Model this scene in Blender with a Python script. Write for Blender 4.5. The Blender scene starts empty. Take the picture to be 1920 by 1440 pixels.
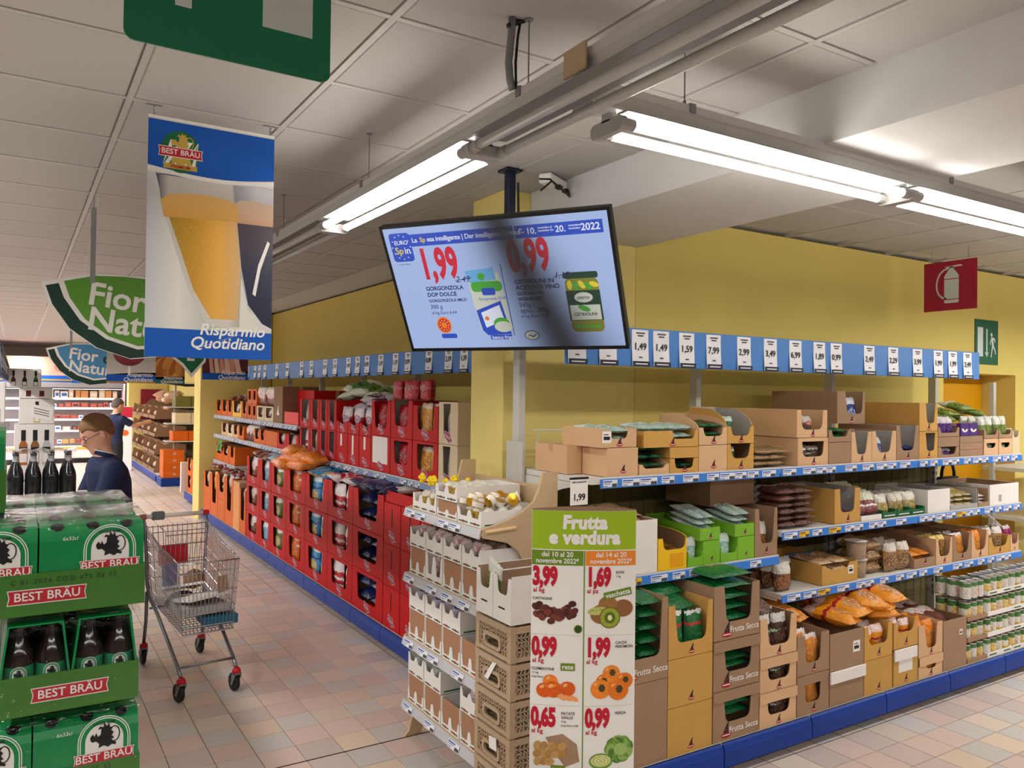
import bpy, math, random
from math import sin, cos, pi, radians, sqrt, atan, tan, hypot
from mathutils import Vector, Matrix
random.seed(7)
SC = bpy.context.scene
COL = SC.collection

# ------------------------------------------------------------ camera, world, lights, exposure
EYE = 1.855
FPX = 1485.0
def make_camera():
    yaw, pit, rol = radians(32.05), atan(18 / 1485.0), atan(0.0127)
    f0 = Vector((sin(yaw), cos(yaw), 0)); r0 = Vector((cos(yaw), -sin(yaw), 0)); z0 = Vector((0, 0, 1))
    fw = cos(pit) * f0 + sin(pit) * z0
    up = -sin(pit) * f0 + cos(pit) * z0
    xc = cos(rol) * r0 + sin(rol) * up
    yc = -sin(rol) * r0 + cos(rol) * up
    cd = bpy.data.cameras.new('camera'); cd.sensor_width = 36; cd.lens = FPX / 1920 * 36
    cd.clip_start = 0.05; cd.clip_end = 100
    co = bpy.data.objects.new('camera', cd); COL.objects.link(co)
    m = Matrix((xc, yc, -fw)).transposed().to_4x4(); m.translation = (0, 0, EYE)
    co.matrix_world = m
    SC.camera = co
make_camera()
SC.view_settings.view_transform = 'Standard'
SC.view_settings.look = 'None'
SC.view_settings.gamma = 1
SC.view_settings.use_curve_mapping = False
SC.view_settings.exposure = -0.33
TUBE = 27.0                      # radiance of the fluorescent tubes
w = bpy.data.worlds.new('world'); SC.world = w; w.use_nodes = True
w.node_tree.nodes['Background'].inputs[0].default_value = (1.0, 0.96, 0.93, 1)
w.node_tree.nodes['Background'].inputs[1].default_value = 0.05
def area(name, loc, sx, sy, e, col=(1, 0.975, 0.95), rot=(0, 0, 0)):
    l = bpy.data.lights.new(name, 'AREA'); l.shape = 'RECTANGLE'; l.size = sx; l.size_y = sy
    l.energy = e; l.color = col
    o = bpy.data.objects.new(name, l); o.location = loc; o.rotation_euler = rot; COL.objects.link(o)
    return o
# assumed ceiling fixtures, added to light the rest of the shop
for x in (-1.35,):
    for y in (2.5, 6.0, 9.5, 13.0, 16.5, 20.0):
        area('assumed_shop_light', (x, y, 2.66), 0.16, 2.9, 125)  # row set close in as added fill for the aisle
for x in (-1.5, 1.6, 4.7, 7.8):
    area('assumed_shop_light', (x, -1.6, 2.66), 2.9, 0.16, 70)
for x in (6.9, 8.4, 10.0):
    area('assumed_shop_light', (x, 1.86, 2.62), 1.45, 0.16, 45)
for y in (14.0, 18.5, 22.0):
    area('assumed_shop_light', (0.2, y, 2.72), 0.16, 2.4, 110, (1, 0.95, 0.93))

# ------------------------------------------------------------ materials
def lin(c): return c / 12.92 if c <= 0.04045 else ((c + 0.055) / 1.055) ** 2.4
def rgb(h):
    h = h.lstrip('#')
    return tuple(lin(int(h[i:i + 2], 16) / 255) for i in (0, 2, 4)) + (1,)
MATS = {}
def M(name, hexc='#808080', rough=0.55, metal=0.0, noise=0.06, scale=14.0, emit=0.0, trans=0.0, bump=0.0, spec=0.4, alpha=1.0, ior=1.45, vary=0.0):
    if name in MATS: return MATS[name]
    m = bpy.data.materials.new(name); m.use_nodes = True; MATS[name] = m
    nt = m.node_tree; b = nt.nodes['Principled BSDF']
    c = rgb(hexc)
    b.inputs['Roughness'].default_value = rough; b.inputs['Metallic'].default_value = metal
    b.inputs['Specular IOR Level'].default_value = spec
    b.inputs['Base Color'].default_value = c
    b.inputs['IOR'].default_value = ior
    m.diffuse_color = c
    if noise > 0 and not emit:
        tc = nt.nodes.new('ShaderNodeTexCoord'); n = nt.nodes.new('ShaderNodeTexNoise'); n.inputs['Scale'].default_value = scale
        n.inputs['Detail'].default_value = 4
        nt.links.new(tc.outputs['Object'], n.inputs['Vector'])
        mr = nt.nodes.new('ShaderNodeMapRange'); mr.inputs[1].default_value = 0.25; mr.inputs[2].default_value = 0.75
        mr.inputs[3].default_value = 1 - noise; mr.inputs[4].default_value = 1 + noise
        nt.links.new(n.outputs[0], mr.inputs[0])
        mx = nt.nodes.new('ShaderNodeVectorMath'); mx.operation = 'SCALE'
        mx.inputs[0].default_value = c[:3]
        last = mr.outputs[0]
        if vary > 0:
            oi = nt.nodes.new('ShaderNodeObjectInfo'); r2 = nt.nodes.new('ShaderNodeMapRange')
            r2.inputs[3].default_value = 1 - vary; r2.inputs[4].default_value = 1 + vary
            nt.links.new(oi.outputs['Random'], r2.inputs[0])
            mu = nt.nodes.new('ShaderNodeMath'); mu.operation = 'MULTIPLY'
            nt.links.new(last, mu.inputs[0]); nt.links.new(r2.outputs[0], mu.inputs[1]); last = mu.outputs[0]
        nt.links.new(last, mx.inputs['Scale'])
        nt.links.new(mx.outputs[0], b.inputs['Base Color'])
        if bump > 0:
            bp = nt.nodes.new('ShaderNodeBump'); bp.inputs['Strength'].default_value = bump; bp.inputs['Distance'].default_value = 0.003
            nt.links.new(n.outputs[0], bp.inputs['Height']); nt.links.new(bp.outputs[0], b.inputs['Normal'])
    if emit:
        b.inputs['Emission Color'].default_value = c; b.inputs['Emission Strength'].default_value = emit
    if trans: b.inputs['Transmission Weight'].default_value = trans
    if alpha < 1: b.inputs['Alpha'].default_value = alpha
    return m

def bagmat(name, base, top=None, ztop=0.8, low=None, zlow=0.15, win=None, win2=None, wc=(0.5, 0.42), wr=(0.34, 0.26), spots=26, rough=0.22, streak=None, vscale=None):
    """printed plastic bag: colour bands over the height, an oval window that shows or pictures the food"""
    if name in MATS: return MATS[name]
    m = bpy.data.materials.new(name); m.use_nodes = True; MATS[name] = m
    nt = m.node_tree; N = nt.nodes.new; L = nt.links.new
    b = nt.nodes['Principled BSDF']; b.inputs['Roughness'].default_value = rough
    b.inputs['Specular IOR Level'].default_value = 0.6
    m.diffuse_color = rgb(base)
    tc = N('ShaderNodeTexCoord'); sp = N('ShaderNodeSeparateXYZ'); L(tc.outputs['Generated'], sp.inputs[0])
    no = N('ShaderNodeTexNoise'); no.inputs['Scale'].default_value = 5; L(tc.outputs['Generated'], no.inputs['Vector'])
    zz = N('ShaderNodeMath'); zz.operation = 'MULTIPLY_ADD'; L(no.outputs[0], zz.inputs[0]); zz.inputs[1].default_value = 0.16; L(sp.outputs[2], zz.inputs[2])
    ra = N('ShaderNodeValToRGB'); ra.color_ramp.interpolation = 'CONSTANT'; cr = ra.color_ramp
    cr.elements[0].position = 0; cr.elements[0].color = rgb(low or base)
    cr.elements[1].position = (zlow + 0.08) if low else 0.01; cr.elements[1].color = rgb(base)
    if streak:
        e = cr.elements.new(max(0.02, ztop - 0.18)); e.color = rgb(streak)
        e = cr.elements.new(max(0.03, ztop - 0.10)); e.color = rgb(base)
    if top:
        e = cr.elements.new(ztop + 0.08); e.color = rgb(top)
    L(zz.outputs[0], ra.inputs[0]); col = ra.outputs[0]
    if win:
        def mth(op, a, bb=None):
            k = N('ShaderNodeMath'); k.operation = op
            for i, v in enumerate((a, bb)):
                if v is None: continue
                if isinstance(v, (int, float)): k.inputs[i].default_value = v
                else: L(v, k.inputs[i])
            return k.outputs[0]
        dx = mth('DIVIDE', mth('SUBTRACT', sp.outputs[0], wc[0]), wr[0])
        dz = mth('DIVIDE', mth('SUBTRACT', sp.outputs[2], wc[1]), wr[1])
        d = mth('ADD', mth('MULTIPLY', dx, dx), mth('MULTIPLY', dz, dz))
        mask = mth('LESS_THAN', d, 1.0)
        vo = N('ShaderNodeTexVoronoi'); vo.inputs['Scale'].default_value = spots * 0.5; L(tc.outputs['Generated'], vo.inputs['Vector'])
        r2 = N('ShaderNodeValToRGB'); r2.color_ramp.elements[0].position = 0.1; r2.color_ramp.elements[0].color = rgb(win)
        r2.color_ramp.elements[1].position = 0.62; r2.color_ramp.elements[1].color = rgb(win2 or base)
        L(vo.outputs[0], r2.inputs[0])
        mi = N('ShaderNodeMix'); mi.data_type = 'RGBA'; L(mask, mi.inputs[0]); L(col, mi.inputs[6]); L(r2.outputs[0], mi.inputs[7]); col = mi.outputs[2]
    L(col, b.inputs['Base Color'])
    bp = N('ShaderNodeBump'); n3 = N('ShaderNodeTexNoise'); n3.inputs['Scale'].default_value = 9; n3.inputs['Detail'].default_value = 3
    L(tc.outputs['Generated'], n3.inputs['Vector']); bp.inputs['Strength'].default_value = 0.7; bp.inputs['Distance'].default_value = 0.02
    L(n3.outputs[0], bp.inputs['Height']); L(bp.outputs[0], b.inputs['Normal'])
    return m

# ------------------------------------------------------------ mesh builder
class MB:
    def __init__(s): s.v = []; s.f = []; s.m = []; s.sm = False
    def add(s, vs, fs, mi=0):
        n = len(s.v); s.v += [tuple(p) for p in vs]; s.f += [tuple(i + n for i in f) for f in fs]; s.m += [mi] * len(fs)
        return s
    def box(s, x0, x1, y0, y1, z0, z1, mi=0):
        v = [(x, y, z) for z in (z0, z1) for y in (y0, y1) for x in (x0, x1)]
        return s.add(v, [(0, 2, 3, 1), (4, 5, 7, 6), (0, 1, 5, 4), (2, 6, 7, 3), (0, 4, 6, 2), (1, 3, 7, 5)], mi)
    def bev(s, x0, x1, y0, y1, z0, z1, b=0.004, mi=0):
        """box with chamfered edges"""
        X, Y, Z = (x0, x1), (y0, y1), (z0, z1); n0 = len(s.v)
        idx = {}; vs = []
        for i in (0, 1):
            for j in (0, 1):
                for k in (0, 1):
                    si, sj, sk = 1 - 2 * i, 1 - 2 * j, 1 - 2 * k
                    for a in range(3):
                        p = [X[i] + b * si * (a != 0), Y[j] + b * sj * (a != 1), Z[k] + b * sk * (a != 2)]
                        idx[i, j, k, a] = len(vs); vs.append(p)
        fs = []
        for a, (u, w_) in enumerate(((1, 2), (0, 2), (0, 1))):
            for e in (0, 1):
                q = []
                for (p, r) in ((0, 0), (1, 0), (1, 1), (0, 1)):
                    c = [0, 0, 0]; c[a] = e; c[u] = p; c[w_] = r; q.append(idx[c[0], c[1], c[2], a])
                flip = (e == 0) ^ (a == 1)
                fs.append(tuple(q[::-1]) if flip else tuple(q))
        for a in range(3):
            u, w_ = [k for k in range(3) if k != a]
            for p in (0, 1):
                for r in (0, 1):
                    c0 = [0, 0, 0]; c0[u] = p; c0[w_] = r; c1 = list(c0); c1[a] = 1
                    q = [idx[tuple(c0) + (u,)], idx[tuple(c1) + (u,)], idx[tuple(c1) + (w_,)], idx[tuple(c0) + (w_,)]]
                    fs.append(tuple(q))
        for i in (0, 1):
            for j in (0, 1):
                for k in (0, 1): fs.append((idx[i, j, k, 0], idx[i, j, k, 1], idx[i, j, k, 2]))
        return s.add(vs, fs, mi)
    def prism(s, poly, axis, a0, a1, mi=0):
        """poly in the plane across axis (x: (y,z), y: (x,z), z: (x,y)) pushed from a0 to a1"""
        n = len(poly)
        def P(p, a):
            return (a, p[0], p[1]) if axis == 'x' else (p[0], a, p[1]) if axis == 'y' else (p[0], p[1], a)
        vs = [P(p, a0) for p in poly] + [P(p, a1) for p in poly]
        fs = [tuple(range(n)), tuple(range(2 * n - 1, n - 1, -1))] + [(i, i + n, (i + 1) % n + n, (i + 1) % n) for i in range(n)]
        return s.add(vs, fs, mi)
    def tube(s, pts, r, n=8, mi=0, cap=True):
        """round bar through points; r one radius or a list"""
        pts = [Vector(p) for p in pts]; k = len(pts); rs = r if isinstance(r, (list, tuple)) else [r] * k
        base = len(s.v); ref = None; vs = []; fs = []
        for i, p in enumerate(pts):
            d = ((pts[min(i + 1, k - 1)] - p).normalized() + (p - pts[max(i - 1, 0)]).normalized())
            if d.length < 1e-6: d = pts[min(i + 1, k - 1)] - p
            d.normalize()
            if ref is None: ref = Vector((0, 0, 1)) if abs(d.z) < 0.9 else Vector((1, 0, 0))
            u = d.cross(ref).normalized(); w_ = u.cross(d).normalized(); ref = w_
            for j in range(n):
                a = 2 * pi * j / n; vs.append(p + (u * cos(a) + w_ * sin(a)) * rs[i])
        for i in range(k - 1):
            for j in range(n):
                a, b = i * n + j, i * n + (j + 1) % n; fs.append((a, b, b + n, a + n))
        if cap: fs += [tuple(range(n))[::-1], tuple(range((k - 1) * n, k * n))]
        return s.add(vs, fs, mi)
    def lathe(s, prof, n=16, mi=0, c=(0, 0, 0), mis=None):
        """profile [(r,z)] turned about the z axis at c"""
        vs = []; k = len(prof)
        for r, z in prof:
            for j in range(n):
                a = 2 * pi * j / n; vs.append((c[0] + r * cos(a), c[1] + r * sin(a), c[2] + z))
        for i in range(k - 1):
            fs = [(i * n + j, i * n + (j + 1) % n, (i + 1) * n + (j + 1) % n, (i + 1) * n + j) for j in range(n)]
            if i == 0:
                s.add(vs, fs, mis[i] if mis else mi); off = len(s.v) - len(vs)
            else:
                s.f += [tuple(q + off for q in f) for f in fs]; s.m += [mis[i] if mis else mi] * n
        s.f.append(tuple(off + j for j in range(n))[::-1]); s.m.append(mis[0] if mis else mi)
        s.f.append(tuple(off + (k - 1) * n + j for j in range(n))); s.m.append(mis[-1] if mis else mi)
        return s
    def xf(s, fn, start=0):
        for i in range(start, len(s.v)): s.v[i] = tuple(fn(*s.v[i]))
        return s
    def mesh(s, name, mats, smooth=False, angle=None):
        me = bpy.data.meshes.new(name); me.from_pydata(s.v, [], s.f)
        for m in (mats if isinstance(mats, (list, tuple)) else [mats]): me.materials.append(m)
        if any(s.m): me.polygons.foreach_set('material_index', s.m)
        if smooth or s.sm: me.polygons.foreach_set('use_smooth', [True] * len(s.f))
        if angle: me.set_sharp_from_angle(angle=angle)
        me.validate(); me.update()
        return me
    def build(s, name, mats, parent=None, smooth=False, **k):
        return put(name, s.mesh(name, mats, smooth, k.pop('angle', None)), parent, **k)

def put(name, me, parent=None, loc=(0, 0, 0), rot=(0, 0, 0), scale=None, label=None, cat=None, group=None, kind=None):
    o = bpy.data.objects.new(name, me); COL.objects.link(o)
    o.location = loc; o.rotation_euler = rot
    if scale: o.scale = scale
    if parent: o.parent = parent
    if label: o['label'] = label
    if cat: o['category'] = cat
    if group: o['group'] = group
    if kind: o['kind'] = kind
    return o
def thing(name, label, cat, loc=(0, 0, 0), rz=0.0, group=None):
    return put(name, None, None, loc, (0, 0, rz), None, label, cat, group)

TXT = {}
def txt_mesh(s, size, mat, bold=0.0, shear=0.0, ext=0.0006, align='CENTER', spacing=1.0, lines=1.0, res=3):
    key = (s, size, mat.name, bold, shear, align, spacing, lines, ext)
    if key in TXT: return TXT[key]
    cu = bpy.data.curves.new('lettering', 'FONT'); cu.body = s; cu.size = size; cu.extrude = ext
    cu.offset = bold * size; cu.shear = shear; cu.align_x = align; cu.align_y = 'CENTER'; cu.resolution_u = res
    cu.space_character = spacing; cu.space_line = lines
    o = bpy.data.objects.new('tmp', cu)
    cu.offset = 0; m0 = bpy.data.meshes.new_from_object(o); bx = [f(v.co[i] for v in m0.vertices) for i in (0, 1) for f in (min, max)]; bpy.data.meshes.remove(m0)
    cu.offset = bold * size; me = bpy.data.meshes.new_from_object(o); g_ = bold * size
    for v in me.vertices: v.co.x = min(max(v.co.x, bx[0] - g_), bx[1] + g_); v.co.y = min(max(v.co.y, bx[2] - g_), bx[3] + g_)
    bpy.data.objects.remove(o); bpy.data.curves.remove(cu)
    me.materials.clear(); me.materials.append(mat)
    # stand the text up: x stays, y becomes z, faces -y
    for v in me.vertices: v.co = (v.co.x, -v.co.z, v.co.y)
    me.update(); TXT[key] = me
    return me
def letter(s, size, mat, parent, loc, name='lettering', rot=(0, 0, 0), **k):
    return put(name, txt_mesh(s, size, mat, **k), parent, loc, rot)

def ell(cx, cz, rx, rz, n=20, a0=0.0, a1=2 * pi, tilt=0.0):
    return [(cx + rx * cos(a0 + (a1 - a0) * i / n) * cos(tilt) - rz * sin(a0 + (a1 - a0) * i / n) * sin(tilt),
             cz + rx * cos(a0 + (a1 - a0) * i / n) * sin(tilt) + rz * sin(a0 + (a1 - a0) * i / n) * cos(tilt)) for i in range(n)]
def rrect(x0, x1, z0, z1, r=0.01, n=4):
    p = []
    for cx, cz, a in ((x1 - r, z1 - r, 0), (x0 + r, z1 - r, pi / 2), (x0 + r, z0 + r, pi), (x1 - r, z0 + r, 1.5 * pi)):
        p += [(cx + r * cos(a + i * pi / 2 / n), cz + r * sin(a + i * pi / 2 / n)) for i in range(n + 1)]
    return p
ORD = ['first', 'second', 'third', 'fourth', 'fifth', 'sixth', 'seventh', 'eighth', 'ninth', 'tenth', 'eleventh', 'twelfth', 'thirteenth', 'fourteenth', 'fifteenth', 'sixteenth', 'seventeenth', 'eighteenth', 'nineteenth', 'twentieth', 'twenty-first', 'twenty-second']
# ------------------------------------------------------------ the setting
YEL = M('yellow_wall_paint', '#dbc76e', 0.75, noise=0.03, scale=3)
YEL2 = M('yellow_wall_paint_lit', '#e6d380', 0.7, noise=0.03, scale=3)  # wall yellow made lighter; the pillar's stronger light is in the colour
WHP = M('white_plaster', '#cfcecd', 0.85, noise=0.03, scale=5)
ROUGHP = M('rough_plaster', '#dcd6d0', 0.9, noise=0.07, scale=160, bump=0.4)
CEILT = M('ceiling_tile', '#b7b4b1', 0.85, noise=0.04, scale=90, bump=0.15, vary=0.03)
GRIDM = M('ceiling_grid_metal', '#b9b6b2', 0.5, noise=0.02)
GROUT = M('floor_grout', '#6a5a52', 0.9, noise=0.15, scale=40)
TILEC = [M('floor_tile_%s' % n, h, 0.34, noise=0.07, scale=220, vary=0.05, spec=0.45) for n, h in
         (('pink', '#d8c2b6'), ('beige', '#d9cab9'), ('grey', '#cac5c0'), ('rose', '#cdbdb5'), ('sand', '#dcc8b3'))]
BLUEK = M('blue_kick_paint', '#1b3d92', 0.45, spec=.2, noise=0.06, scale=6)
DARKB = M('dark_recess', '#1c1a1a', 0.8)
GREY = M('light_grey_steel', '#c9c8c4', 0.42, metal=0.2, noise=0.03)
GREYD = M('grey_steel', '#8d8f92', 0.4, metal=0.4, noise=0.04)
WHITE = M('white_card', '#efeae6', 0.5, noise=0.02)
BLACK = M('black_print', '#17171a', 0.5, noise=0)
DGREY = M('dark_grey_print', '#4a4a4e', 0.6, noise=0)
RED = M('red_print', '#b5122c', 0.5, noise=0)
BLUEP = M('blue_band_card', '#4480c8', 0.45, noise=0.04, scale=4)

def struct(name, mb, mats, parent=None, **k):
    return mb.build(name, mats, parent, kind='structure', **k)

floor = struct('floor', MB().box(-6, 14, -6, 27, -0.08, -0.004), GROUT)
TS, OX, OY = 0.2, 0.07, 0.12
tilem = []
for i, m in enumerate(TILEC):
    b = MB(); g = 0.0018; c = 0.002
    b.box(g, TS - g, g, TS - g, -0.004, -0.0012); n = 0
    b.box(g + c, TS - g - c, g + c, TS - g - c, -0.0012, 0.0)
    tilem.append(b.mesh('tile', m))
near = set()
for i in range(0, 11):
    for j in range(16, 36):
        near.add((i, j))                    # the open aisle in front of the camera
for i in range(16, 31):
    for j in range(8, 13): near.add((i, j)) # before the long nut shelves
def tcol(i, j):
    r = random.Random(i * 7919 + j * 104729).random()
    if (i * 3 + j) % 2: return 2 if r < 0.45 else 3 if r < 0.75 else 0
    return 0 if r < 0.35 else 1 if r < 0.7 else 4 if r < 0.9 else 3
for i, j in sorted(near):
    put('tile', tilem[tcol(i, j)], floor, (OX + i * TS, OY + j * TS, 0))
far = MB()
for i in range(-28, 60):
    for j in range(-10, 132):
        if (i, j) in near: continue
        x, y = OX + i * TS, OY + j * TS
        if x > 3.4 and y > 3.8: continue
        far.add([(x + .0025, y + .0025, 0), (x + TS - .0025, y + .0025, 0), (x + TS - .0025, y + TS - .0025, 0), (x + .0025, y + TS - .0025, 0)], [(0, 1, 2, 3)], tcol(i, j))
far.build('tile_field', TILEC, floor, kind='stuff')
# one darker expansion joint across the aisle mouth
struct('expansion_joint', MB().box(0.4, 2.2, 3.915, 3.925, -0.001, 0.0006), DARKB, floor)

CZ = 3.0
ceil = struct('ceiling', MB().box(-6, 14, -6, 27, CZ + 0.03, CZ + 0.15), WHP)
ct = MB().bev(0.014, 0.586, 0.014, 0.586, 0.0, 0.02, 0.006).mesh('tile', CEILT)
nt_ = 0; rest = MB()
for i in range(-10, 5):
    for j in range(-8, 42):
        x, y = 0.36 + 0.6 * i, 0.44 + 0.6 * j
        if x > 2.4: continue
        if -6 <= i <= 3 and 1 <= j <= 20:
            w0 = 1.0
            put('tile', ct, ceil, (x, y, CZ)); nt_ += 1
        else: rest.box(x + .012, x + .588, y + .012, y + .588, CZ, CZ + 0.02)
for i in range(0, 15):
    for j in range(0, 11):
        x, y = 3.46 + 0.6 * i - 0.0, 3.005 - 0.6 * j
        if i < 9 and j < 7: put('tile', ct, ceil, (x, y - 0.6 + 0.6, CZ) if j else (x, y, CZ)); nt_ += 1
        else: rest.box(x + .012, x + .588, y + .012, y + .588, CZ, CZ + 0.02)
rest.build('tile_field', CEILT, ceil, kind='stuff')
gb = MB()
for i in range(-10, 5): gb.box(0.36 + .6 * i - .012, 0.36 + .6 * i + .012, -5, 26, CZ - 0.003, CZ + 0.012)
for j in range(-8, 43): gb.box(-6, 2.46, 0.44 + .6 * j - .012, 0.44 + .6 * j + .012, CZ - 0.002, CZ + 0.011)
for i in range(0, 16): gb.box(3.46 + .6 * i - .012, 3.46 + .6 * i + .012, -4, 3.77, CZ - 0.003, CZ + 0.012)
for j in range(0, 12): gb.box(3.27, 13, 3.005 - .6 * j - .012, 3.005 - .6 * j + .012, CZ - 0.002, CZ + 0.011)
gb.build('grid_bars', GRIDM, ceil, kind='stuff')
struct('ceiling_beam', MB().box(2.47, 3.27, -6, 3.765, 2.775, CZ + 0.02), WHP, label='white boxed ceiling beam running to the yellow pillar')

struct('pillar', MB().bev(2.30, 3.26, 3.77, 4.135, 0, CZ, 0.004), YEL2, label='yellow pillar behind the hanging screen')
struct('wall_left', MB().box(3.27, 3.4, 4.135, 27, 0, CZ), YEL)
wr = MB(); wr.box(3.26, 6.70, 3.77, 3.9, 0, CZ); wr.box(6.70, 7.9, 3.77, 3.9, 2.085, CZ); wr.box(7.9, 14, 3.77, 3.9, 0, CZ)
struct('wall_right', wr, YEL)
rc = MB(); rc.box(6.6, 6.70, 3.9, 4.2, 0, 2.3); rc.box(7.9, 8.0, 3.9, 4.2, 0, 2.3); rc.box(6.6, 8.0, 3.9, 4.2, 2.085, 2.2)
struct('trim_1', rc, YEL)
d1 = struct('door_1', MB().bev(6.705, 7.895, 4.07, 4.12, 0.01, 2.08, 0.004), M('orange_door_paint', '#d79a06', 0.45, noise=0.03))
put('door_handle', MB().tube([(7.0, 4.07, 1.03), (7.0, 4.02, 1.03), (7.12, 4.02, 1.03)], 0.01, 6).mesh('door_handle', GREYD), d1)
struct('pillar', MB().bev(2.25, 3.26, 12.05, 12.5, 0, CZ, 0.004), YEL2, label='yellow pillar at the far end of the biscuit shelves')
struct('pillar', MB().bev(2.36, 3.26, 21.6, 22.0, 0, CZ, 0.004), YEL2, label='yellow pillar beside the chilled food cabinet')
struct('wall_back', MB().box(-6, 3.4, 26.0, 26.2, 0, CZ), WHP)
struct('wall_far_side', MB().box(-6.1, -5.95, -6, 27, 0, CZ), WHP)
struct('wall_near', MB().box(-6, 14, -6.1, -5.95, 0, CZ), WHP)
struct('wall_end', MB().box(13.8, 14, -6, 4, 0, CZ), WHP)

# ------------------------------------------------------------ fluorescent fixtures
LIT = M('lit_fluorescent_tube', '#fffaf2', emit=TUBE, noise=0)
UNLIT = M('unlit_fluorescent_tube', '#b9b9b6', 0.35, noise=0.02)
ALU = M('aluminium_rail', '#b7b8b8', 0.35, metal=0.55, noise=0.03)
CAPM = M('grey_lamp_cap', '#a9a8a6', 0.5, noise=0.02)
RAILW = M('white_rail', '#d4d3d0', 0.4, noise=0.02)
def rail(length):
    """trunking profile along +x"""
    prof = [(-.035, .06), (-.035, .035), (-.028, .03), (-.028, .0), (-.05, -.012), (-.05, -.02), (.05, -.02), (.05, -.012), (.028, 0), (.028, .03), (.035, .035), (.035, .06)]
    return MB().prism(prof, 'x', 0, length).mesh('rail', RAILW)
def fixture(parent, x0, on, batten=1.47):
    """one twin-tube batten under the rail, from x0 on"""
    m = LIT if on else UNLIT
    tubes = []
    for s in (-1, 1):
        t = put('tube', MB().tube([(x0 + .04, s * .052, -.06), (x0 + batten - .04, s * .052, -.06)], 0.0155, 12).mesh('tube', m, True), parent)
    for xe, d in ((x0, 1), (x0 + batten, -1)):
        e = MB().prism(rrect(-.075, .075, -.085, -.04, .018), 'x', xe - .012, xe + .012)
        for s in (-1, 1): e.tube([(xe, s * .052, -.06), (xe + d * .05, s * .052, -.06)], 0.0185, 10)
        e.box(xe - .012, xe + .012, -.02, .02, -.045, -.02)
        e.build('lamp_holder', CAPM, parent)
    MB().prism([(-.066, -.021), (.066, -.021), (.066, -.024), (-.066, -.024)], 'x', x0 + .02, x0 + batten - .02).build('reflector', M('grey_reflector', '#8c8c8a', .5, noise=.02), parent)
def rods(parent, xs, h):
    for x in xs:
        r = MB().tube([(x, 0, .06), (x, 0, h)], 0.0025, 6); r.tube([(x, 0, .06), (x, 0, .085)], 0.006, 6); r.lathe([(.001, h - .006), (.014, h - .004), (.014, h)], 8, c=(x, 0, 0)); r.box(x - .012, x + .012, -.04, .04, .035, .065)
        r.build('hanger_rod', GREYD, parent)
fa = thing('strip_light', 'long ceiling light rail running down the aisle, one lit twin tube then dark ones', 'light', (1.31, -0.70, 2.72), pi / 2)
put('rail', rail(13.3), fa)
for k, on in ((0, 0), (1, 0), (2, 1), (3, 0), (4, 0), (5, 0), (6, 0), (7, 0)):
    fixture(fa, 0.01 + 1.495 * k, on)
rods(fa, (2.72, 4.01, 5.33, 6.8, 8.3, 9.8), CZ - 2.72)
fb = thing('strip_light', 'lit twin tube ceiling light rail running along the nut shelves', 'light', (1.40, 1.865, 2.72), 0)
put('rail', rail(7.6), fb)
for k in range(5): fixture(fb, 0.10 + 1.495 * k, True)
rods(fb, (0.41, 1.9, 3.2, 4.6, 6.0), CZ - 2.72)
cpl = MB().box(1.345, 1.41, 1.85, 1.88, 2.72, 2.77); cpl.build('rail_joint', GREYD, None, label='grey joint plate where the two light rails meet', cat='bracket')
tg = MB().bev(1.254, 1.262, 1.66, 1.76, 2.715, 2.79, .002); tg.build('rail_bracket', M('tan_card', '#c2a98a', .7), None, label='small tan flat bracket clipped to the aisle light rail', cat='junction box')  # thin flat bracket plate on the rail
cd = thing('cable_conduit', 'grey conduit with black cable dropping from ceiling to light rail', 'cable', (1.262, 2.04, 2.78))
MB().tube([(0, 0, .22), (-.004, 0, .16), (-.012, 0, .08), (-.006, 0, .03), (.004, 0, 0)], .012, 8).build('conduit', GREYD, cd, True)
MB().tube([(.03, 0, .22), (.014, -.01, .16), (.006, -.012, .08), (.01, -.01, 0)], .004, 6).build('cable', BLACK, cd, True)
MB().tube([(-.015, 0, .19), (.045, 0, .225)], .009, 6).build('clamp', BLACK, cd)

ps = thing('power_strip', 'white power strip on the ceiling beside the yellow pillar', 'power strip', (2.40, 3.42, 2.955), radians(30))
MB().bev(-.14, .14, -.035, .035, -.015, .035, .006).build('housing', WHITE, ps)
MB().bev(-.06, -.02, -.05, -.02, -.03, -.01, .003).build('plug', BLACK, ps)
MB().bev(.03, .06, -.05, -.02, -.03, -.01, .003).build('plug', BLACK, ps)
MB().tube([(-.04, -.05, -.02), (-.12, -.07, -.045), (-.2, -.06, -.02), (-.26, -.03, -.03)], .005, 6).build('cable', BLACK, ps, True)
MB().tube([(.045, -.05, -.02), (.02, -.07, -.06), (-.1, -.08, -.05), (-.2, -.07, -.03), (-.265, -.04, -.09)], .005, 6).build('cable', BLACK, ps, True)
# ------------------------------------------------------------ cartons, bags, tins
KRAFT = M('brown_cardboard', '#9f7f63', 0.8, noise=0.05, scale=9, vary=0.04)
TAN = M('tan_cardboard', '#d6ae84', 0.75, noise=0.04, scale=9, vary=0.03)
OCHRE = M('ochre_cardboard', '#c99a4e', 0.72, noise=0.04, scale=9, vary=0.04)
DKRAFT = M('dark_cardboard', '#8c6b50', 0.8, noise=0.06, scale=9)
REDC = M('red_cardboard', '#bd1515', 0.55, spec=.18, noise=0.05, scale=8, vary=0.05)
ORC = M('orange_cardboard', '#d4641d', 0.5, spec=.2, noise=0.06, scale=8, vary=0.06)
BEIC = M('beige_cardboard', '#d8c6a4', 0.6, noise=0.04, vary=0.03)
WHC = M('white_cardboard', '#e9e5e0', 0.55, noise=0.03)
GRNC = M('lime_cardboard', '#7cb82c', 0.5, noise=0.04)
DGRNC = M('dark_green_cardboard', '#15603a', 0.5, noise=0.04)
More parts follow.
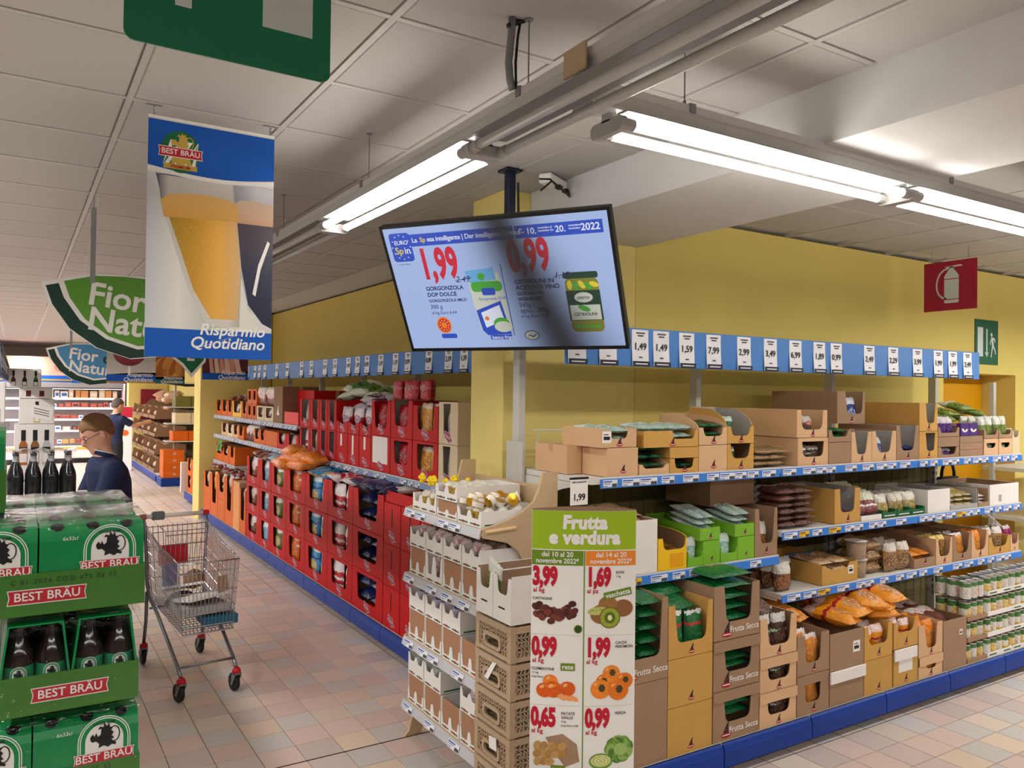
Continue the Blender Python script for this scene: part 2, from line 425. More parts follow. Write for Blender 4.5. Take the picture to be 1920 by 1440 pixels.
YELC = M('yellow_cardboard', '#f2c21a', 0.5, noise=0.04)
GREYC = M('grey_board', '#a9a6a2', 0.7, noise=0.03)
OLIVC = M('olive_cardboard', '#6f6a33', 0.6, noise=0.05)
LILAC = M('lilac_print', '#c99fb0', 0.5, noise=0)
REDD = M('dark_red_print', '#a3151c', 0.5, noise=0)
BRWN = M('brown_print', '#5b2f22', 0.5, noise=0)
TAPE = M('packing_tape', '#bf9a70', 0.3, noise=0.02)
MC = {}

def front_poly(w, hf, notch):
    """front panel outline; notch = (bottom left, bottom right, floor height, top left, top right) as lengths"""
    if not notch: return [(0, 0), (w, 0), (w, hf), (0, hf)]
    bl, br, nz, tl, tr = notch; r = min(0.03, (br - bl) * 0.25, (hf - nz) * 0.4)
    p = [(0, 0), (w, 0), (w, hf), (tr, hf)]
    dx = (tr - br) * r / max(hf - nz, .01)
    for k in range(4):
        a = k / 3 * pi / 2; p.append((br + dx * (1 - k / 3) - r * (1 - cos(a)) * 1.0, nz + r * (1 - sin(a))))
    for k in range(4):
        a = (1 - k / 3) * pi / 2; p.append((bl - (bl - tl) * r / max(hf - nz, .01) * (k / 3) + r * (1 - cos(a)), nz + r * (1 - sin(a))))
    p.append((tl, hf)); p.append((0, hf))
    return p

def carton_mesh(w, d, h, mat, hf=None, notch=None, bar=None, top=False, side='full', inner=None, lip=False):
    key = ('c', round(w, 3), round(d, 3), round(h, 3), mat.name, hf, notch, bar, top, side, inner.name if inner else None, lip)
    if key in MC: return MC[key]
    t = 0.005; hf = hf or h; b = MB()
    b.prism(front_poly(w, hf, notch), 'y', 0, t)
    if inner: b.box(t, w - t, d - 2 * t, d - t, t, h - .001, 1)
    b.box(0, w, d - t, d, 0, h)
    for x in (0, w - t):
        if side == 'slant': pl = [(t, 0), (d - t, 0), (d - t, h), (d * .45, h), (t, hf)]
        elif side == 'curve': pl = [(t, 0), (d - t, 0), (d - t, h)] + [(t + d * .5 * (1 - k / 6.0), hf + (h - hf) * (1 - (k / 6.0)) ** .5) for k in range(1, 7)]
        elif side == 'low': pl = [(t, 0), (d - t, 0), (d - t, h), (t, hf)]
        else: pl = [(t, 0), (d - t, 0), (d - t, h), (t, h)]
        b.prism(pl, 'x', x, x + t)
        if inner: b.prism([(p[0], p[1] - .002) for p in pl], 'x', x + (t if x == 0 else -.001), x + (t + .001 if x == 0 else 0), 1)
    b.box(t, w - t, t, d - t, 0, t)
    if top:
        b.box(t, w - t, t, d / 2 - .0015, h - t, h - .0005); b.box(t, w - t, d / 2 + .0015, d - t, h - t, h - .0005)
    if bar:      # strip of board across the top of the opening
        b.box(0.001, w - .001, -0.001, t - .001, h - bar, h)
    if lip:      # shallow lid strap that folds over the front and sides
        b.box(-.004, w + .004, -.006, -.001, h - .05, h); b.box(-.004, -.0005, -.006, d * .5, h - .05, h); b.box(w + .0005, w + .004, -.006, d * .5, h - .05, h)
    me = b.mesh('carton', [mat, inner or mat]); MC[key] = me
    return me

def nut_logo(s, m1=None, m2=None):
    key = ('nl', round(s, 3), (m1 or REDD).name, (m2 or BLACK).name)
    if key in MC: return MC[key]
    b = MB()
    b.prism(ell(0, 0, .5 * s, .2 * s, 12), 'y', -.0006, 0, 0)
    b.prism([(-.25 * s, .16 * s), (.28 * s, .16 * s), (.2 * s, .5 * s), (.3 * s, .95 * s), (.12 * s, .8 * s), (-.02 * s, .62 * s), (-.2 * s, .36 * s)], 'y', -.0008, 0, 1)
    b.prism(ell(-.02 * s, .36 * s, .07 * s, .12 * s, 8), 'y', -.0011, 0, 0)
    b.prism([(-.38 * s, -.03 * s), (.38 * s, -.03 * s), (.38 * s, .04 * s), (-.38 * s, .04 * s)], 'y', -.001, 0, 2)
    MC[key] = b.mesh('emblem', [m1 or REDD, m2 or BLACK, WHITE]); return MC[key]
def ribbon_logo(s):
    """three-lobed wavy lilac emblem with red stroke of lettering"""
    key = ('rl', round(s, 3))
    if key in MC: return MC[key]
    b = MB(); n = 30
    def lob(k):
        p = []
        for i in range(n):
            a = 2 * pi * i / n; r = 1 + .16 * cos(5 * a + .6)
            x, z = .5 * k * s * r * cos(a), .30 * k * s * r * sin(a)
            p.append((x, z - x * .35))
        return p
    b.prism(lob(1), 'y', -.0006, 0, 0); b.prism(lob(.82), 'y', -.0009, 0, 1)
    for cx in (-.26, -.1, .06, .22): b.prism(ell(cx * s, -cx * .35 * s, .07 * s, .12 * s, 8), 'y', -.0012, 0, 0)
    MC[key] = b.mesh('emblem', [LILAC, M('wine_print', '#8e1c33', .5, noise=0)]); return MC[key]

def carton(label, loc, rz, w, d, h, mat, group=None, hf=None, notch=None, bar=None, top=False, side='full', inner=None, lip=False, logo=None, logo_z=None, text=None, sticker=None, slit=None, name='carton', cat='box'):
    """open, notched or closed cardboard display carton; origin at its lower left front corner"""
    o = put(name, carton_mesh(w, d, h, mat, hf, notch, bar, top, side, inner, lip), None, loc, (0, 0, rz), None, label, cat, group)
    if top and not notch and not bar:
        k = ('tape', round(w, 2), round(d, 2), round(h, 2))
        if k not in MC:
            b = MB(); b.box(.006, w - .006, d / 2 - .02, d / 2 + .02, h, h + .0005); b.box(w - .0005, w + .0004, d / 2 - .02, d / 2 + .02, h * .75, h); b.box(-.0004, .0005, d / 2 - .02, d / 2 + .02, h * .75, h)
            MC[k] = b.mesh('tape', TAPE)
        put('tape', MC[k], o)
    if logo == 'nut': put('emblem', nut_logo(min(.042, w * .2)), o, (w * .52, 0, max(logo_z or .022, .012)))
    if logo == 'ribbon': put('emblem', ribbon_logo(min(.11, w * .42)), o, (w * .5, 0, max(logo_z or .06, .048)))
    if logo == 'bignut':
        put('emblem', nut_logo(.07), o, (w * .28, 0, logo_z or .035))
        letter('Frutta Secca', .042, WHITE, o, (w * .66, -.0008, (logo_z or .035) + .02), shear=.1)
    if text: letter(text[0], text[1], text[2], o, (w * .5, -.0008, text[3]))
    if sticker:   # (x, z, size)
        sx, sz, ss = sticker; b = MB(); b.box(sx - ss / 2, sx + ss / 2, -.0008, 0, sz - ss / 2, sz + ss / 2, 0)
        b.box(sx - ss * .35, sx + ss * .35, -.0012, 0, sz - ss * .25, sz + ss * .05, 1)
        b.box(sx - ss * .35, sx + ss * .2, -.0012, 0, sz + ss * .18, sz + ss * .26, 1)
        b.build('sticker', [WHITE, BLACK], o)
    if slit:      # flat panel; a dark one paints a slit's inner shade: (x0, x1, z0, z1, mat)
        b = MB(); b.box(slit[0], slit[1], -.0008, 0, slit[2], slit[3]); b.build('front_panel', slit[4], o)
    return o

def pillow(w, h, t, seed=0, n=8, fold=0.0, lump=.18):
    """filled plastic bag standing on its seam: width x, height z, thickness y, crimped ends"""
    key = ('p', round(w, 3), round(h, 3), round(t, 3), seed, n, fold, lump)
    if key in MC: return MC[key]
    R = random.Random(seed * 31 + 5); b = MB(); vs = []
    ph = [R.uniform(0, 6.28) for _ in range(6)]
    nz = n + 2
    for s in (-1, 1):
        for j in range(nz + 1):
            v = -1 + 2 * j / nz
            for i in range(n + 1):
                u = -1 + 2 * i / n
                e = max(0, (1 - abs(u) ** 3.2)) ** .6 * max(0, (1 - abs(v) ** 3.6)) ** .75
                wr_ = 1 + lump * sin(3.1 * u + ph[0] + s) * cos(2.7 * v + ph[1]) + lump * .6 * sin(6.3 * v + ph[2] + 2 * u * s)
                y = s * (t / 2 * e * wr_ + .0006)
                pinch = 1 - .05 * (abs(v) ** 6) + .012 * sin(9 * v + ph[3])
                zz = (v + 1) / 2 * h + (.010 * h * sin(5 * u + ph[4]) if j in (0, nz) else 0)
                if j == nz and i % 2: zz -= .006
                y += fold * t * (max(0, v - .5)) ** 1.5 * -1.2
                vs.append((u * w / 2 * pinch, y, zz))
    m = (n + 1) * (nz + 1); fs = []
    for s in range(2):
        for j in range(nz):
            for i in range(n):
                a = s * m + j * (n + 1) + i; q = (a, a + 1, a + n + 2, a + n + 1)
                fs.append(q if s == 0 else q[::-1])
    for i in range(n):
        a = i; fs.append((a, a + m, a + m + 1, a + 1)); a = nz * (n + 1) + i; fs.append((a, a + 1, a + m + 1, a + m))
    for j in range(nz):
        a = j * (n + 1); fs.append((a, a + n + 1, a + m + n + 1, a + m)); a += n; fs.append((a, a + m, a + m + n + 1, a + n + 1))
    b.add(vs, fs); b.sm = True
    MC[key] = b; return b
def bag_mesh(mat, w, h, t, seed=0, **k):
    key = ('bm', mat.name, round(w, 3), round(h, 3), round(t, 3), seed, tuple(sorted(k.items())))
    if key not in MC: MC[key] = pillow(w, h, t, seed, **k).mesh('bag', mat)
    return MC[key]

B = {}
B['green'] = bagmat('bag_green', '#0f6b35', top='#e8e6e0', ztop=.82, win='#c79a6a', win2='#6d4b2b', wc=(.5, .6), wr=(.26, .14))
B['green2'] = bagmat('bag_green_white', '#12703a', low='#e8e4de', zlow=.16, top='#dfe5df', ztop=.9, streak='#c83a3f')
B['pist'] = bagmat('bag_dark_green_nuts', '#166238', top='#d8ead9', ztop=.78, win='#8a5a3a', win2='#2b2a1c', wc=(.5, .3), wr=(.42, .22))
B['clear'] = bagmat('bag_clear_top', '#b7d2c8', top='#dfeae6', ztop=.6, win='#0f6b4a', win2='#cfe5da', wc=(.5, .3), wr=(.4, .3))
B['choc'] = bagmat('bag_brown_choc', '#5f3a2c', top='#ddd6d0', ztop=.62, win='#e5ded8', win2='#c54f56', wc=(.5, .62), wr=(.3, .12))
B['orange'] = bagmat('bag_orange_peanut', '#f29a1c', top='#f3d9d2', ztop=.74, win='#e9cfa4', win2='#c87a2c', wc=(.5, .3), wr=(.3, .22), streak='#b5202a')
B['orange2'] = bagmat('bag_orange', '#ef8a12', win='#c2542c', win2='#f4b04a', wc=(.5, .4), wr=(.35, .3))
B['popcorn'] = bagmat('bag_corn', '#ee9418', top='#f1e3de', ztop=.86, win='#f6cf7a', win2='#e07d0c', wc=(.5, .45), wr=(.48, .44), spots=60)
B['prune'] = bagmat('bag_prunes', '#4a342c', top='#d6d2ce', ztop=.76, win='#2a1c1a', win2='#6b4a3a', wc=(.5, .3), wr=(.48, .3), streak='#bfd6c8')
B['date'] = bagmat('bag_dates', '#4c2d1c', top='#dcd6cc', ztop=.6, win='#3b1f14', win2='#a2663a', wc=(.5, .3), wr=(.48, .32), spots=20)
B['nuts'] = bagmat('bag_mixed_nuts', '#b58a5a', top='#ddd2c8', ztop=.72, win='#e3c08a', win2='#6e4524', wc=(.5, .35), wr=(.49, .36), spots=44)
B['seed'] = bagmat('bag_seeds', '#a8875c', win='#d6bd93', win2='#6d5436', wc=(.5, .5), wr=(.48, .46), spots=80)
B['blue'] = bagmat('bag_navy_blue', '#1f3f8f', top='#dfe4ee', ztop=.7, win='#e8e8f0', win2='#3f63b5', wc=(.5, .4), wr=(.3, .18))
B['purple'] = bagmat('bag_purple', '#5a2d86', top='#e8e4ea', ztop=.62, low='#7a50a0', zlow=.12)
B['magenta'] = bagmat('bag_magenta', '#a3246f', top='#d8c9d0', ztop=.85)
B['lime'] = bagmat('bag_green_beans', '#7d9a3c', top='#e6e9df', ztop=.58, win='#b9c46a', win2='#3f5b1f', wc=(.5, .3), wr=(.4, .24))
B['maroon'] = bagmat('bag_maroon', '#7c2f38', top='#dfe3c8', ztop=.55, streak='#e6dcd2')
B['salad'] = bagmat('bag_dried_fruit', '#c9b48a', top='#e9e5d6', ztop=.6, win='#c96a2c', win2='#8f9a4a', wc=(.5, .3), wr=(.4, .24))
B['almond'] = bagmat('bag_flaked_nuts', '#d5b58c', top='#6f86a8', ztop=.7, win='#e8cfa6', win2='#a06a3c', wc=(.5, .4), wr=(.46, .34), spots=60)
B['aqua'] = bagmat('bag_aqua_label', '#8fc3c8', top='#dde8e4', ztop=.66, low='#cfe0cc', win='#e9efe2', win2='#a9cfc0', wc=(.5, .4), wr=(.3, .2))
B['yellowp'] = bagmat('bag_yellow_dark', '#7a4a22', top='#efd27a', ztop=.8, win='#e8b23a', win2='#6e4a2a', wc=(.5, .5), wr=(.4, .3))
# sweets aisle
B['navy'] = bagmat('bag_navy_and_cream', '#e9e3d8', low='#141f4e', zlow=.34, top='#182459', ztop=.84, win='#141f4e', win2='#1d2c66', wc=(.5, .36), wr=(.32, .24), spots=6)
B['redwhite'] = bagmat('bag_red_and_white', '#c01827', top='#efe6e6', ztop=.55, low='#e9dcdc', zlow=.14, streak='#f1e9e9')
B['bluey'] = bagmat('bag_sky_blue_biscuits', '#3f95c9', top='#dfe9f2', ztop=.78, win='#e6cf8a', win2='#cfb06a', wc=(.5, .24), wr=(.36, .24), streak='#1c4f8f')
B['oran'] = bagmat('bag_orange_biscuits', '#e2691c', top='#f3e3d6', ztop=.84, win='#f2a24a', win2='#c4521a', wc=(.5, .5), wr=(.4, .3), streak='#f3e9dd')
B['grn'] = bagmat('bag_green_biscuits', '#5f7a35', top='#e3e6d8', ztop=.72, win='#a8642c', win2='#dcc79a', wc=(.5, .36), wr=(.34, .22))
B['ltblue'] = bagmat('bag_pale_blue_biscuits', '#8fbcd6', top='#eef3f6', ztop=.7, win='#e2ecf2', win2='#5f9ac2', wc=(.5, .4), wr=(.34, .24))
B['choco'] = bagmat('bag_cream_and_brown', '#7d4632', top='#eadfd9', ztop=.6, win='#c23a44', win2='#efe4dd', wc=(.5, .55), wr=(.3, .16))
B['snackred'] = bagmat('bag_red_snack', '#b3121f', win='#d9a0a8', win2='#8f0f1a', wc=(.5, .6), wr=(.36, .14), streak='#c8505c')
B['snackyel'] = bagmat('bag_cheese_puffs', '#e6a63c', top='#f2dcc0', ztop=.82, low='#efe6e0', zlow=.2, win='#f6c868', win2='#c9802a', wc=(.5, .5), wr=(.46, .34), spots=20)
B['violet'] = bagmat('bag_violet_and_silver', '#5d2a4a', top='#d8ced6', ztop=.5, low='#c9bcc4', win='#e5dce2', win2='#8f5a7a', wc=(.5, .4), wr=(.34, .2))
B['silver'] = bagmat('bag_silver', '#d2cfcc', top='#bdb8b4', ztop=.8, win='#e6a84a', win2='#c9c4be', wc=(.6, .4), wr=(.2, .3))
B['greencrisp'] = bagmat('bag_green_crisps', '#5f8f3a', top='#e9ead8', ztop=.6, low='#dfe6cc', streak='#2f5a22')
B['orcrisp'] = bagmat('bag_orange_crisps', '#f0821a', top='#f4a04a', ztop=.9, win='#ffb050', win2='#e06a10', wc=(.5, .5), wr=(.4, .3), spots=14)
B['panet'] = bagmat('bag_cream_cone', '#e6dcc8', top='#efe8da', ztop=.7, low='#4a3a30', zlow=.12)
B['cello'] = bagmat('bag_clear_sweets', '#c99a94', top='#d9c6c2', ztop=.86, win='#b3242c', win2='#efe4e0', wc=(.5, .5), wr=(.4, .36), rough=.12, spots=14)
B['cellop'] = bagmat('bag_purple_sweets', '#cfc6cf', top='#4a3a86', ztop=.72, win='#7a2c3c', win2='#e6dce6', wc=(.5, .34), wr=(.34, .22), rough=.12)
B['cellog'] = bagmat('bag_gold_sweets', '#c79a3a', top='#f0ead8', ztop=.66, win='#7a3a1c', win2='#e6c25a', wc=(.5, .34), wr=(.4, .26), rough=.15)
B['cellos'] = bagmat('bag_silver_green_sweets', '#b9bdb2', top='#8f9a8a', ztop=.66, win='#3f6a3a', win2='#e2e4de', wc=(.5, .34), wr=(.34, .22), rough=.1)
B['bread'] = bagmat('bag_bread', '#c99572', top='#e6d2c8', ztop=.8, win='#b06a3c', win2='#e2c2a0', wc=(.5, .45), wr=(.44, .36))

RB = random.Random(11)
def bag(label, cat, group, mat, w, h, t, loc, rot=(0, 0, 0), seed=None, name='bag', **k):
    me = bag_mesh(B[mat], w, h, t, RB.randrange(3) if seed is None else seed, **k)
    name = BN.get(mat, name) if name == 'bag' else name
    return put(name, me, None, loc, rot, None, label, cat, group)
def world(loc, rz, p):
    c, s = cos(rz), sin(rz)
    return (loc[0] + p[0] * c - p[1] * s, loc[1] + p[0] * s + p[1] * c, loc[2] + p[2])
BN = {'green': 'nut_bag', 'green2': 'nut_bag', 'pist': 'nut_bag', 'clear': 'nut_bag', 'choc': 'nut_bag', 'orange': 'peanut_bag', 'orange2': 'snack_bag', 'popcorn': 'corn_bag', 'prune': 'prune_bag', 'date': 'date_bag', 'nuts': 'nut_bag',
      'seed': 'seed_bag', 'blue': 'nut_bag', 'purple': 'pouch', 'magenta': 'pouch', 'lime': 'pouch', 'maroon': 'snack_bag', 'salad': 'fruit_pouch', 'almond': 'nut_bag', 'aqua': 'pouch', 'navy': 'biscuit_bag', 'redwhite': 'biscuit_bag',
      'bluey': 'biscuit_bag', 'oran': 'biscuit_bag', 'grn': 'biscuit_bag', 'ltblue': 'biscuit_bag', 'choco': 'biscuit_bag', 'snackred': 'snack_bag', 'snackyel': 'snack_bag', 'violet': 'snack_bag', 'greencrisp': 'crisps_bag', 'orcrisp': 'crisps_bag',
      'cello': 'sweets_bag', 'cellop': 'sweets_bag', 'cellog': 'sweets_bag', 'cellos': 'sweets_bag', 'bread': 'bread_bag', 'silver': 'snack_bag', 'yellowp': 'snack_bag', 'panet': 'snack_bag'}
def suf(desc, *parts):
    out = desc
    for p in parts:
        if p and len((out + ' ' + p).split()) <= 16: out += ', ' + p
    return out
ROWS = ('front row', 'second row', 'third row', 'fourth row')
def stand(desc, loc, rz, w, d, h, mat, nx, ny, hb=None, z0=.008, lean=.06, name='bag', y0=.012, topple=0):
    """rows of bags standing inside a carton of inner size w x d"""
    ny = min(ny, 3); bw = (w - .016) / nx; bt = min(.08, (d - .03) / ny); hb = hb or h * .9
    for j in range(ny):
        for i in range(nx):
            rx = -lean + RB.uniform(-.03, .05)
            p = world(loc, rz, (.008 + bw * (i + .5), y0 + bt * (j + .55), z0))
            sx_ = '' if nx == 1 else ('left', 'right')[i] if nx == 2 else ORD[i] + ' from left'
            bag(suf(desc, ROWS[j] if ny > 1 else '', sx_), 'bag', desc, mat, bw * .88, hb * RB.uniform(.95, 1.0), bt * .68, p, (rx, RB.uniform(-.02, .02), rz + RB.uniform(-.03, .03)), name=name)
def flat(desc, loc, rz, w, d, z0, z1, mat, nx, nl, bl=.26, y0=.02, over=0.0, tilt=.05, name='bag'):
    """layers of bags lying flat, their ends towards the front"""
    bw = (w - .014) / nx; th = (z1 - z0) / nl
    for l in range(nl):
        for i in range(nx):
            p = world(loc, rz, (.007 + bw * (i + .5), y0 + RB.uniform(0, .012), z0 + th * (l + .5)))
            sx_ = '' if nx == 1 else ('left', 'right')[i] if nx == 2 else ORD[i] + ' from left'
            bag(suf(desc, '' if nl == 1 else ORD[l] + ' layer up', sx_), 'bag', desc, mat, bw * .92, bl, th * .72, p, (-pi / 2 + tilt + RB.uniform(-.01, .02), 0, rz + RB.uniform(-.02, .02)), name=name)
# ------------------------------------------------------------ long shelving
SHELFM = M('cream_shelf_steel', '#dad6cc', 0.45, noise=0.02)
BACKM = M('back_mesh_panel', '#7d7248', 0.6, noise=0.05)
UPR = M('upright_steel', '#c3c1ba', 0.45, noise=0.02)
RAILB = M('blue_price_rail', '#3f80d8', 0.3, noise=0.02)
RAILG = M('grey_blue_price_rail', '#7d95b8', 0.35, noise=0.03)
LABW = M('price_card', '#e9e9ee', 0.4, noise=0.02)
LABY = M('yellow_offer_card', '#f2bf1c', 0.4, noise=0.02)
BLUET = M('blue_card_print', '#2f56a8', 0.5, noise=0)
def plabel(w=.085, m=None):
    k = ('pl', w, m.name if m else '')
    if k not in MC:
        b = MB(); b.box(0, w, -.0012, 0, 0, .036, 0); b.box(.004, w * .62, -.0018, 0, .025, .031, 1 if not m else 2); b.box(w * .62, w - .003, -.0018, 0, .003, .018, 2); b.box(.004, w * .3, -.0018, 0, .006, .009, 2)
        b.box(.004, w * .5, -.0018, 0, .017, .020, 1 if not m else 2)
        MC[k] = b.mesh('price_label', [m or LABW, BLUET, DGREY])
    return MC[k]
LR = random.Random(3)
def shelf(parent, x0, x1, yf, yb, z, railmat, first=0.0, dens=.8, yel=(), big=False):
    """one shelf board; local x along the run, y into the run; z is the top surface"""
    b = MB(); b.prism([(yf, z - .028), (yb, z - .028), (yb, z), (yf + .006, z), (yf, z - .006)], 'x', x0 + .003, x1 - .003)
    b.box(x0 + .003, x1 - .003, yf - .004, yf, z - .028, z + .004)
    s = b.build('shelf', SHELFM, parent)
    r = MB(); r.prism([(yf - .004, z - .004), (yf - .009, z - .008), (yf - .012, z - .046), (yf - .004, z - .050)], 'x', x0 + .006 + first, x1 - .006)
    r.build('price_rail', railmat, s)
    for xb in (x0, x1):      # curved brackets at both ends
        dp = .12 if big and xb == x0 else .012
        q = MB(); q.prism([(yb, z - .03), (yf + .02, z - .03), (yf + .02, z - .04)] + [(yf + .02 + (yb - yf - .02) * k / 6, z - .04 - dp * sin(k / 6 * pi / 2) ** 2) for k in range(1, 7)], 'x', xb - .002 if xb == x1 else xb, xb + .002)
        q.build('bracket', SHELFM, s)
    x = x0 + .02 + first; i = 0
    while x < x1 - .11:
        if LR.random() < dens:
            wl = LR.choice((.085, .11)); put('price_label', plabel(wl, LABY if i in yel else None), s, (x, yf - .0105, z - .045)); x += wl
        x += LR.choice((.004, .01, .03, .06)); i += 1
    return s
def base(parent, x0, x1, yf, yb, step=.665):
    n = round((x1 - x0) / step); step = (x1 - x0) / n
    MB().box(x0, x1, yf + .02, yb, .13, .156).build('base_shelf', SHELFM, parent)
    MB().box(x0 + .01, x1 - .01, yf + .06, yb - .05, 0.0, .13).build('plinth', DARKB, parent)
    for i in range(n):
        a = x0 + i * step + .004; c = a + step - .008
        b = MB(); b.prism([(yf + .028, .156), (yf + .02, .156), (yf + .008, .148), (yf, .120), (yf, .045), (yf + .012, .035), (yf + .028, .035)], 'x', a, c)
        b.prism([(yf - .0015, .119), (yf + .001, .124), (yf + .001, .112)], 'x', a + .01, c - .01)
        b.build('kick_panel', BLUEK, parent)
def uprights(parent, xs, yb, h):
    for x in xs:
        b = MB(); b.box(x - .02, x + .02, yb - .03, yb + .03, .1, h)
        for k in range(int((min(h, 1.6) - .3) / .05)):
            b.box(x - .008, x - .003, yb - .0308, yb - .03, .3 + k * .05, .325 + k * .05, 1); b.box(x + .003, x + .008, yb - .0308, yb - .03, .3 + k * .05, .325 + k * .05, 1)
            b.box(x - .0208, x - .02, yb - .02, yb - .012, .3 + k * .05, .325 + k * .05, 1)
        b.build('upright', [UPR, BLACK], parent)
def backmesh(parent, x0, x1, y, z0, z1):
    b = MB(); n = int((x1 - x0) / .1)
    for i in range(n + 1): b.box(x0 + i * (x1 - x0) / n - .002, x0 + i * (x1 - x0) / n + .002, y, y + .004, z0, z1)
    k = int((z1 - z0) / .12)
    for i in range(k + 1): b.box(x0, x1, y - .003, y, z0 + i * (z1 - z0) / k - .002, z0 + i * (z1 - z0) / k + .002)
    b.build('wire_back', BACKM, parent)
def price_band(name_label, loc, rz, length, z0, z1, tags, group=None, braces=()):
    """blue board hung over the shelves with a paper card per product; tags [(x, string)]"""
    t = thing('price_board', name_label, 'price board', loc, rz)
    MB().bev(0, length, 0, .012, z0, z1, .002).build('board', BLUEP, t)
    for x in braces: MB().tube([(x, .008, z1 - .03), (x, .5, z1 - .03)], .006, 6).build('arm', UPR, t)
    hh = z1 - z0 + .0
    for x, s in tags:
        c = MB(); n = 5
        for k in range(n):
            za, zb = z0 + .004 + (hh - .012) * k / n, z0 + .004 + (hh - .012) * (k + 1) / n
            ya = -.002 - .008 * (1 - k / n) ** 2 * (1 if k < 3 else .5); yb = -.002 - .008 * (1 - (k + 1) / n) ** 2 * (1 if k + 1 < 3 else .5)
            c.prism([(ya, za), (yb, zb), (yb + .001, zb), (ya + .001, za)], 'x', x, x + .115, 0)
        c.box(x + .004, x + .122, -.012, -.010, z0 + .002, z0 + .028, 1)
        c.box(x + .02, x + .105, -.0128, -.012, z0 + .011, z0 + .017, 2)
        for r in range(2): c.box(x + .03 + .01 * r, x + .09 - .01 * r, -.0036, -.002, z1 - .030 - .014 * r, z1 - .022 - .014 * r, 3)
        c.box(x + .045, x + .07, -.0095, -.0085, z0 + .045, z0 + .052, 3)
        o = c.build('price_card', [LABW, M('dark_navy_print', '#20243a', .5, noise=0), WHITE, DGREY], t)
        letter(s, .052, BLACK, o, (x + .056, -.0065, z0 + .105), bold=.012)
    return t

# right run: faces the camera side, along +x from the yellow pillar
XR0, XR1, YB = 2.28, 6.27, 3.60
gr = thing('shelving_unit', 'long blue-based shelving run with nuts and dried fruit under the yellow wall', 'shelving unit', (0, 0, 0))
base(gr, XR0 + .01, XR1, 2.725, YB)
uprights(gr, (2.30, 3.61, 4.94, 6.25), YB, 2.15)
MB().box(2.262, 2.278, 3.50, 3.66, 1.25, 1.60).build('end_plate', UPR, gr)
MB().box(XR0 + .03, XR1 - .03, YB + .03, YB + .04, .16, 1.42).build('back_panel', BACKM, gr)
backmesh(gr, XR0 + .03, XR1 - .03, YB + .02, .2, 1.45)
for i, (a, c) in enumerate(((2.285, 3.61), (3.61, 4.94), (4.94, 6.27))):
    shelf(gr, a, c, 2.95, YB - .03, 1.460, RAILB, first=.05 if i == 0 else 0, dens=.95, big=i == 0)
shelf(gr, 2.285, 3.61, 2.95, YB - .03, .976, RAILB, dens=.45, yel=(3,), big=True)
for a, c in ((3.625, 4.94), (4.94, 6.27)):
    shelf(gr, a, c, 2.95, YB - .03, 1.103, RAILB, dens=.6, yel=(3, 6))
    shelf(gr, a, c, 2.95, YB - .03, .753, RAILB, dens=.5, yel=(4,))
MB().tube([(2.34, 3.55, 1.66), (2.9, 3.55, 1.66)], .003, 6).build('wire_guard', UPR, gr)
g2 = MB()
for z in (1.50, 1.58, 1.66): g2.tube([(2.33, 3.5, z), (2.9, 3.5, z)], .003, 6)
for x in (2.36, 2.62, 2.88): g2.tube([(x, 3.5, 1.465), (x, 3.5, 1.67)], .003, 6)
g2.build('wire_guard', UPR, gr)
tg_px = [(2.34, '2,49'), (2.54, '2,29'), (2.76, '1,49'), (2.91, '1,49'), (3.10, '1,59'), (3.31, '7,99'), (3.56, '2,99'), (3.79, '3,49'), (4.02, '6,99'), (4.25, '1,89'), (4.42, '0,99'), (4.77, '2,49'), (5.04, '2,29'), (5.33, '3,99'), (5.59, '1,99'), (5.78, '1,99'), (5.98, '2,49')]
price_band('long blue price board with white cards above the nut shelves', (2.33, 3.22, 0), 0, 3.88, 2.008, 2.212, [(x - 2.33 if x > 2.34 else .01, s) for x, s in tg_px], braces=(1.28, 2.61, 3.6))

# left run: faces the aisle; local x runs towards the camera, local y into the wall
RZL = -pi / 2
gl = thing('shelving_unit', 'long blue-based shelving run stacked with red and orange cartons beside the aisle', 'shelving unit', (2.26, 11.98, 0), RZL)
LL = 11.98 - 4.17
base(gl, 0, LL, 0, .86, .62)
uprights(gl, [11.98 - y for y in (11.94, 10.61, 9.28, 7.95, 6.62, 5.29, 4.2)], .86, 2.1)
for i, (a, c) in enumerate(((11.94, 10.61), (10.61, 9.28), (9.28, 7.96))):
    shelf(gl, 11.98 - a, 11.98 - c, .17, .84, 1.498, RAILG, dens=.9)
for i, (a, c) in enumerate(((11.94, 10.61), (10.61, 9.28), (9.28, 7.95), (7.95, 6.62), (6.62, 5.29), (5.29, 4.2))):
    shelf(gl, 11.98 - a, 11.98 - c, .17, .84, 1.223, RAILG, dens=.9 if i < 3 else .25)
shelf(gl, .04, 1.37, .17, .84, .858, RAILG, dens=.8)
MB().box(.04, LL - .04, .90, .91, .16, 1.4).build('back_panel', BACKM, gl)
ty = [4.99, 5.23, 5.56, 5.95, 6.20, 6.52, 6.84, 7.08, 7.32, 7.7, 8.0, 8.45, 8.8, 9.35, 9.8, 10.35, 10.62, 10.85, 11.25, 11.6]
ts = ['1,39', '2,19', '0,89', '0,99', '1,19', '1,19', '0,95', '1,29', '1,49', '1,19', '0,79', '1,35', '1,49', '0,99', '1,29', '1,09', '1,69', '0,85', '1,25', '1,15']
price_band('long blue price board with small white cards above the red and orange cartons', (2.72, 11.83, 0), RZL, 11.83 - 4.25, 2.0, 2.19, [(11.83 - y - .06, s) for y, s in zip(ty, ts)], braces=(1.3, 2.6, 3.9, 5.2))
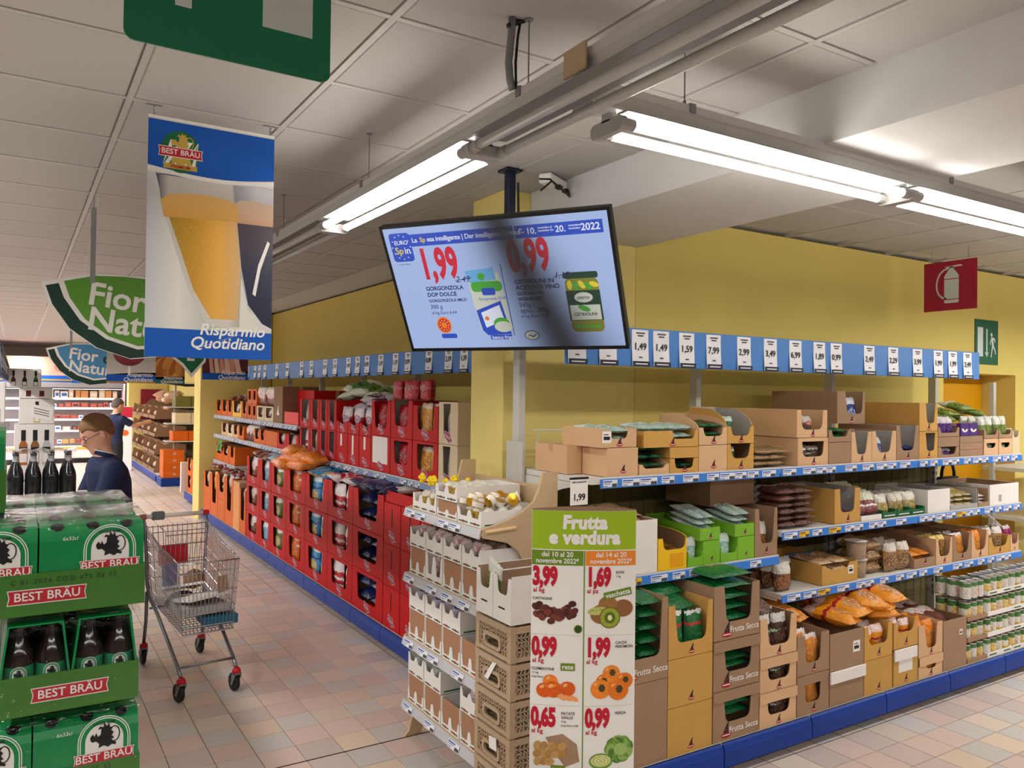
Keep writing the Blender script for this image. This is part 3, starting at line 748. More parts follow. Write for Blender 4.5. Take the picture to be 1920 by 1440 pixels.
# ------------------------------------------------------------ stock on the right-hand run
def R(label, x0, x1, z, h, d, mat, y=2.957, **k):
    loc = (x0, y, z)
    carton(label, loc, 0, x1 - x0, d, h, mat, **k)
    return loc
def V(w, z, tl=.18, bl=.26):     # notch narrowing downwards
    return (w * bl, w * (1 - bl), z, w * tl, w * (1 - tl))
T1, T2, T3, T4, T5 = 1.463, .979, 1.106, .756, .159
# top shelf, from the pillar outwards
R('small closed brown carton furthest back at the pillar end of top nut shelf', 2.296, 2.384, T1, .14, .28, TAN, y=3.15, top=True)
R('closed tan carton at the pillar end of the top nut shelf', 2.39, 2.583, T1, .137, .31, TAN, top=True, logo='nut')
l = R('tan tray with barcode sticker on top of the closed tan end carton', 2.352, 2.572, T1 + .14, .092, .31, TAN, hf=.088, notch=V(.22, .04, .22, .28), logo='nut', logo_z=.008, sticker=(.035, .05, .055))
flat('green and clear nut bag in the tray over the closed end carton', l, 0, .22, .3, .01, .10, 'clear', 2, 2, .24)
l = R('low tan carton with open notch beside the closed end carton', 2.592, 2.79, T1, .105, .30, TAN, hf=.05, notch=V(.198, .03, .1, .2), side='slant')
flat('dark green nut bag heaped in the low open tan carton', l, 0, .198, .28, .02, .15, 'pist', 2, 3, .22)
l = R('ochre tray with notch at the bottom of third stack of top shelf', 2.795, 2.992, T1, .073, .30, OCHRE, notch=V(.197, .022, .16, .2), logo='nut', logo_z=.002)
flat('green bag in the bottom ochre tray', l, 0, .197, .28, .01, .06, 'pist', 2, 1, .2)
R('flat closed ochre carton in the middle of third stack of top shelf', 2.795, 2.992, T1 + .076, .054, .30, OCHRE, top=True)
l = R('wide ochre carton with notch topping the third stack of top shelf', 2.62, 2.99, T1 + .133, .082, .32, OCHRE, notch=(.20, .34, .04, .19, .35), logo='nut', logo_z=.01)
flat('pale green and clear bag heaped on the wide ochre carton', l, 0, .37, .3, .03, .115, 'clear', 4, 2, .2)
R('closed tan carton under the notched tray with hooded back', 2.996, 3.202, T1, .135, .30, TAN, top=True, logo='nut')
l = R('tan tray with raised tabbed back holding green bags', 2.996, 3.202, T1 + .138, .155, .30, TAN, hf=.09, notch=V(.206, .045, .14, .2), side='curve', logo='nut', logo_z=.008)
flat('green nut bag in the tray with tabbed back', l, 0, .206, .26, .03, .12, 'pist', 2, 2, .2)
l = R('small ochre carton with deep notch below its grey-backed twin', 3.205, 3.408, T1, .138, .30, OCHRE, notch=V(.203, .06, .12, .2), logo='nut', logo_z=.012, inner=DKRAFT)
stand('green bag leaning in the lower small ochre carton', l, 0, .12, .2, .13, 'pist', 1, 2)
l = R('small ochre carton with grey inside and tall rounded back', 3.205, 3.408, T1 + .141, .19, .28, OCHRE, hf=.09, notch=V(.203, .04, .12, .2), side='curve', inner=GREYC, logo='nut', logo_z=.006)
stand('green bag leaning in the grey-lined ochre carton', l, 0, .11, .2, .16, 'pist', 1, 2)
for k in range(6):
    bag('flat loose seed bag on the top shelf, %s layer, %s pile' % (ORD[k // 2], ('left', 'right')[k % 2]), 'bag', 'loose seed bags on the top shelf', 'seed', .16, .22, .035, (3.50 + .13 * (k % 2) + .02 * (k // 2), 2.98, T1 + .02 + .032 * (k // 2)), (-pi / 2 + .03, 0, RB.uniform(-.15, .15)))
# two big twin cartons, upper one and lower one, sides shown to the camera
l = R('deep tan carton with round notch, lower of the big twin pair', 3.776, 4.046, T1, .158, .52, TAN, notch=V(.27, .05, .13, .17), bar=.02, top=True, logo='nut', logo_z=.01, inner=DKRAFT)
stand('bag of brown nuts in the lower big twin carton', l, 0, .27, .4, .12, 'prune', 2, 2)
l = R('deep tan carton with round notch, upper of the big twin pair', 3.766, 4.036, T1 + .161, .158, .52, TAN, notch=V(.27, .045, .13, .18), logo='nut', logo_z=.01)
stand('bag of walnuts in the upper big twin carton', l, 0, .2, .4, .13, 'choc', 2, 2)
R('closed light brown carton beside the big twin pair', 4.052, 4.262, T1, .127, .30, KRAFT, top=True)
l = R('light brown tray with green bags on a closed light brown carton', 4.052, 4.262, T1 + .13, .075, .30, KRAFT, hf=.07, notch=V(.21, .03, .12, .2))
flat('green bag in the light brown tray', l, 0, .21, .28, .012, .08, 'green', 2, 2, .2)
l = R('narrow tan carton with V notch and one bag left', 4.268, 4.466, T1, .186, .30, TAN, notch=V(.198, .05, .16, .30), inner=GREYC, logo='nut', logo_z=.012)
flat('teal bag lying at the bottom of the narrow V-notched carton', l, 0, .198, .28, .012, .06, 'aqua', 1, 1, .2)
l = R('tan carton with V notch and two navy bags inside', 4.47, 4.722, T1, .188, .30, TAN, notch=V(.252, .055, .15, .26), inner=GREYC, logo='nut', logo_z=.012)
stand('navy nut bag leaning in the tan V-notched carton', l, 0, .17, .2, .16, 'blue', 2, 2)
l = R('light brown carton with V notch, nearly empty, navy bag inside', 4.726, 4.972, T1, .22, .42, KRAFT, notch=V(.246, .06, .14, .24), inner=GREYC, logo='nut', logo_z=.012)
flat('navy bag on the floor of the nearly empty carton', l, 0, .246, .28, .012, .09, 'blue', 2, 2, .2)
l = R('big brown carton lying on top behind, navy bags in its slot', 4.30, 4.58, T1 + .232, .20, .50, KRAFT, y=3.08, notch=(.1, .25, .06, .08, .26), logo='nut', logo_z=.012)
stand('navy bag in the slot of the big brown carton on top', l, 0, .27, .3, .185, 'blue', 2, 2)
l = R('ochre carton with tall grey flap slot, upper of two', 4.978, 5.186, T1 + .182, .182, .50, OCHRE, notch=(.09, .17, .05, .07, .185), inner=GREYC, logo='nut', logo_z=.01)
l = R('ochre carton with tall grey flap slot, lower of two', 4.978, 5.19, T1, .179, .50, OCHRE, notch=(.09, .17, .05, .07, .185), inner=GREYC, bar=.01, logo='nut', logo_z=.01)
# purple and lime goods towards the door
l = R('low tray at the bottom of the purple bag stack', 5.196, 5.452, T1, .07, .28, KRAFT, notch=V(.256, .02, .14, .2))
stand('purple pouch in the bottom tray of the purple stack', l, 0, .22, .2, .06, 'purple', 3, 2)
R('closed carton in the middle of the purple bag stack', 5.196, 5.452, T1 + .073, .065, .28, KRAFT, top=True)
l = R('tray of purple pouches on top of the purple stack', 5.196, 5.452, T1 + .141, .06, .28, KRAFT, notch=V(.256, .025, .08, .14))
stand('purple and white pouch standing in the top tray', l, 0, .256, .2, .16, 'purple', 3, 2, hb=.13)
for k in range(3): R('flat closed carton, %s of three stacked next to the purple bags' % ('lowest', 'middle', 'topmost')[k], 5.462, 5.752, T1 + .047 * k, .045, .28, KRAFT, top=True)
for k in range(2):
    pp = R('purple box with round white face print, %s of a pair on flat cartons' % ('left', 'right')[k], 5.47 + .11 * k, 5.575 + .11 * k, T1 + .142, .085, .10, M('purple_card', '#4b2a78', .5), top=True)
    bb = MB(); bb.prism(ell(.052, .05, .04, .026, 14, pi, 2 * pi), 'y', -.0006, 0, 0); bb.prism(ell(.052, .044, .012, .008, 8), 'y', -.0012, 0, 1)
    put('emblem', bb.mesh('emblem', [WHITE, BLACK]), [o for o in COL.objects if o.name.startswith('carton')][-1])
for k, (a, c) in enumerate(((5.77, 5.96), (5.97, 6.155))):
    l = R('small carton with green slot at the bottom of the %s lime bag stack' % ('nearer', 'farther')[k], a, c, T1, .115, .28, TAN, notch=V(c - a, .05, .15, .2), bar=.03, inner=DGRNC)
    stand('lime pouch in the slot of the bottom carton', l, 0, c - a, .2, .08, 'lime', 2, 1)
    l = R('tray heaped with lime bags on top of the %s lime stack' % ('nearer', 'farther')[k], a, c, T1 + .118, .06, .28, KRAFT, notch=V(c - a, .025, .1, .16))
    stand('green and white bag of beans standing in the upper tray', l, 0, c - a, .22, .16, 'lime', 2, 3, hb=.15)
for k in range(5):
    bag('green bean bag lying over the lime bag trays', 'bag', 'bean bags lying on the lime bag trays', 'lime', .15, .22, .05, (5.62 + .11 * k, 3.1 + .04 * (k % 2), T1 + .24 + .04 * (k % 3)), (-pi / 2 + .2, 0, RB.uniform(-.5, .5)))
l = R('upright green and cream carton at the door end of top shelf', 6.16, 6.262, T1, .17, .2, BEIC, notch=V(.1, .12, .1, .2))
stand('olive pouch in the upright end carton', l, 0, .1, .15, .2, 'lime', 1, 2)

# second shelf, first bay
R('white carton with bread-coloured bags showing, beside the price poster', 2.50, 2.715, T2, .262, .5, WHC, inner=KRAFT)
for k in range(3): bag('round flat bag of flatbread on the white carton', 'bag', 'flatbread bags in the white carton', 'bread', .20, .24, .05, (2.61, 3.0 + .02 * k, T2 + .20 + .035 * k), (-pi / 2 + .12, 0, .1 * k))
l = R('yellow carton with low curved front and dark snacks', 2.722, 2.916, T2, .185, .26, YELC, hf=.16, notch=(.04, .18, .10, .03, .19), inner=DKRAFT, side='curve', slit=(.08, .17, .01, .08, M('orange_yellow_print', '#e8a50c', .5)))
flat('dark snack bag lying in the yellow carton', l, 0, .19, .22, .03, .11, 'yellowp', 2, 2, .18)
for k, (a, c, e) in enumerate(((2.925, 3.03, 3.156), (3.162, 3.288, 3.418))):
    nm = ('nearer', 'farther')[k]
    l = R('small lime green box with aqua label pouch, %s of two pairs' % nm, a, c, T2, .075, .24, GRNC, notch=V(c - a, .045, .05, .08))
    stand('pale aqua pouch standing in the small lime green box', l, 0, c - a, .2, .15, 'aqua', 1, 3, hb=.14)
    R('closed lime green box, %s of two under the lime trays' % nm, c + .003, e, T2, .122, .34, GRNC, top=True, logo='nut')
    l = R('lime green tray heaped with clear bags, %s of two' % nm, c - .02, e, T2 + .125, .085, .42, GRNC, hf=.065, side='low', logo='nut', logo_z=.012)
    flat('clear bag with white label heaped in the lime tray', l, 0, e - c + .02, .3, .03, .13, 'clear', 2, 3, .22, tilt=.2)
l = R('tall brown carton with narrow slot, last before the shelf step', 3.424, 3.606, T2, .262, .50, KRAFT, notch=(.05, .145, .07, .03, .16), logo='nut', logo_z=.02)
stand('bag of brown almonds in the tall brown slot carton', l, 0, .18, .3, .2, 'date', 1, 3, hb=.18)
for k in range(2):
    R('long closed brown carton pushed to the back above the %s items' % ('lime', 'tall carton')[k], 3.16 + .24 * k, 3.38 + .24 * k, T2 + (.0 if k else .0) + .23, .13, .3, DKRAFT, y=3.25, top=True) if False else None
R('dark brown carton standing high behind the tall slot carton', 3.25, 3.60, T2 + .265, .16, .35, DKRAFT, y=3.12, top=True)
R('brown carton base behind the lime trays', 3.25, 3.42, T2, .26, .12, DKRAFT, y=3.42, top=True) if False else None

# second shelf, far bays
for l_ in range(6):
    for k in range(2):
        bag('white and brown bag in the tall loose pile, %s layer, %s side' % (ORD[l_], ('left', 'right')[k]), 'bag', 'piled brown and white bags at the shelf step', 'choc', .16, .25, .045, (3.72 + .16 * k + RB.uniform(-.015, .015), 2.975 + .01 * (l_ % 2), T3 + .02 + .037 * l_), (-pi / 2 + .02, 0, RB.uniform(-.12, .12)))
for k in range(4): bag('dark bag on top at the back of the loose pile', 'bag', 'dark bags behind the loose pile', 'prune', .17, .26, .05, (3.74 + .1 * k, 3.3, T3 + .05 + .05 * k), (-pi / 2 + .05, 0, .2 * k))
l = R('ochre carton with large grey-lined opening, nearly empty', 4.112, 4.356, T3, .206, .40, OCHRE, notch=V(.244, .065, .2, .24), inner=GREYC, logo='nut', logo_z=.014)
flat('white pouch at the bottom of the nearly empty ochre carton', l, 0, .2, .2, .012, .08, 'choc', 1, 2, .18)
R('low white tray under the maroon bags', 4.37, 4.575, T3, .03, .3, WHC)
for k in range(10):
    bag('maroon and cream bag in the low white tray, %s row, %s' % (ORD[k // 2], ('left', 'right')[k % 2]), 'bag', 'maroon bags in the low white tray', 'maroon', .12, .15, .05, (4.42 + .1 * (k % 2), 2.985 + .04 * (k // 2), T3 + .033 + .012 * (k // 2)), (-.5, 0, RB.uniform(-.2, .2)))
for q in range(3):
    a = 4.585 + .155 * q
    l = R('dark green tray of dried fruit pouches, %s of three in a row' % ORD[q], a, a + .15, T3, .05, .3, DGRNC, notch=V(.15, .035, .1, .14), side='low')
    b = MB(); b.box(.02, .13, -.0008, 0, .012, .018); b.build('lettering', WHITE, [o for o in COL.objects if o.name.startswith('carton')][-1])
    stand('cream dried fruit pouch in the %s dark green tray' % ORD[q], l, 0, .15, .25, .15, 'salad', 1 + q % 2, 3, hb=.14, lean=.22)
R('white closed carton beside the dark green trays', 5.08, 5.34, T3, .15, .38, WHC, top=False, inner=GREYC)
l = R('low carton with grey edge holding cream pouches', 5.35, 5.69, T3, .13, .38, GREYC, hf=.03, side='full')
flat('cream pouch lying in the grey-edged carton', l, 0, .34, .3, .01, .1, 'salad', 3, 3, .2, tilt=.2)
l = R('low open carton with few pouches before the white end carton', 5.70, 5.84, T3, .12, .38, KRAFT, hf=.03)
flat('silver pouch in the low open carton before the end', l, 0, .14, .3, .01, .08, 'silver', 1, 3, .2, tilt=.2)
R('wide white carton with small grey print at the door end', 5.85, 6.25, T3, .145, .38, WHC, inner=KRAFT, slit=(.12, .16, .02, .07, GREYC))

# third shelf, far bays
for k in range(3):
    bag('bag of dates with white label beside the shelf step, %s back' % ORD[k], 'bag', 'date bags standing at the step of the third shelf', 'date', .12, .165, .07, (3.70 + .0 * k, 3.0 + .09 * k, T4), (-.05, 0, .12 * k - .1))
for k in range(3): bag('bag of dark dates behind the first date bags, %s back' % ORD[k], 'bag', 'rear date bags', 'prune', .12, .16, .07, (3.86, 3.12 + .09 * k, T4), (-.04, 0, .1))
l = R('wide open kraft carton with white label on the third shelf', 4.0, 4.335, T4, .12, .56, OCHRE, hf=.115, notch=(.06, .24, .085, .03, .26), sticker=(.27, .07, .05))
flat('bag of flaked almonds in the wide open kraft carton', l, 0, .3, .4, .05, .14, 'almond', 2, 2, .26)
TUBM = M('clear_tub_plastic', '#e6dccf', .2, noise=0, alpha=.22); PEAN = bagmat('peanut_fill', '#c99a5e', win='#dcb07a', win2='#7c5022', wc=(.5, .5), wr=(.7, .7), spots=50, rough=.6)
for k in range(2):
    o = thing('plastic_tub', '%s clear plastic tub of peanuts with white lid' % ('upper', 'lower')[1 - k], 'tub', (4.41, 3.02, T4 + .112 * k), 0)
    MB().lathe([(.001, .002), (.052, .002), (.06, .095), (.001, .095)], 18).build('peanuts', PEAN, o, True)
    MB().lathe([(.001, 0), (.055, 0), (.063, .098), (.067, .1), (.067, .109), (.001, .109)], 18, mis=[1, 1, 1, 1, 0]).build('tub_wall', [WHITE, TUBM], o)
for k in range(6):
    bag('flat clear pack of mixed nuts beside the tubs, %s %s up' % (('front stack', 'rear stack')[k // 3], ORD[k % 3]), 'bag', 'stacked clear packs of nuts beside the tubs', 'nuts', .15, .16, .075, (4.575, 3.0 + .08 * (k // 3), T4 + .036 + .07 * (k % 3)), (-pi / 2, 0, .02 * k))
for k in range(6):
    bag('standing clear bag of mixed nuts with white label, %s row, %s' % (ORD[k // 2], ('left', 'right')[k % 2]), 'bag', 'standing nut bags on the third shelf', 'nuts', .115, .18, .07, (4.73 + .13 * (k % 2), 3.0 + .08 * (k // 2), T4), (-.04, 0, RB.uniform(-.1, .1)))
l = R('brown carton with low swooping side beside the nut bags', 4.93, 5.17, T4, .19, .5, KRAFT, hf=.06, side='curve', logo='nut')
flat('orange and brown bag in the swooping brown carton', l, 0, .24, .4, .01, .1, 'orange2', 2, 2, .26)
x = 5.18
for nm, wd, mt, bm, hh in (('tan slot carton of dark snacks', .2, TAN, 'yellowp', .17), ('brown slot carton of orange corn bags', .235, KRAFT, 'popcorn', .18), ('tan slot carton of one corn bag', .225, TAN, 'orange2', .18), ('ochre carton of clear nut bags standing high', .3, OCHRE, 'nuts', .12), ('light carton of magenta bags at the door end', .12, TAN, 'magenta', .12)):
    l = R(nm + ' on the third shelf', x, x + wd - .006, T4, hh, .42, mt, notch=V(wd, .05, .12, .22), logo='nut', logo_z=.008)
    stand('bag in the ' + nm, l, 0, wd - .006, .3, hh, bm, 2, 2, hb=.175)
    x += wd

# base shelf
YB0 = 2.757
R('tall plain brown carton under the first notched nut carton', 2.30, 2.603, T5, .377, .40, KRAFT, y=YB0, top=True)
l = R('tall notched brown carton of dark green bags beside the poster', 2.30, 2.603, T5 + .38, .375, .40, KRAFT, y=YB0, notch=(.05, .255, .11, .03, .27), logo='bignut', logo_z=.03)
flat('shiny dark green nut bag stacked in the tall end carton', l, 0, .303, .36, .02, .38, 'green', 2, 6, .30)
for k in range(2): R('closed ochre carton, %s of two below the pistachio bags' % ('bottom', 'top')[k], 2.608, 2.898, T5 + .228 * k, .225, .40, OCHRE, y=YB0, top=True, logo='nut', logo_z=.025)
l = R('notched ochre carton of green and white pistachio bags', 2.608, 2.898, T5 + .456, .25, .40, OCHRE, y=YB0, notch=(.06, .245, .07, .04, .26), logo='nut', logo_z=.02)
stand('green and white pistachio bag in the notched ochre carton', l, 0, .29, .36, .24, 'green2', 2, 5, hb=.2, lean=.02)
for k in range(2): bag('large green bag lying on the pistachio bags, %s one' % ('lower', 'upper')[k], 'bag', 'large green bags over the pistachio carton', 'green', .25, .34, .07, (2.74 + .03 * k, 2.82 + .1 * k, T5 + .665 + .045 * k), (-pi / 2 + .1, 0, .15 * k))
for k in range(3):
    l = R('brown carton lettered for dried nuts with green bags, %s of three' % ('bottom', 'middle', 'top')[k], 2.906, 3.232, T5 + (0, .247, .494)[k], (.243, .243, .265)[k], .42, KRAFT, y=YB0, notch=(.09, .26, .085, .07, .275), bar=None if k == 2 else .05, lip=k < 2, top=False, logo='bignut', logo_z=.025, inner=DKRAFT)
    flat('bright green bag lying in the %s lettered brown carton' % ('bottom', 'middle', 'top')[k], l, 0, .326, .36, .085 if k != 2 else .06, (.235, .15, .33)[k], 'green', 1, (3, 2, 5)[k], .32, tilt=.03)
for k in range(3):
    l = R('light tan carton of dark prune bags, %s of three' % ('bottom', 'middle', 'top')[k], 3.24, 3.522, T5 + (0, .178, .356)[k], (.174, .174, .20)[k], .38, TAN, y=YB0, notch=(.07, .225, .055, .05, .24), bar=.038 if k < 2 else None, lip=k < 2, logo='nut', logo_z=.012, inner=DKRAFT)
    stand('dark prune bag in the %s light tan carton' % ('bottom', 'middle', 'top')[k], l, 0, .282, .34, .15, 'prune', 2, 3, hb=(.14, .14, .2)[k])
for k in range(2): bag('silvery prune bag lying slantwise on the top prune carton', 'bag', 'loose prune bags on the top prune carton', 'prune', .11, .2, .045, (3.30 + .1 * k, 2.83, T5 + .54), (-.9, .3 - .6 * k, .3))
for k in range(2):
    l = R('brown carton of golden corn bags, %s of two' % ('bottom', 'top')[k], 3.53, 3.795, T5 + .213 * k, .21, .38, KRAFT, y=YB0, notch=(.07, .19, .06, .06, .2), bar=.05 if k == 0 else None, logo='nut', logo_z=.018)
    stand('golden corn bag in the %s brown corn carton' % ('bottom', 'top')[k], l, 0, .25, .34, .2, 'popcorn', 2, 3, hb=.19)
for k in range(6): bag('golden corn bag lying over the corn cartons, %s row, %s from left' % (ORD[k // 3], ORD[k % 3]), 'bag', 'corn bags lying over the corn cartons', 'popcorn', .15, .24, .06, (3.60 + .1 * (k % 3), 2.92 + .17 * (k // 3), T5 + .44 + .03 * (k % 2)), (-pi / 2 + .15, 0, RB.uniform(-.4, .4)))
R('lower brown carton covered by a white strip', 3.803, 4.105, T5, .185, .42, KRAFT, y=YB0, top=True)
o = [o for o in COL.objects if o.name.startswith('carton')][-1]; MB().bev(-.004, .31, -.012, -.001, .125, .19, .002).build('white_strip', WHC, o)
R('wide open brown carton with barcode sticker in the base row', 3.803, 4.105, T5 + .19, .205, .42, KRAFT, y=YB0, sticker=(.235, .11, .062), inner=DKRAFT)
for k in range(4): bag('orange bag in the wide open sticker carton', 'bag', 'orange bags in the wide open sticker carton', 'orange', .15, .24, .06, (3.88 + .14 * (k % 2), 2.95 + .05 * (k // 2), T5 + .26 + .05 * (k // 2)), (-pi / 2 + .2, 0, RB.uniform(-.3, .3)))
R('closed ochre carton under the heaped orange bags', 4.112, 4.378, T5, .195, .40, OCHRE, y=YB0, top=True, logo='nut')
l = R('notched ochre carton heaped with orange peanut bags', 4.112, 4.378, T5 + .198, .19, .40, OCHRE, y=YB0, notch=V(.266, .08, .14, .18), logo='nut')
stand('orange peanut bag upright in the heaped ochre carton', l, 0, .266, .34, .2, 'orange', 2, 3, hb=.17)
R('ochre carton with white flap panel below white-labelled bag', 4.394, 4.636, T5, .2, .40, OCHRE, y=YB0, top=True, logo='nut', slit=(.05, .19, .075, .17, WHC))
o = [o for o in COL.objects if o.name.startswith('carton')][-1]; MB().bev(-.002, .225, -.012, -.001, .15, .215, .002).build('white_flap', WHC, o)
l = R('ochre carton with dipped front and white-labelled bag over it', 4.394, 4.636, T5 + .218, .155, .40, OCHRE, y=YB0, notch=V(.242, .09, .12, .2), logo='nut')
stand('orange and white bag in the dipped ochre carton', l, 0, .242, .34, .17, 'orange', 2, 3, hb=.15)
for k in range(2):
    l = R('pale tan carton with tapered sides of caramel snacks, %s of two' % ('bottom', 'top')[k], 4.65, 4.905, T5 + .128 * k, (.125, .19)[k], .40, TAN, y=YB0, notch=(.09, .185, .045, .06, .2), bar=.03 if k == 0 else None, lip=k == 0, logo='nut', logo_z=.006)
    stand('caramel coloured bag in the %s pale tan carton' % ('bottom', 'top')[k], l, 0, .255, .34, .15, 'orange2', 2, 3, hb=(.1, .19)[k])
R('tall plain brown carton with small label before the tins', 4.915, 5.18, T5, .31, .40, KRAFT, y=YB0, sticker=(.2, .22, .035), inner=DKRAFT)
for k in range(4): bag('brown and white bag on the tall plain carton', 'bag', 'bags in the tall plain carton before the tins', 'choco', .12, .2, .06, (4.98 + .13 * (k % 2), 2.85 + .16 * (k // 2), T5 + .27), (-pi / 2 + .2, 0, RB.uniform(-.4, .4)))
for k in range(12):
    bag('large orange bag heaped over the base cartons, %s of its %s row' % (ORD[k % 6], ('front', 'rear')[k // 6]), 'bag', 'large orange peanut bags heaped in the base row', 'orange', .2, .3, .085, (4.10 + .085 * (k % 6) + RB.uniform(0, .03), 2.80 + .17 * (k // 6), T5 + .41 + .035 * (k % 3)), (-pi / 2 + .14 + RB.uniform(-.1, .1), RB.uniform(-.1, .1), RB.uniform(-.5, .5)))

# tins
TINM = M('tin_steel', '#c9c8c4', .25, metal=.85, noise=0)
TINL = bagmat('tin_label', '#efe9da', top='#3f7a34', ztop=.62, low='#e9b52c', zlow=.28, win='#e8a52c', win2='#f2d98a', wc=(.3, .4), wr=(.3, .3), rough=.35)
TINL2 = bagmat('tin_label_white', '#e9e6de', top='#4d8640', ztop=.7, win='#d9573a', win2='#efe6d0', wc=(.6, .36), wr=(.24, .24), rough=.35)
def tin_mesh(k):
    if ('tin', k) not in MC:
        MC['tin', k] = MB().lathe([(.033, 0), (.036, .002), (.036, .006), (.0352, .008), (.0352, .102), (.036, .104), (.036, .11), (.033, .11), (.032, .107), (.001, .107)], 14, mis=[0, 0, 0, 1, 0, 0, 0, 0, 0, 0]).mesh('tin', [TINM, (TINL, TINL2)[k]])
    return MC['tin', k]
for bi, (xa, nx, levels, ny) in enumerate(((5.195, 3, 3, 3), (5.44, 4, 4, 2), (5.755, 4, 4, 2), (6.07, 2, 4, 2))):
    for lv in range(levels):
        z = T5 + .135 * lv
        wd = nx * .075 + .008
        t = R('shallow white-edged tray of tins, %s level of the %s tin stack' % (ORD[lv], ORD[bi]), xa, xa + wd, z, .028, ny * .075 + .012, WHC if bi else KRAFT, y=YB0, name='tray', cat='tray')
        if bi == 1 and lv in (0, 3) or bi == 2:
            o = [o for o in COL.objects if o.name.startswith('tray')][-1]
            b = MB(); b.box(.02, wd * .36, -.0008, 0, .010, .018); b.box(wd * .66, wd - .02, -.0008, 0, .010, .018); b.build('green_print', DGRNC, o)
        for j in range(ny):
            for i in range(nx):
                put('tin', tin_mesh((i + bi + lv) % 2), None, (xa + .0415 + .075 * i, YB0 + .044 + .075 * j, z + .0055), (0, 0, RB.uniform(0, 6)), None, 'vegetable tin in %s tin stack, %s level, %s, %s from left' % (ORD[bi], ORD[lv], ROWS[j], ORD[i]), 'tin', 'tins in the %s tin stack' % ORD[bi])
z = T5 + .135 * 3
for q, (x, y) in enumerate(((5.24, 2.80), (5.315, 2.80), (5.39, 2.80), (5.24, 2.88), (5.24, 2.96), (5.32, 2.90), (5.39, 2.88))):
    put('tin', tin_mesh(1), None, (x, y, z), (0, 0, RB.uniform(0, 6)), None, 'loose tin on top of the lowest tin stack, %s counting from the front left' % ORD[q], 'tin', 'loose tins on top of the first stack')
# ------------------------------------------------------------ stock on the aisle run (faces -x, stands at x = 2.29)
def Lf(label, yn, yf, z, h, d, mat, x=2.295, **k):
    """carton between y = yn (near) and yf (far)"""
    loc = (x, yf - .004, z)
    carton(label, loc, RZL, yf - yn - .008, d, h, mat, **k)
    return loc, yf - yn - .008
row3 = ('bottom', 'middle', 'top')
cols = [(5.41, 6.03, 'navy', 'navy and cream bags'), (6.03, 6.63, 'redwhite', 'red and white bags'), (6.63, 7.26, 'bluey', 'sky blue biscuit bags'),
        (7.26, 7.86, 'oran', 'orange biscuit bags'), (7.86, 8.42, 'grn', 'green biscuit bags'), (8.42, 8.87, 'ltblue', 'pale blue biscuit bags'), (8.87, 9.46, 'choco', 'cream and brown bags')]
for ci, (a, c, bm, nm) in enumerate(cols):
    for k in range(3):
        w_ = c - a - .008; z = T5 + .318 * k; hh = .314 if k < 2 else .30
        lo, _ = Lf('red carton of %s, %s of its three' % (nm, row3[k]), a, c, z, hh, .40, REDC, notch=(w_ * .2, w_ * .78, .085, w_ * .16, w_ * .82), bar=.03 if k < 2 else None, inner=DKRAFT, logo='ribbon', logo_z=.05)
        if bm == 'navy': flat('navy and cream bag in the %s red carton' % row3[k], lo, RZL, w_, .36, .05, .27, bm, 2, 2, .30, tilt=.1)
        else: stand('one of the %s in the %s red carton' % (nm, row3[k]), lo, RZL, w_, .3, .27, bm, 2, 1, hb=.25, y0=.006, z0=.045)
for nm, a, c in (('with a dark slit front', 5.11, 5.405), ('next to the wooden rack', 4.80, 5.105)):
    for k in range(3):
        w_ = c - a - .008
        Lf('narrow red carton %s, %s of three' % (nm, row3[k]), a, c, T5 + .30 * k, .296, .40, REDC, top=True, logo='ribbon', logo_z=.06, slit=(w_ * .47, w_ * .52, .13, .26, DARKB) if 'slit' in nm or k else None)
lo, w_ = Lf('red carton with open front on the narrow slit cartons', 4.84, 5.38, T5 + .903, .10, .35, REDC, hf=.08, side='low', inner=REDC)
for k in range(3): Lf('plain red carton hidden beside the rack, %s of three' % row3[k], 4.30, 4.79, T5 + .30 * k, .296, .40, REDC, top=True)
def heap(label, group, mat, n, y0, y1, x0, x1, z0, w, h, t, tilt=.2, spread=.5, step=.03):
    for k in range(n):
        f = (k + .5) / n
        bag(suf(label, '%s from the near end' % ORD[k]), 'bag', group, mat, w, h, t, (x0 + (x1 - x0) * RB.random(), y0 + (y1 - y0) * f, z0 + step * (k % 3)), (-pi / 2 + tilt + RB.uniform(-.1, .1), RB.uniform(-.15, .15), RZL + RB.uniform(-spread, spread)))
heap('large navy and cream bag heaped over its red carton', 'navy and cream bags over the top carton', 'navy', 6, 5.40, 6.0, 2.25, 2.30, T5 + .965, .2, .34, .07, tilt=-.02, step=.008)
heap('red and white bag heaped over its red carton', 'red and white bags over the top carton', 'redwhite', 4, 6.1, 6.6, 2.26, 2.31, T5 + .96, .2, .3, .07, tilt=-.02, step=.008)
heap('sky blue bag heaped over its red carton', 'sky blue bags over the top carton', 'bluey', 4, 6.7, 7.2, 2.26, 2.31, T5 + .96, .2, .3, .07, tilt=-.02, step=.008)
for k, (yy, xx_, zz) in enumerate(((7.62, 2.21, 1.17), (7.25, 2.23, 1.165), (7.50, 2.27, 1.27), (7.12, 2.25, 1.26), (7.36, 2.20, 1.225))):
    bag('bright orange crisps bag lying lengthwise on the red cartons, %s from the floor' % ORD[k], 'bag', 'orange crisps bags lying on top of the stacks', 'orcrisp', .19, .42, .11, (xx_, yy + .2, zz), (-pi / 2 + RB.uniform(-.1, .1), 0, pi + RB.uniform(-.2, .2)))
heap('pale bag lying on the green biscuit cartons', 'mixed bags lying over the far red cartons', 'ltblue', 3, 7.9, 8.8, 2.26, 2.31, T5 + .965, .22, .3, .07, tilt=-.02, step=.008)
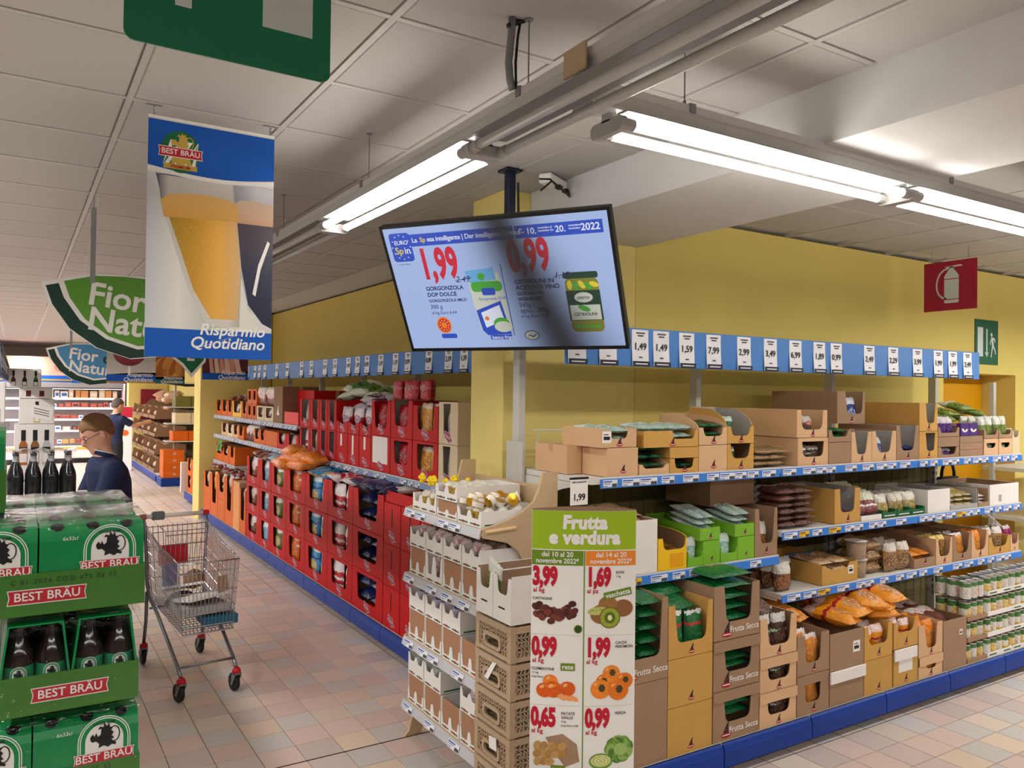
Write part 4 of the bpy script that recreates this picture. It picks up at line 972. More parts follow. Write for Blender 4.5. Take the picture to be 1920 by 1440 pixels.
heap('brown and cream bag lying at the far red cartons', 'cream bags over the far red cartons', 'choco', 3, 8.5, 9.3, 2.26, 2.31, T5 + .965, .22, .3, .07, tilt=-.02, step=.008)
# orange cartons at the far end
oc = [(9.49, 9.80, .52, 'orange carton standing beside the last red stack'), (9.80, 10.12, .58, 'orange carton with pale wooden-looking side panel'), (10.13, 10.56, .60, 'wide orange carton with folded red lid'), (10.57, 11.0, .58, 'tall orange carton heaped with shiny bags'), (11.01, 11.45, .56, 'orange carton with arched brown flap'), (11.46, 11.93, .54, 'last orange carton by the far yellow pillar')]
for k, (a, c, h_, nm) in enumerate(oc):
    w_ = c - a - .008
    if k != 1:
        Lf('lower carton below the ' + nm[:38], a, c, T5, h_ * .46, .4, ORC, top=True) if k % 2 else None
        z = T5 + (h_ * .46 + .004 if k % 2 else 0); hh = h_ * .54 if k % 2 else h_
        lo, _ = Lf(nm, a, c, z, hh, .4, ORC, notch=(w_ * .25, w_ * .75, hh * .3, w_ * .18, w_ * .82), inner=DKRAFT)
        stand('red and brown bag in the ' + ' '.join(nm.split()[:6]), lo, RZL, w_, .3, hh, ('choco', 'orange2', 'choco', 'maroon', 'orange2', 'choco')[k], 2, 2, hb=min(.26, hh * .8), z0=max(.01, hh - .24))
    else: Lf(nm, a, c, T5, h_, .4, TAN, top=True, slit=(.02, w_ - .02, .02, h_ - .02, M('pale_orange_board', '#e79a55', .6)))
heap('crinkled red and brown bag on the orange cartons', 'crinkled bags over the orange cartons', 'maroon', 7, 9.6, 11.6, 2.28, 2.33, T5 + .645, .2, .3, .06, tilt=0, step=.006)
# shelf at 1.225
Z2 = 1.226
for k in range(2):
    r2 = ('lower', 'upper')[k]; z = Z2 + .285 * k
    lo, w_ = Lf('beige carton with dark window, %s of two beside the pillar' % r2, 4.56, 4.84, z, .282, .38, BEIC, x=2.445, notch=(.07, .16, .06, .06, .17), bar=.012, inner=GREYC, logo='ribbon', logo_z=.025)
    stand('cream cone-shaped bag in the %s beige carton' % r2, lo, RZL, w_, .3, .26, 'panet', 1, 2, hb=.24)
    lo, w_ = Lf('red carton of yellow cheese puffs, %s of two' % r2, 4.845, 5.255, z, .282 if k == 0 else .25, .38, REDC, x=2.445, notch=(.08, .33, .08, .07, .34), bar=.02 if k == 0 else None, inner=KRAFT, logo='ribbon', logo_z=.04)
    stand('yellow cheese puff bag in the %s red carton' % r2, lo, RZL, w_, .3, .26, 'snackyel', 2, 3, hb=(.24, .27)[k])
    lo, w_ = Lf('red carton of dark red snacks, %s of two' % r2, 5.26, 5.655, z, .282, .38, REDC, x=2.445, notch=(.08, .3, .09, .06, .32), bar=.02 if k == 0 else None, inner=GREYC, logo='ribbon', logo_z=.045)
    stand('dark red snack bag in the %s red carton' % r2, lo, RZL, w_, .3, .26, 'snackred', 2, 3, hb=.25)
lo, w_ = Lf('red carton with plain white front label', 5.66, 6.045, Z2, .282, .38, REDC, x=2.445, top=True, logo='ribbon', logo_z=.03, slit=(.03, .33, .065, .275, WHC))
lo, w_ = Lf('red carton of dark red snacks above the white label carton', 5.66, 6.045, Z2 + .285, .27, .38, REDC, x=2.445, notch=(.08, .3, .06, .05, .33), inner=REDC, logo='ribbon', logo_z=.025)
stand('dark red snack bag above the white label carton', lo, RZL, w_, .3, .26, 'snackred', 2, 3, hb=.25)
for k in range(9):
    bag('shiny red multipack bag on top of the red cartons, %s from the near end' % ORD[k], 'bag', 'red multipack bags on top of the cartons', 'snackred', .19, .15, .055, (2.47 + .055 * (k % 3), 5.10 + .10 * k * .8, Z2 + .572), (RB.uniform(-.05, .05), 0, RZL + RB.uniform(-.2, .2)))
for q, (a, c) in enumerate(((6.05, 6.31), (6.315, 6.58), (6.585, 6.865))):
    Lf('narrow red carton with white stripe, %s of three towards the far end' % ORD[q], a, c, Z2, .262, .38, REDC, x=2.445, top=True, logo='ribbon', logo_z=.03, slit=(.10, .14, .15 - .06 * (q == 1), .255, WHC))
    lo, w_ = Lf('low-fronted red carton of violet bags, %s of three' % ORD[q], a, c, Z2 + .265, .30, .38, REDC, x=2.445, hf=.1, side='slant', inner=REDC, notch=(.07, .18, .05, .06, .19), logo='ribbon', logo_z=.012)
    stand('violet and silver bag in the %s low-fronted carton' % ORD[q], lo, RZL, w_, .25, .2, 'violet', 1, 3, hb=.19, z0=.05)
heap('violet and silver bag lying on its upright neighbours', 'violet bags lying on top', 'violet', 4, 6.1, 6.6, 2.5, 2.6, Z2 + .49, .2, .26, .08)
heap('green and white crisps bag lying on the upper cartons', 'green crisps bags on the upper cartons', 'greencrisp', 4, 6.5, 7.3, 2.55, 2.7, Z2 + .58, .24, .36, .10)
for q, (a, c, bm) in enumerate(((6.87, 7.11, 'greencrisp'), (7.115, 7.34, 'silver'), (7.345, 7.61, 'orcrisp'), (7.615, 7.95, 'silver'))):
    for k in range(2):
        lo, w_ = Lf('tall narrow red carton, %s row, %s beyond the violet bags' % (('lower', 'upper')[k], ORD[q]), a, c, Z2 + .275 * k, .272, .38, REDC, x=2.445, notch=(.06, c - a - .07, .05, .05, c - a - .06), bar=.01 if k == 0 else None, inner=GREYC, logo='ribbon', logo_z=.015)
        stand('tall bag in the %s narrow red carton' % ORD[q], lo, RZL, w_, .3, .26, bm if k else ('silver', 'redwhite', 'panet', 'redwhite')[q], 1, 2, hb=.25)
lo = Lf('large red carton lying on the top shelf', 7.98, 8.555, 1.502, .36, .5, REDC, x=2.60, top=True)
lo, w_ = Lf('tall brown carton with white branch print on the top shelf', 8.57, 8.92, 1.502, .40, .4, DKRAFT, x=2.445, top=True)
put('emblem', nut_logo(.1, WHITE, WHITE), [o for o in COL.objects if o.name.startswith('carton')][-1], (.17, 0, .1)) 
Lf('low coral red carton in front of the large red one', 8.0, 8.5, 1.502, .14, .3, M('coral_cardboard', '#e8473c', .5), x=2.445, hf=.13, inner=DKRAFT)
# far cartons on the three far shelves
for q, (a, c) in enumerate(((8.93, 9.31), (9.32, 9.65))):
    lo, w_ = Lf('cream carton with picture window, %s of two on the top shelf' % ORD[q], a, c, 1.502, .17, .35, BEIC, x=2.445, notch=(.06, w_ - .04 if False else c - a - .07, .04, .06, c - a - .07), bar=.015)
    stand('pink and white bag in the cream window carton', lo, RZL, w_, .3, .15, 'choco', 2, 1, hb=.14)
    for k in range(3): bag('brown and white bag over the %s cream carton, %s from near end' % (ORD[q], ORD[k]), 'bag', 'bags standing over the cream cartons', 'choco', .17, .22, .06, (2.5, a + .1 + .09 * k, 1.676), (.1, 0, RZL), name='bag')
for q, (a, c) in enumerate(((9.66, 9.88), (9.89, 10.11))):
    for k in range(2):
        lo, w_ = Lf('small orange carton with pale window, %s row, %s' % (('lower', 'upper')[k], ('nearer', 'farther')[q]), a, c, 1.502 + .185 * k, .182, .35, ORC, x=2.445, notch=(.05, c - a - .06, .05, .05, c - a - .06), bar=.02)
        stand('pale green and white bag in the small orange cartons', lo, RZL, w_, .3, .15, 'grn', 1, 1, hb=.14)
for q, (a, c, m_) in enumerate(((10.12, 10.40, ORC), (10.41, 10.9, YELC), (10.91, 11.2, ORC), (11.21, 11.55, ORC), (11.56, 11.92, ORC))):
    lo, w_ = Lf('%s carton with notch at the far end of top shelf, %s' % ('yellow' if m_ is YELC else 'orange', ORD[q]), a, c, 1.502, .21, .35, m_, x=2.445, notch=(.07, c - a - .08, .06, .05, c - a - .06), inner=DKRAFT)
    stand('brown and white bag in the far top cartons', lo, RZL, w_, .3, .18, 'choco', 2, 1, hb=.17)
for k in range(3): bag('long flat brown bag on the far orange cartons, %s from near end' % ORD[k], 'bag', 'flat bags on the far orange cartons', 'maroon', .2, .3, .05, (2.5, 10.5 + .4 * k, 1.74), (-pi / 2 + .1, 0, RZL))
xx = 7.98
mats2 = [(.42, REDC, 'cello', 'red carton with silver bags'), (.36, REDC, 'choco', 'dark red carton of cream bags'), (.5, ORC, None, 'long plain orange carton'), (.24, ORC, 'orange2', 'orange carton with dark slot'), (.26, ORC, 'choco', 'orange carton with grey slot'), (.5, None, 'choco', ''), (.3, ORC, 'orange2', 'orange carton of ribbed bags'), (.3, TAN, 'orange2', 'tan carton of amber bags'), (.34, BEIC, 'choco', 'cream carton of brown bags'), (.34, TAN, 'choco', 'last tan carton by the pillar')]
for q, (wd, m_, bm, nm) in enumerate(mats2):
    if m_:
        lo, w_ = Lf(nm + ' on the middle shelf', xx, xx + wd, Z2, .17, .38, m_, x=2.445, notch=None if not bm else (wd * .2, wd * .76, .05, wd * .16, wd * .8), top=not bm, inner=DKRAFT)
        if bm: stand('bag in the ' + nm, lo, RZL, w_, .3, .17, bm, 2, 2, hb=.16)
    else:
        for k in range(6): bag('cream and black striped bag standing on the middle shelf', 'bag', 'striped bags standing on the middle shelf', 'choco', .14, .2, .07, (2.49 + .08 * (k % 2), xx + .1 + .08 * k, Z2 + .002), (-.15, 0, RZL + .1))
    xx += wd
for q, (a, c, nm) in enumerate(((10.72, 11.05, 'nearer'), (11.06, 11.45, 'middle'), (11.46, 11.9, 'farther'))):
    lo, w_ = Lf('%s orange carton on the lowest far shelf' % nm, a, c, .862, .24, .35, ORC, x=2.445, notch=(.08, c - a - .1, .1, .07, c - a - .09), inner=DKRAFT)
    stand('brown bag in the %s orange carton of the lowest far shelf' % nm, lo, RZL, w_, .3, .22, 'maroon', 2, 1, hb=.2)
sg = thing('leaf_decoration', 'green artificial leaves tucked at the far orange cartons', 'decoration', (2.40, 11.5, 1.02))
for k in range(6):
    a = -1.4 + .5 * k; b = MB(); b.prism([(0, 0), (.035, .06), (.03, .13), (0, .2), (-.03, .13), (-.035, .06)], 'x', -.002, .002)
    b.build('leaf', M('leaf_green', ('#4d8a2f', '#8fb84a')[0], .5), sg, rot=(a, .2, 0))
# ------------------------------------------------------------ plywood end rack
PLY = M('plywood', '#c9ad87', .55, noise=.08, scale=5)
PLYL = M('pale_batten_wood', '#e2bf92', .5, noise=.05, scale=6)
STRIP = M('clear_label_strip', '#c3c3c6', .25, noise=.03)
rk = thing('display_rack', 'curved plywood display rack with four shelves of sweets beside the yellow pillar', 'display rack', (1.80, 3.94, 0), RZL)
# local x from far (0) to near (.82), local y depth into +x
RW, RD = .82, .42
prof = [(.335, 1.48), (.315, 1.40), (.285, 1.345), (.23, 1.305), (.15, 1.27), (.07, 1.25), (0, 1.235), (-.006, 1.215), (.01, 1.195), (.08, 1.178), (.14, 1.163), (.2, 1.12), (.235, 1.06), (.25, .97), (.24, .92), (.18, .895), (.0, .885), (0, .86), (.1, .84), (.2, .80), (.245, .74), (.25, .62), (.22, .57), (.0, .55), (0, .52), (.1, .50), (.2, .46), (.245, .40), (.25, .28), (.2, .23), (0, .20), (0, .17), (.06, .15), (.03, .03), (0, .0), (.09, 0), (.14, .08), (.3, .1), (.33, 0), (RD, 0), (RD, 1.48)]
for x in (0, RW - .018):
    MB().prism(prof, 'x', x, x + .018).build('side_panel', PLY, rk)
MB().tube([(RW + .004, .02, 1.222), (RW + .004, .18, 1.232)], .009, 8).build('edge_batten', PLYL, rk)
MB().box(.02, RW - .02, RD - .012, RD, .1, 1.4).build('back_panel', PLY, rk)
for k, z in enumerate((.205, .545, .885, 1.235)):
    s = MB().box(.019, RW - .019, .004, RD - .014, z - .016, z).build('shelf', PLY, rk)
    b = MB(); b.prism([(.002, z), (-.004, z - .002), (-.016, z - .042), (-.008, z - .044)], 'x', .0, RW - .0); b.build('label_strip', STRIP, s)
    x = .03
    while x < RW - .15:
        put('price_label', plabel(.11), s, (x, -.0175, z - .042), (radians(-14), 0, 0)); x += RB.choice((.12, .17, .26))
TRAYG = M('green_stripe_print', '#1f6a3c', .5, noise=0)
TRAYB = M('tray_brown_board', '#a87c5c', .75, noise=.05)
def wtray(label, x0, x1, z, h, filled, d=.36, y=.012, bm='cello', ny=4, low=.5):
    """white-edged sweet tray on the rack, x in rack coordinates"""
    w_ = x1 - x0 - .004
    loc = world((1.80, 3.94, 0), RZL, (x0 + .002, y, z + .001))
    n = max(1, round(w_ / .095)); cw = w_ / n; b = MB(); t = .004
    # front: a row of upright tabs joined along the bottom
    p = [(0, 0), (w_, 0)]
    for i in range(n, -1, -1):
        xc = i * cw; hw = .018
        if i == n: p += [(w_, h), (w_ - hw * .6, h), (w_ - hw, h * .9), (w_ - hw * 1.5, h * low)]
        elif i == 0: p += [(hw * 1.5, h * low), (hw, h * .9), (hw * .6, h), (0, h)]
        else: p += [(xc + hw * 1.4, h * low), (xc + hw * .7, h * .85), (xc, h * .95), (xc - hw * .7, h * .85), (xc - hw * 1.4, h * low)]
    if not filled:
        hh_ = h * .5; p = [(0, 0), (w_, 0)]
        for i in range(n, -1, -1):
            xc = i * cw
            if i == n: p += [(w_, hh_), (w_ - .012, hh_ * .9), (w_ - .02, .024)]
            elif i == 0: p += [(.02, .024), (.012, hh_ * .9), (0, hh_)]
            else: p += [(xc + .02, .024), (xc + .011, hh_ * .9), (xc, hh_), (xc - .011, hh_ * .9), (xc - .02, .024)]
    b.prism(p, 'y', 0, t)
    b.box(0, t, t, d, 0, h); b.box(w_ - t, w_, t, d, 0, h); b.box(t, w_ - t, d - t, d, 0, h); b.box(t, w_ - t, t, d - t, 0, t)
    o = b.build('tray', WHC, None, loc=loc, rot=(0, 0, RZL), label=label, cat='tray')
    g = MB()
    for i in range(n): g.box(i * cw + .012, i * cw + cw * .42, -.0007, 0, .008, .015); g.box(i * cw + cw * .58, (i + 1) * cw - .012, -.0007, 0, .008, .015)
    g.box(w_, w_ + .0007, .02, d - .02, .008, .015); g.build('green_stripe', TRAYG, o, kind='stuff')
    g = MB()
    for i in range(n): g.prism(ell((i + .5) * cw, .012, .012, .006, 8), 'y', -.001, 0)
    g.build('red_mark', REDD, o, kind='stuff')
    if not filled: MB().box(t, w_ - t, t + .001, t + .005, t, h - .003).build('inner_board', TRAYB, o)
    else:
        nm = label.replace('white tray with bags, ', '').replace('white ', '')
        stand(' '.join(('cellophane bag, ' + nm).split()[:16]), loc, RZL, w_, d - .06, h, bm, max(1, round(w_ / .085)), ny, hb=h * 1.12, z0=.006, lean=.1)
    return o
sh = [(1.235, 'top'), (.885, 'second'), (.545, 'third'), (.205, 'lowest')]
# top shelf
wtray('white tray of yellow-capped bags on the top rack shelf', .06, .34, 1.235, .085, True, bm='cellog')
wtray('white tray with brown board front on the top rack shelf', .345, .56, 1.235, .085, False)
wtray('white tray of gold sweets on the top rack shelf near the plywood nose', .565, .795, 1.235, .075, True, bm='cellog', ny=3)
wtray('raised white tray of chocolate cups on the top rack shelf', .33, .56, 1.322, .075, True, bm='cellog', ny=4)
YELD = M('yellow_toy_plastic', '#f5d21a', .45, noise=.03)
for k, (x, y) in enumerate(((.09, .05), (.15, .07), (.23, .05), (.29, .09), (.25, .16), (.32, .2))):
    b = MB()
    for (dx, dz) in ((0, 0), (.02, .004), (-.018, .005), (.004, .018), (.0, -.014)):
        b.lathe([(.001, -.013), (.011, -.008), (.014, 0), (.011, .008), (.001, .013)], 8, c=(dx, 0, dz))
    b.build('flower_topper', YELD, None, True, loc=world((1.80, 3.94, 0), RZL, (x, y, 1.395 - .01 * (k % 2))), rot=(0, 0, RZL), label='yellow flower-shaped topper on a rack sweet bag, %s from the aisle end' % ORD[k], cat='topper', group='yellow toppers on the rack')
FOIL = M('gold_foil', '#d9a83c', .22, metal=.9, noise=.05); CUPP = M('cup_print', '#e9e0d8', .4, noise=.3, scale=60)
cup = MB().lathe([(.001, 0), (.022, 0), (.024, .004), (.03, .03), (.032, .032), (.001, .034)], 14, mis=[0, 0, 1, 0, 0]).mesh('cup', [FOIL, CUPP])
for k in range(14):
    x, y = .60 + .06 * (k % 3), .03 + .06 * (k // 3)
    put('chocolate_cup', cup, None, world((1.80, 3.94, 0), RZL, (x, y, 1.32 + .02 * (k % 2))), (1.2 if k % 2 else .3, 0, RB.uniform(0, 3)), None, 'gold foil chocolate cup on the near rack tray, %s row, %s across' % (ORD[k // 3], ORD[k % 3]), 'chocolate', 'gold chocolate cups on the top rack shelf')
for si, (z, nm) in enumerate(sh[1:]):
    bm = ('cello', 'cellop', 'cellos')[si]
    hL, hU = ((.145, .10), (.15, .11), (.145, .11))[si]
    spans = [(.03, .22), (.225, .415), (.42, .61), (.615, .80)]
    for q, (a, c) in enumerate(spans):
        fl = (si == 0 and q == 1)
        wtray('white tray with %s, %s from aisle end, lower layer, %s rack shelf' % ('red-capped bags' if fl else 'brown front', ORD[q], nm), a, c, z, hL, fl, bm=bm, low=.28)
    ups = [[0, 1, 2, 3], [0, 1, 2], [0, 1, 3]][si]
    for q in ups:
        a, c = spans[q]
        wtray('white tray with bags, %s from aisle end, upper layer, %s rack shelf' % (ORD[q], nm), a, c, z + hL + .003, hU, True, bm=('cello' if q > 2 else bm), low=.66)

# grey crates and white box beside the rack
CRM = M('taupe_crate_plastic', '#b59c80', .5, noise=.04)
def crate_mesh():
    W, D, H = .40, .295, .152; b = MB()       # x = .40 , y = .295
    for (x0, x1, y0, y1) in ((0, W, 0, .012), (0, W, D - .012, D), (0, .012, .012, D - .012), (W - .012, W, .012, D - .012)):
        b.box(x0, x1, y0, y1, H - .03, H - .004); b.box(x0, x1, y0, y1, .004, .022)
    for x in (0, W - .03):
        for y in (0, D - .03): b.box(x + .0015, x + .0285, y + .0015, y + .0285, .0, H - .002)
    b.box(.003, W - .003, .003, D - .003, .004, .01)
    R = random.Random(4)
    def lattice(u0, u1, put_):      # irregular web between rims
        n = int((u1 - u0) / .019); zs = [.022, .042, .063, .084, .104, .122]
        pts = [[(u0 + (u1 - u0) * i / n + (R.uniform(-.005, .005) if 0 < i < n else 0) + (.009 if j % 2 and i < n else 0), z + (R.uniform(-.003, .003) if 0 < j < 5 else 0)) for i in range(n + 1)] for j, z in enumerate(zs)]
        for j in range(len(zs) - 1):
            for i in range(n + 1):
                put_(pts[j][i], pts[j + 1][min(n, i + (0 if (i + j) % 2 else 0))])
                if j and i < n: put_(pts[j][i], pts[j][i + 1])
    def bar_x(yc):
        def f(a, c):
            dx, dz = c[0] - a[0], c[1] - a[1]; l = hypot(dx, dz) or 1; nx_, nz_ = -dz / l * .0026, dx / l * .0026
            b.prism([(a[0] + nx_, a[1] + nz_), (a[0] - nx_, a[1] - nz_), (c[0] - nx_, c[1] - nz_), (c[0] + nx_, c[1] + nz_)], 'y', yc, yc + .006)
        return f
    def bar_y(xc, hole=None):
        def f(a, c):
            if hole and hole[0] < (a[0] + c[0]) / 2 < hole[1] and (a[1] + c[1]) / 2 < hole[2]: return
            dx, dz = c[0] - a[0], c[1] - a[1]; l = hypot(dx, dz) or 1; nx_, nz_ = -dz / l * .0026, dx / l * .0026
            b.prism([(a[0] + nx_, a[1] + nz_), (a[0] - nx_, a[1] - nz_), (c[0] - nx_, c[1] - nz_), (c[0] + nx_, c[1] + nz_)], 'x', xc, xc + .006)
        return f
    lattice(.03, W - .03, bar_x(.003)); lattice(.03, W - .03, bar_x(D - .009))
    lattice(.03, D - .03, bar_y(.003, (.075, .22, .09))); lattice(.03, D - .03, bar_y(W - .009))
    # handle on the short front face
    fr = rrect(.075, .22, .03, .092, .022); inn = rrect(.09, .205, .04, .078, .016)
    n = len(fr)
    for i in range(n):
        k = (i + 1) % n; b.prism([fr[i], fr[k], inn[k], inn[i]], 'x', -.004, .008)
    return b.mesh('crate', CRM)
cm = crate_mesh()
zc = [.115 + .1545 * k for k in range(5)]
for k, z in enumerate([-.001] + zc):
    if k == 0:
        o = MB().bev(0, .40, 0, .295, 0, .112, .006).build('crate', CRM, None, loc=(1.75, 2.78, .001), label='solid taupe base under the stack of perforated crates', cat='crate')
    else:
        o = put('crate', cm, None, (1.75, 2.78, z), label='taupe perforated plastic crate, %s from the top of its stack' % ORD[5 - k], cat='crate')
        if k in (2, 4):
            b = MB(); b.prism([(.09, .075), (.15, .07), (.155, .12), (.095, .128)] if k == 2 else [(.10, .135), (.135, .128), (.20, .05), (.17, .045)], 'x', -.0075, -.006)
            b.build('paper_tag', WHITE, o)
for q, (a, c) in enumerate(((2.785, 2.928), (2.932, 3.075))):
    loc = (1.752, c, .892)
    o = carton('white double-notched carton on the crates, %s one' % ('nearer', 'farther')[q], loc, RZL, c - a, .39, .20, WHC, hf=.19, notch=(.035, .11, .115, .025, .12), inner=KRAFT, side='full')
    MB().box(.045, .095, -.0008, 0, .055, .062).build('slot', BLACK, o)
pk = bag('green seed packet standing in the farther white carton', 'bag', None, 'lime', .12, .16, .02, (1.785, 2.985, .985), (.12, .35, RZL), seed=1)
for k in range(3): bag('green packet behind in the white cartons', 'bag', 'rear green packets in the white cartons', 'lime', .09, .14, .02, (1.84 + .03 * k, 3.0 - .02 * k, .90), (.1, -.2, RZL), seed=1)

# card 1,99 clipped to the shelf front
pc = thing('price_card', 'white price card reading 1,99 hanging above the poster', 'price card', (2.16, 2.934, 1.345))
b = MB(); b.box(0, .10, 0, .002, 0, .125, 0); b.box(-.004, .104, -.001, .003, .118, .128, 1); b.build('card', [WHITE, BLACK], pc)
letter('1,99', .042, BLACK, pc, (.05, -.001, .035), bold=.02); letter('MISTO ASSORTITI', .0105, DGREY, pc, (.05, -.001, .105), name='lettering')
# ------------------------------------------------------------ hanging screen
def scrmat(name, hexc, e=1.0):
    """lit display colour; a dead backlight zone runs down the right half of the panel"""
    m = bpy.data.materials.new(name); m.use_nodes = True; nt = m.node_tree; N = nt.nodes.new; L = nt.links.new
    b = nt.nodes['Principled BSDF']; b.inputs['Base Color'].default_value = (.01, .01, .012, 1); b.inputs['Roughness'].default_value = .35
    tc = N('ShaderNodeTexCoord'); sp = N('ShaderNodeSeparateXYZ'); L(tc.outputs['Object'], sp.inputs[0])
    def mth(op, a, bb=None, cl=False):
        k = N('ShaderNodeMath'); k.operation = op; k.use_clamp = cl
        for i, v in enumerate((a, bb)):
            if v is None: continue
            if isinstance(v, (int, float)): k.inputs[i].default_value = v
            else: L(v, k.inputs[i])
        return k.outputs[0]
    zc = mth('SUBTRACT', .02, sp.outputs[2])           # grows downwards
    cx = mth('ADD', .155, mth('MULTIPLY', zc, .36))     # centre line of the dark zone
    wd = mth('ADD', .19, mth('MULTIPLY', mth('MAXIMUM', zc, -.2), .12))
    q = mth('DIVIDE', mth('SUBTRACT', sp.outputs[0], cx), wd)
    g = mth('POWER', 2.718, mth('MULTIPLY', mth('MULTIPLY', q, q), -1.0))
    f = mth('SUBTRACT', 1.0, mth('MULTIPLY', g, .97), True)
    vm = N('ShaderNodeVectorMath'); vm.operation = 'SCALE'; vm.inputs[0].default_value = rgb(hexc)[:3]; L(f, vm.inputs['Scale'])
    L(vm.outputs[0], b.inputs['Emission Color']); b.inputs['Emission Strength'].default_value = e
    return m
S_BG = scrmat('screen_pale_blue', '#aec4f2'); S_BL = scrmat('screen_blue', '#2850c8'); S_RED = scrmat('screen_red', '#d81d38'); S_NV = scrmat('screen_navy_text', '#16265e')
S_W = scrmat('screen_white', '#eef2ff'); S_Y = scrmat('screen_yellow', '#f0d83c'); S_GR = scrmat('screen_green', '#4bb03c'); S_OR = scrmat('screen_orange', '#f08a1e')
S_DG = scrmat('screen_dark_green', '#123f2c'); S_OL = scrmat('screen_olive', '#8a8a2c'); S_CR = scrmat('screen_cream', '#d8dccb'); S_SK = scrmat('screen_sky', '#6fb6ea')
TW, TH = 1.20, .69
ax = Vector((.551, -.8345, 0)); nz_ = -sin(radians(29)); nh = cos(radians(29))
nn = Vector((-.8345 * nh, -.551 * nh, nz_)); az = nn.cross(ax) * -1
if az.z < 0: az = -az
tv = thing('hanging_screen', 'large flat screen tilted down from the ceiling showing two offers', 'screen', (0, 0, 0))
mt = Matrix((ax, -nn, az)).transposed().to_4x4(); mt.translation = (1.995, 3.30, 2.378); tv.matrix_world = mt
MB().bev(-TW / 2, TW / 2, .004, .045, -TH / 2, TH / 2, .004).build('case', M('black_plastic', '#141416', .35, noise=.02), tv)
fr = MB(); e_ = .014
for (a, c, d_, f_) in ((-TW / 2, TW / 2, TH / 2 - e_, TH / 2), (-TW / 2, TW / 2, -TH / 2, -TH / 2 + e_ * 1.2), (-TW / 2, -TW / 2 + e_, -TH / 2, TH / 2), (TW / 2 - e_, TW / 2, -TH / 2, TH / 2)): fr.box(a, c, -.004, .006, d_, f_)
fr.build('frame', M('black_bezel', '#08080a', .5, noise=0), tv)
scn = MB().box(-TW / 2 + e_, TW / 2 - e_, 0, .003, -TH / 2 + e_, TH / 2 - e_).build('display_panel', S_BG, tv)
def P(poly, mat, d=.001, name='picture'): return MB().prism(poly, 'y', -d, -d + .0006).build(name, mat, scn)
def TXS(s, size, mat, x, z, bold=.0, align='LEFT', shear=0, rot=0, d=.002, sp=1.0):
    me = txt_mesh(s, size, mat, bold=bold, align=align, shear=shear, ext=.0003, spacing=sp)
    # bake position so that object space stays the screen's own
    m2 = me.copy()
    for v in m2.vertices: v.co = (v.co.x + x, v.co.y - d, v.co.z + z)
    put('lettering', m2, scn)
def U(u, v):
    v = v if v < .2 else .2 + (v - .2) * .92 - .01
    return (-TW / 2 + u * TW, TH / 2 - v * TH)
def rect(u0, v0, u1, v1):
    a, c = U(u0, v0), U(u1, v1); return [(a[0], c[1]), (c[0], c[1]), (c[0], a[1]), (a[0], a[1])]
P(rect(.125, .075, .60, .165), S_BL); P(rect(.607, .075, .965, .165), S_BL)
a = U(.085, .16); P(rrect(a[0] - .062, a[0] + .058, a[1] - .078, a[1] + .07, .018), S_BL, .0013)
TXS('EURO', .030, S_W, a[0] - .038, a[1] + .02, .01); TXS('Sp', .050, S_Y, a[0] - .043, a[1] - .022, .01); TXS('in', .050, S_W, a[0] + .010, a[1] - .022, .01)
for k in range(12):
    t_ = 2 * pi * k / 12; cx_, cz_ = a[0] - .002 + .052 * cos(t_), a[1] - .003 + .062 * sin(t_)
    P([(cx_ + (.005 if q % 2 == 0 else .002) * sin(q * pi / 5), cz_ + (.005 if q % 2 == 0 else .002) * cos(q * pi / 5)) for q in range(10)], S_W, .0018)
TXS('La Spesa intelligente', .008, S_NV, a[0] - .04, a[1] - .092)
z_ = U(0, .12)[1]
TXS('La', .034, S_W, U(.14, 0)[0], z_, .012); TXS('Sp', .034, S_Y, U(.178, 0)[0], z_, .012); TXS('esa intelligente | Der intelligente Einkauf', .034, S_W, U(.212, 0)[0], z_, .012, sp=.93)
TXS('dal\nvom', .015, S_W, U(.625, 0)[0], z_ + .006); TXS('10.', .042, S_W, U(.655, 0)[0], z_, .015); TXS('novembre al\nnovember bis', .014, S_W, U(.705, 0)[0], z_ + .006, .01)
TXS('20.', .042, S_W, U(.775, 0)[0], z_, .015); TXS('novembre\nnovember', .014, S_W, U(.83, 0)[0], z_ + .006, .01); TXS('2022', .046, S_W, U(.878, 0)[0], z_, .02)
def PRICE(s, x, z, size, mat, adder, sx=.62):
    me = txt_mesh(s, size, mat, bold=.04, align='LEFT', ext=.0003, spacing=1.04); m2 = me.copy()
    for v in m2.vertices: v.co = (v.co.x * sx + x, v.co.y - .002, v.co.z + z)
    return m2
for s, u, v in (('1,99', .15, .335), ('0,99', .555, .315)):
    x, z = U(u, v); put('lettering', PRICE(s, x, z, .215, S_RED, None, .56), scn)
TXS('2.49', .045, S_NV, U(.30, 0)[0], U(0, .465)[1], 0, shear=.3); P([(U(.30, 0)[0], U(0, .475)[1]), (U(.375, 0)[0], U(0, .455)[1]), (U(.375, 0)[0], U(0, .45)[1]), (U(.30, 0)[0], U(0, .47)[1])], S_NV, .002)
TXS('1.19', .045, S_NV, U(.735, 0)[0], U(0, .475)[1], 0, shear=.3); P([(U(.735, 0)[0], U(0, .485)[1]), (U(.80, 0)[0], U(0, .465)[1]), (U(.80, 0)[0], U(0, .46)[1]), (U(.735, 0)[0], U(0, .48)[1])], S_NV, .002)
for i, (s, sz, bo) in enumerate((('GORGONZOLA', .030, .025), ('DOP DOLCE', .030, .025), ('GORGONZOLA MILD', .0225, .02), ('300 g', .032, 0), ('al kg Euro 6,64', .024, 0))): TXS(s, sz, S_NV, U(.15, 0)[0], U(0, .53 + .052 * i)[1], bo)
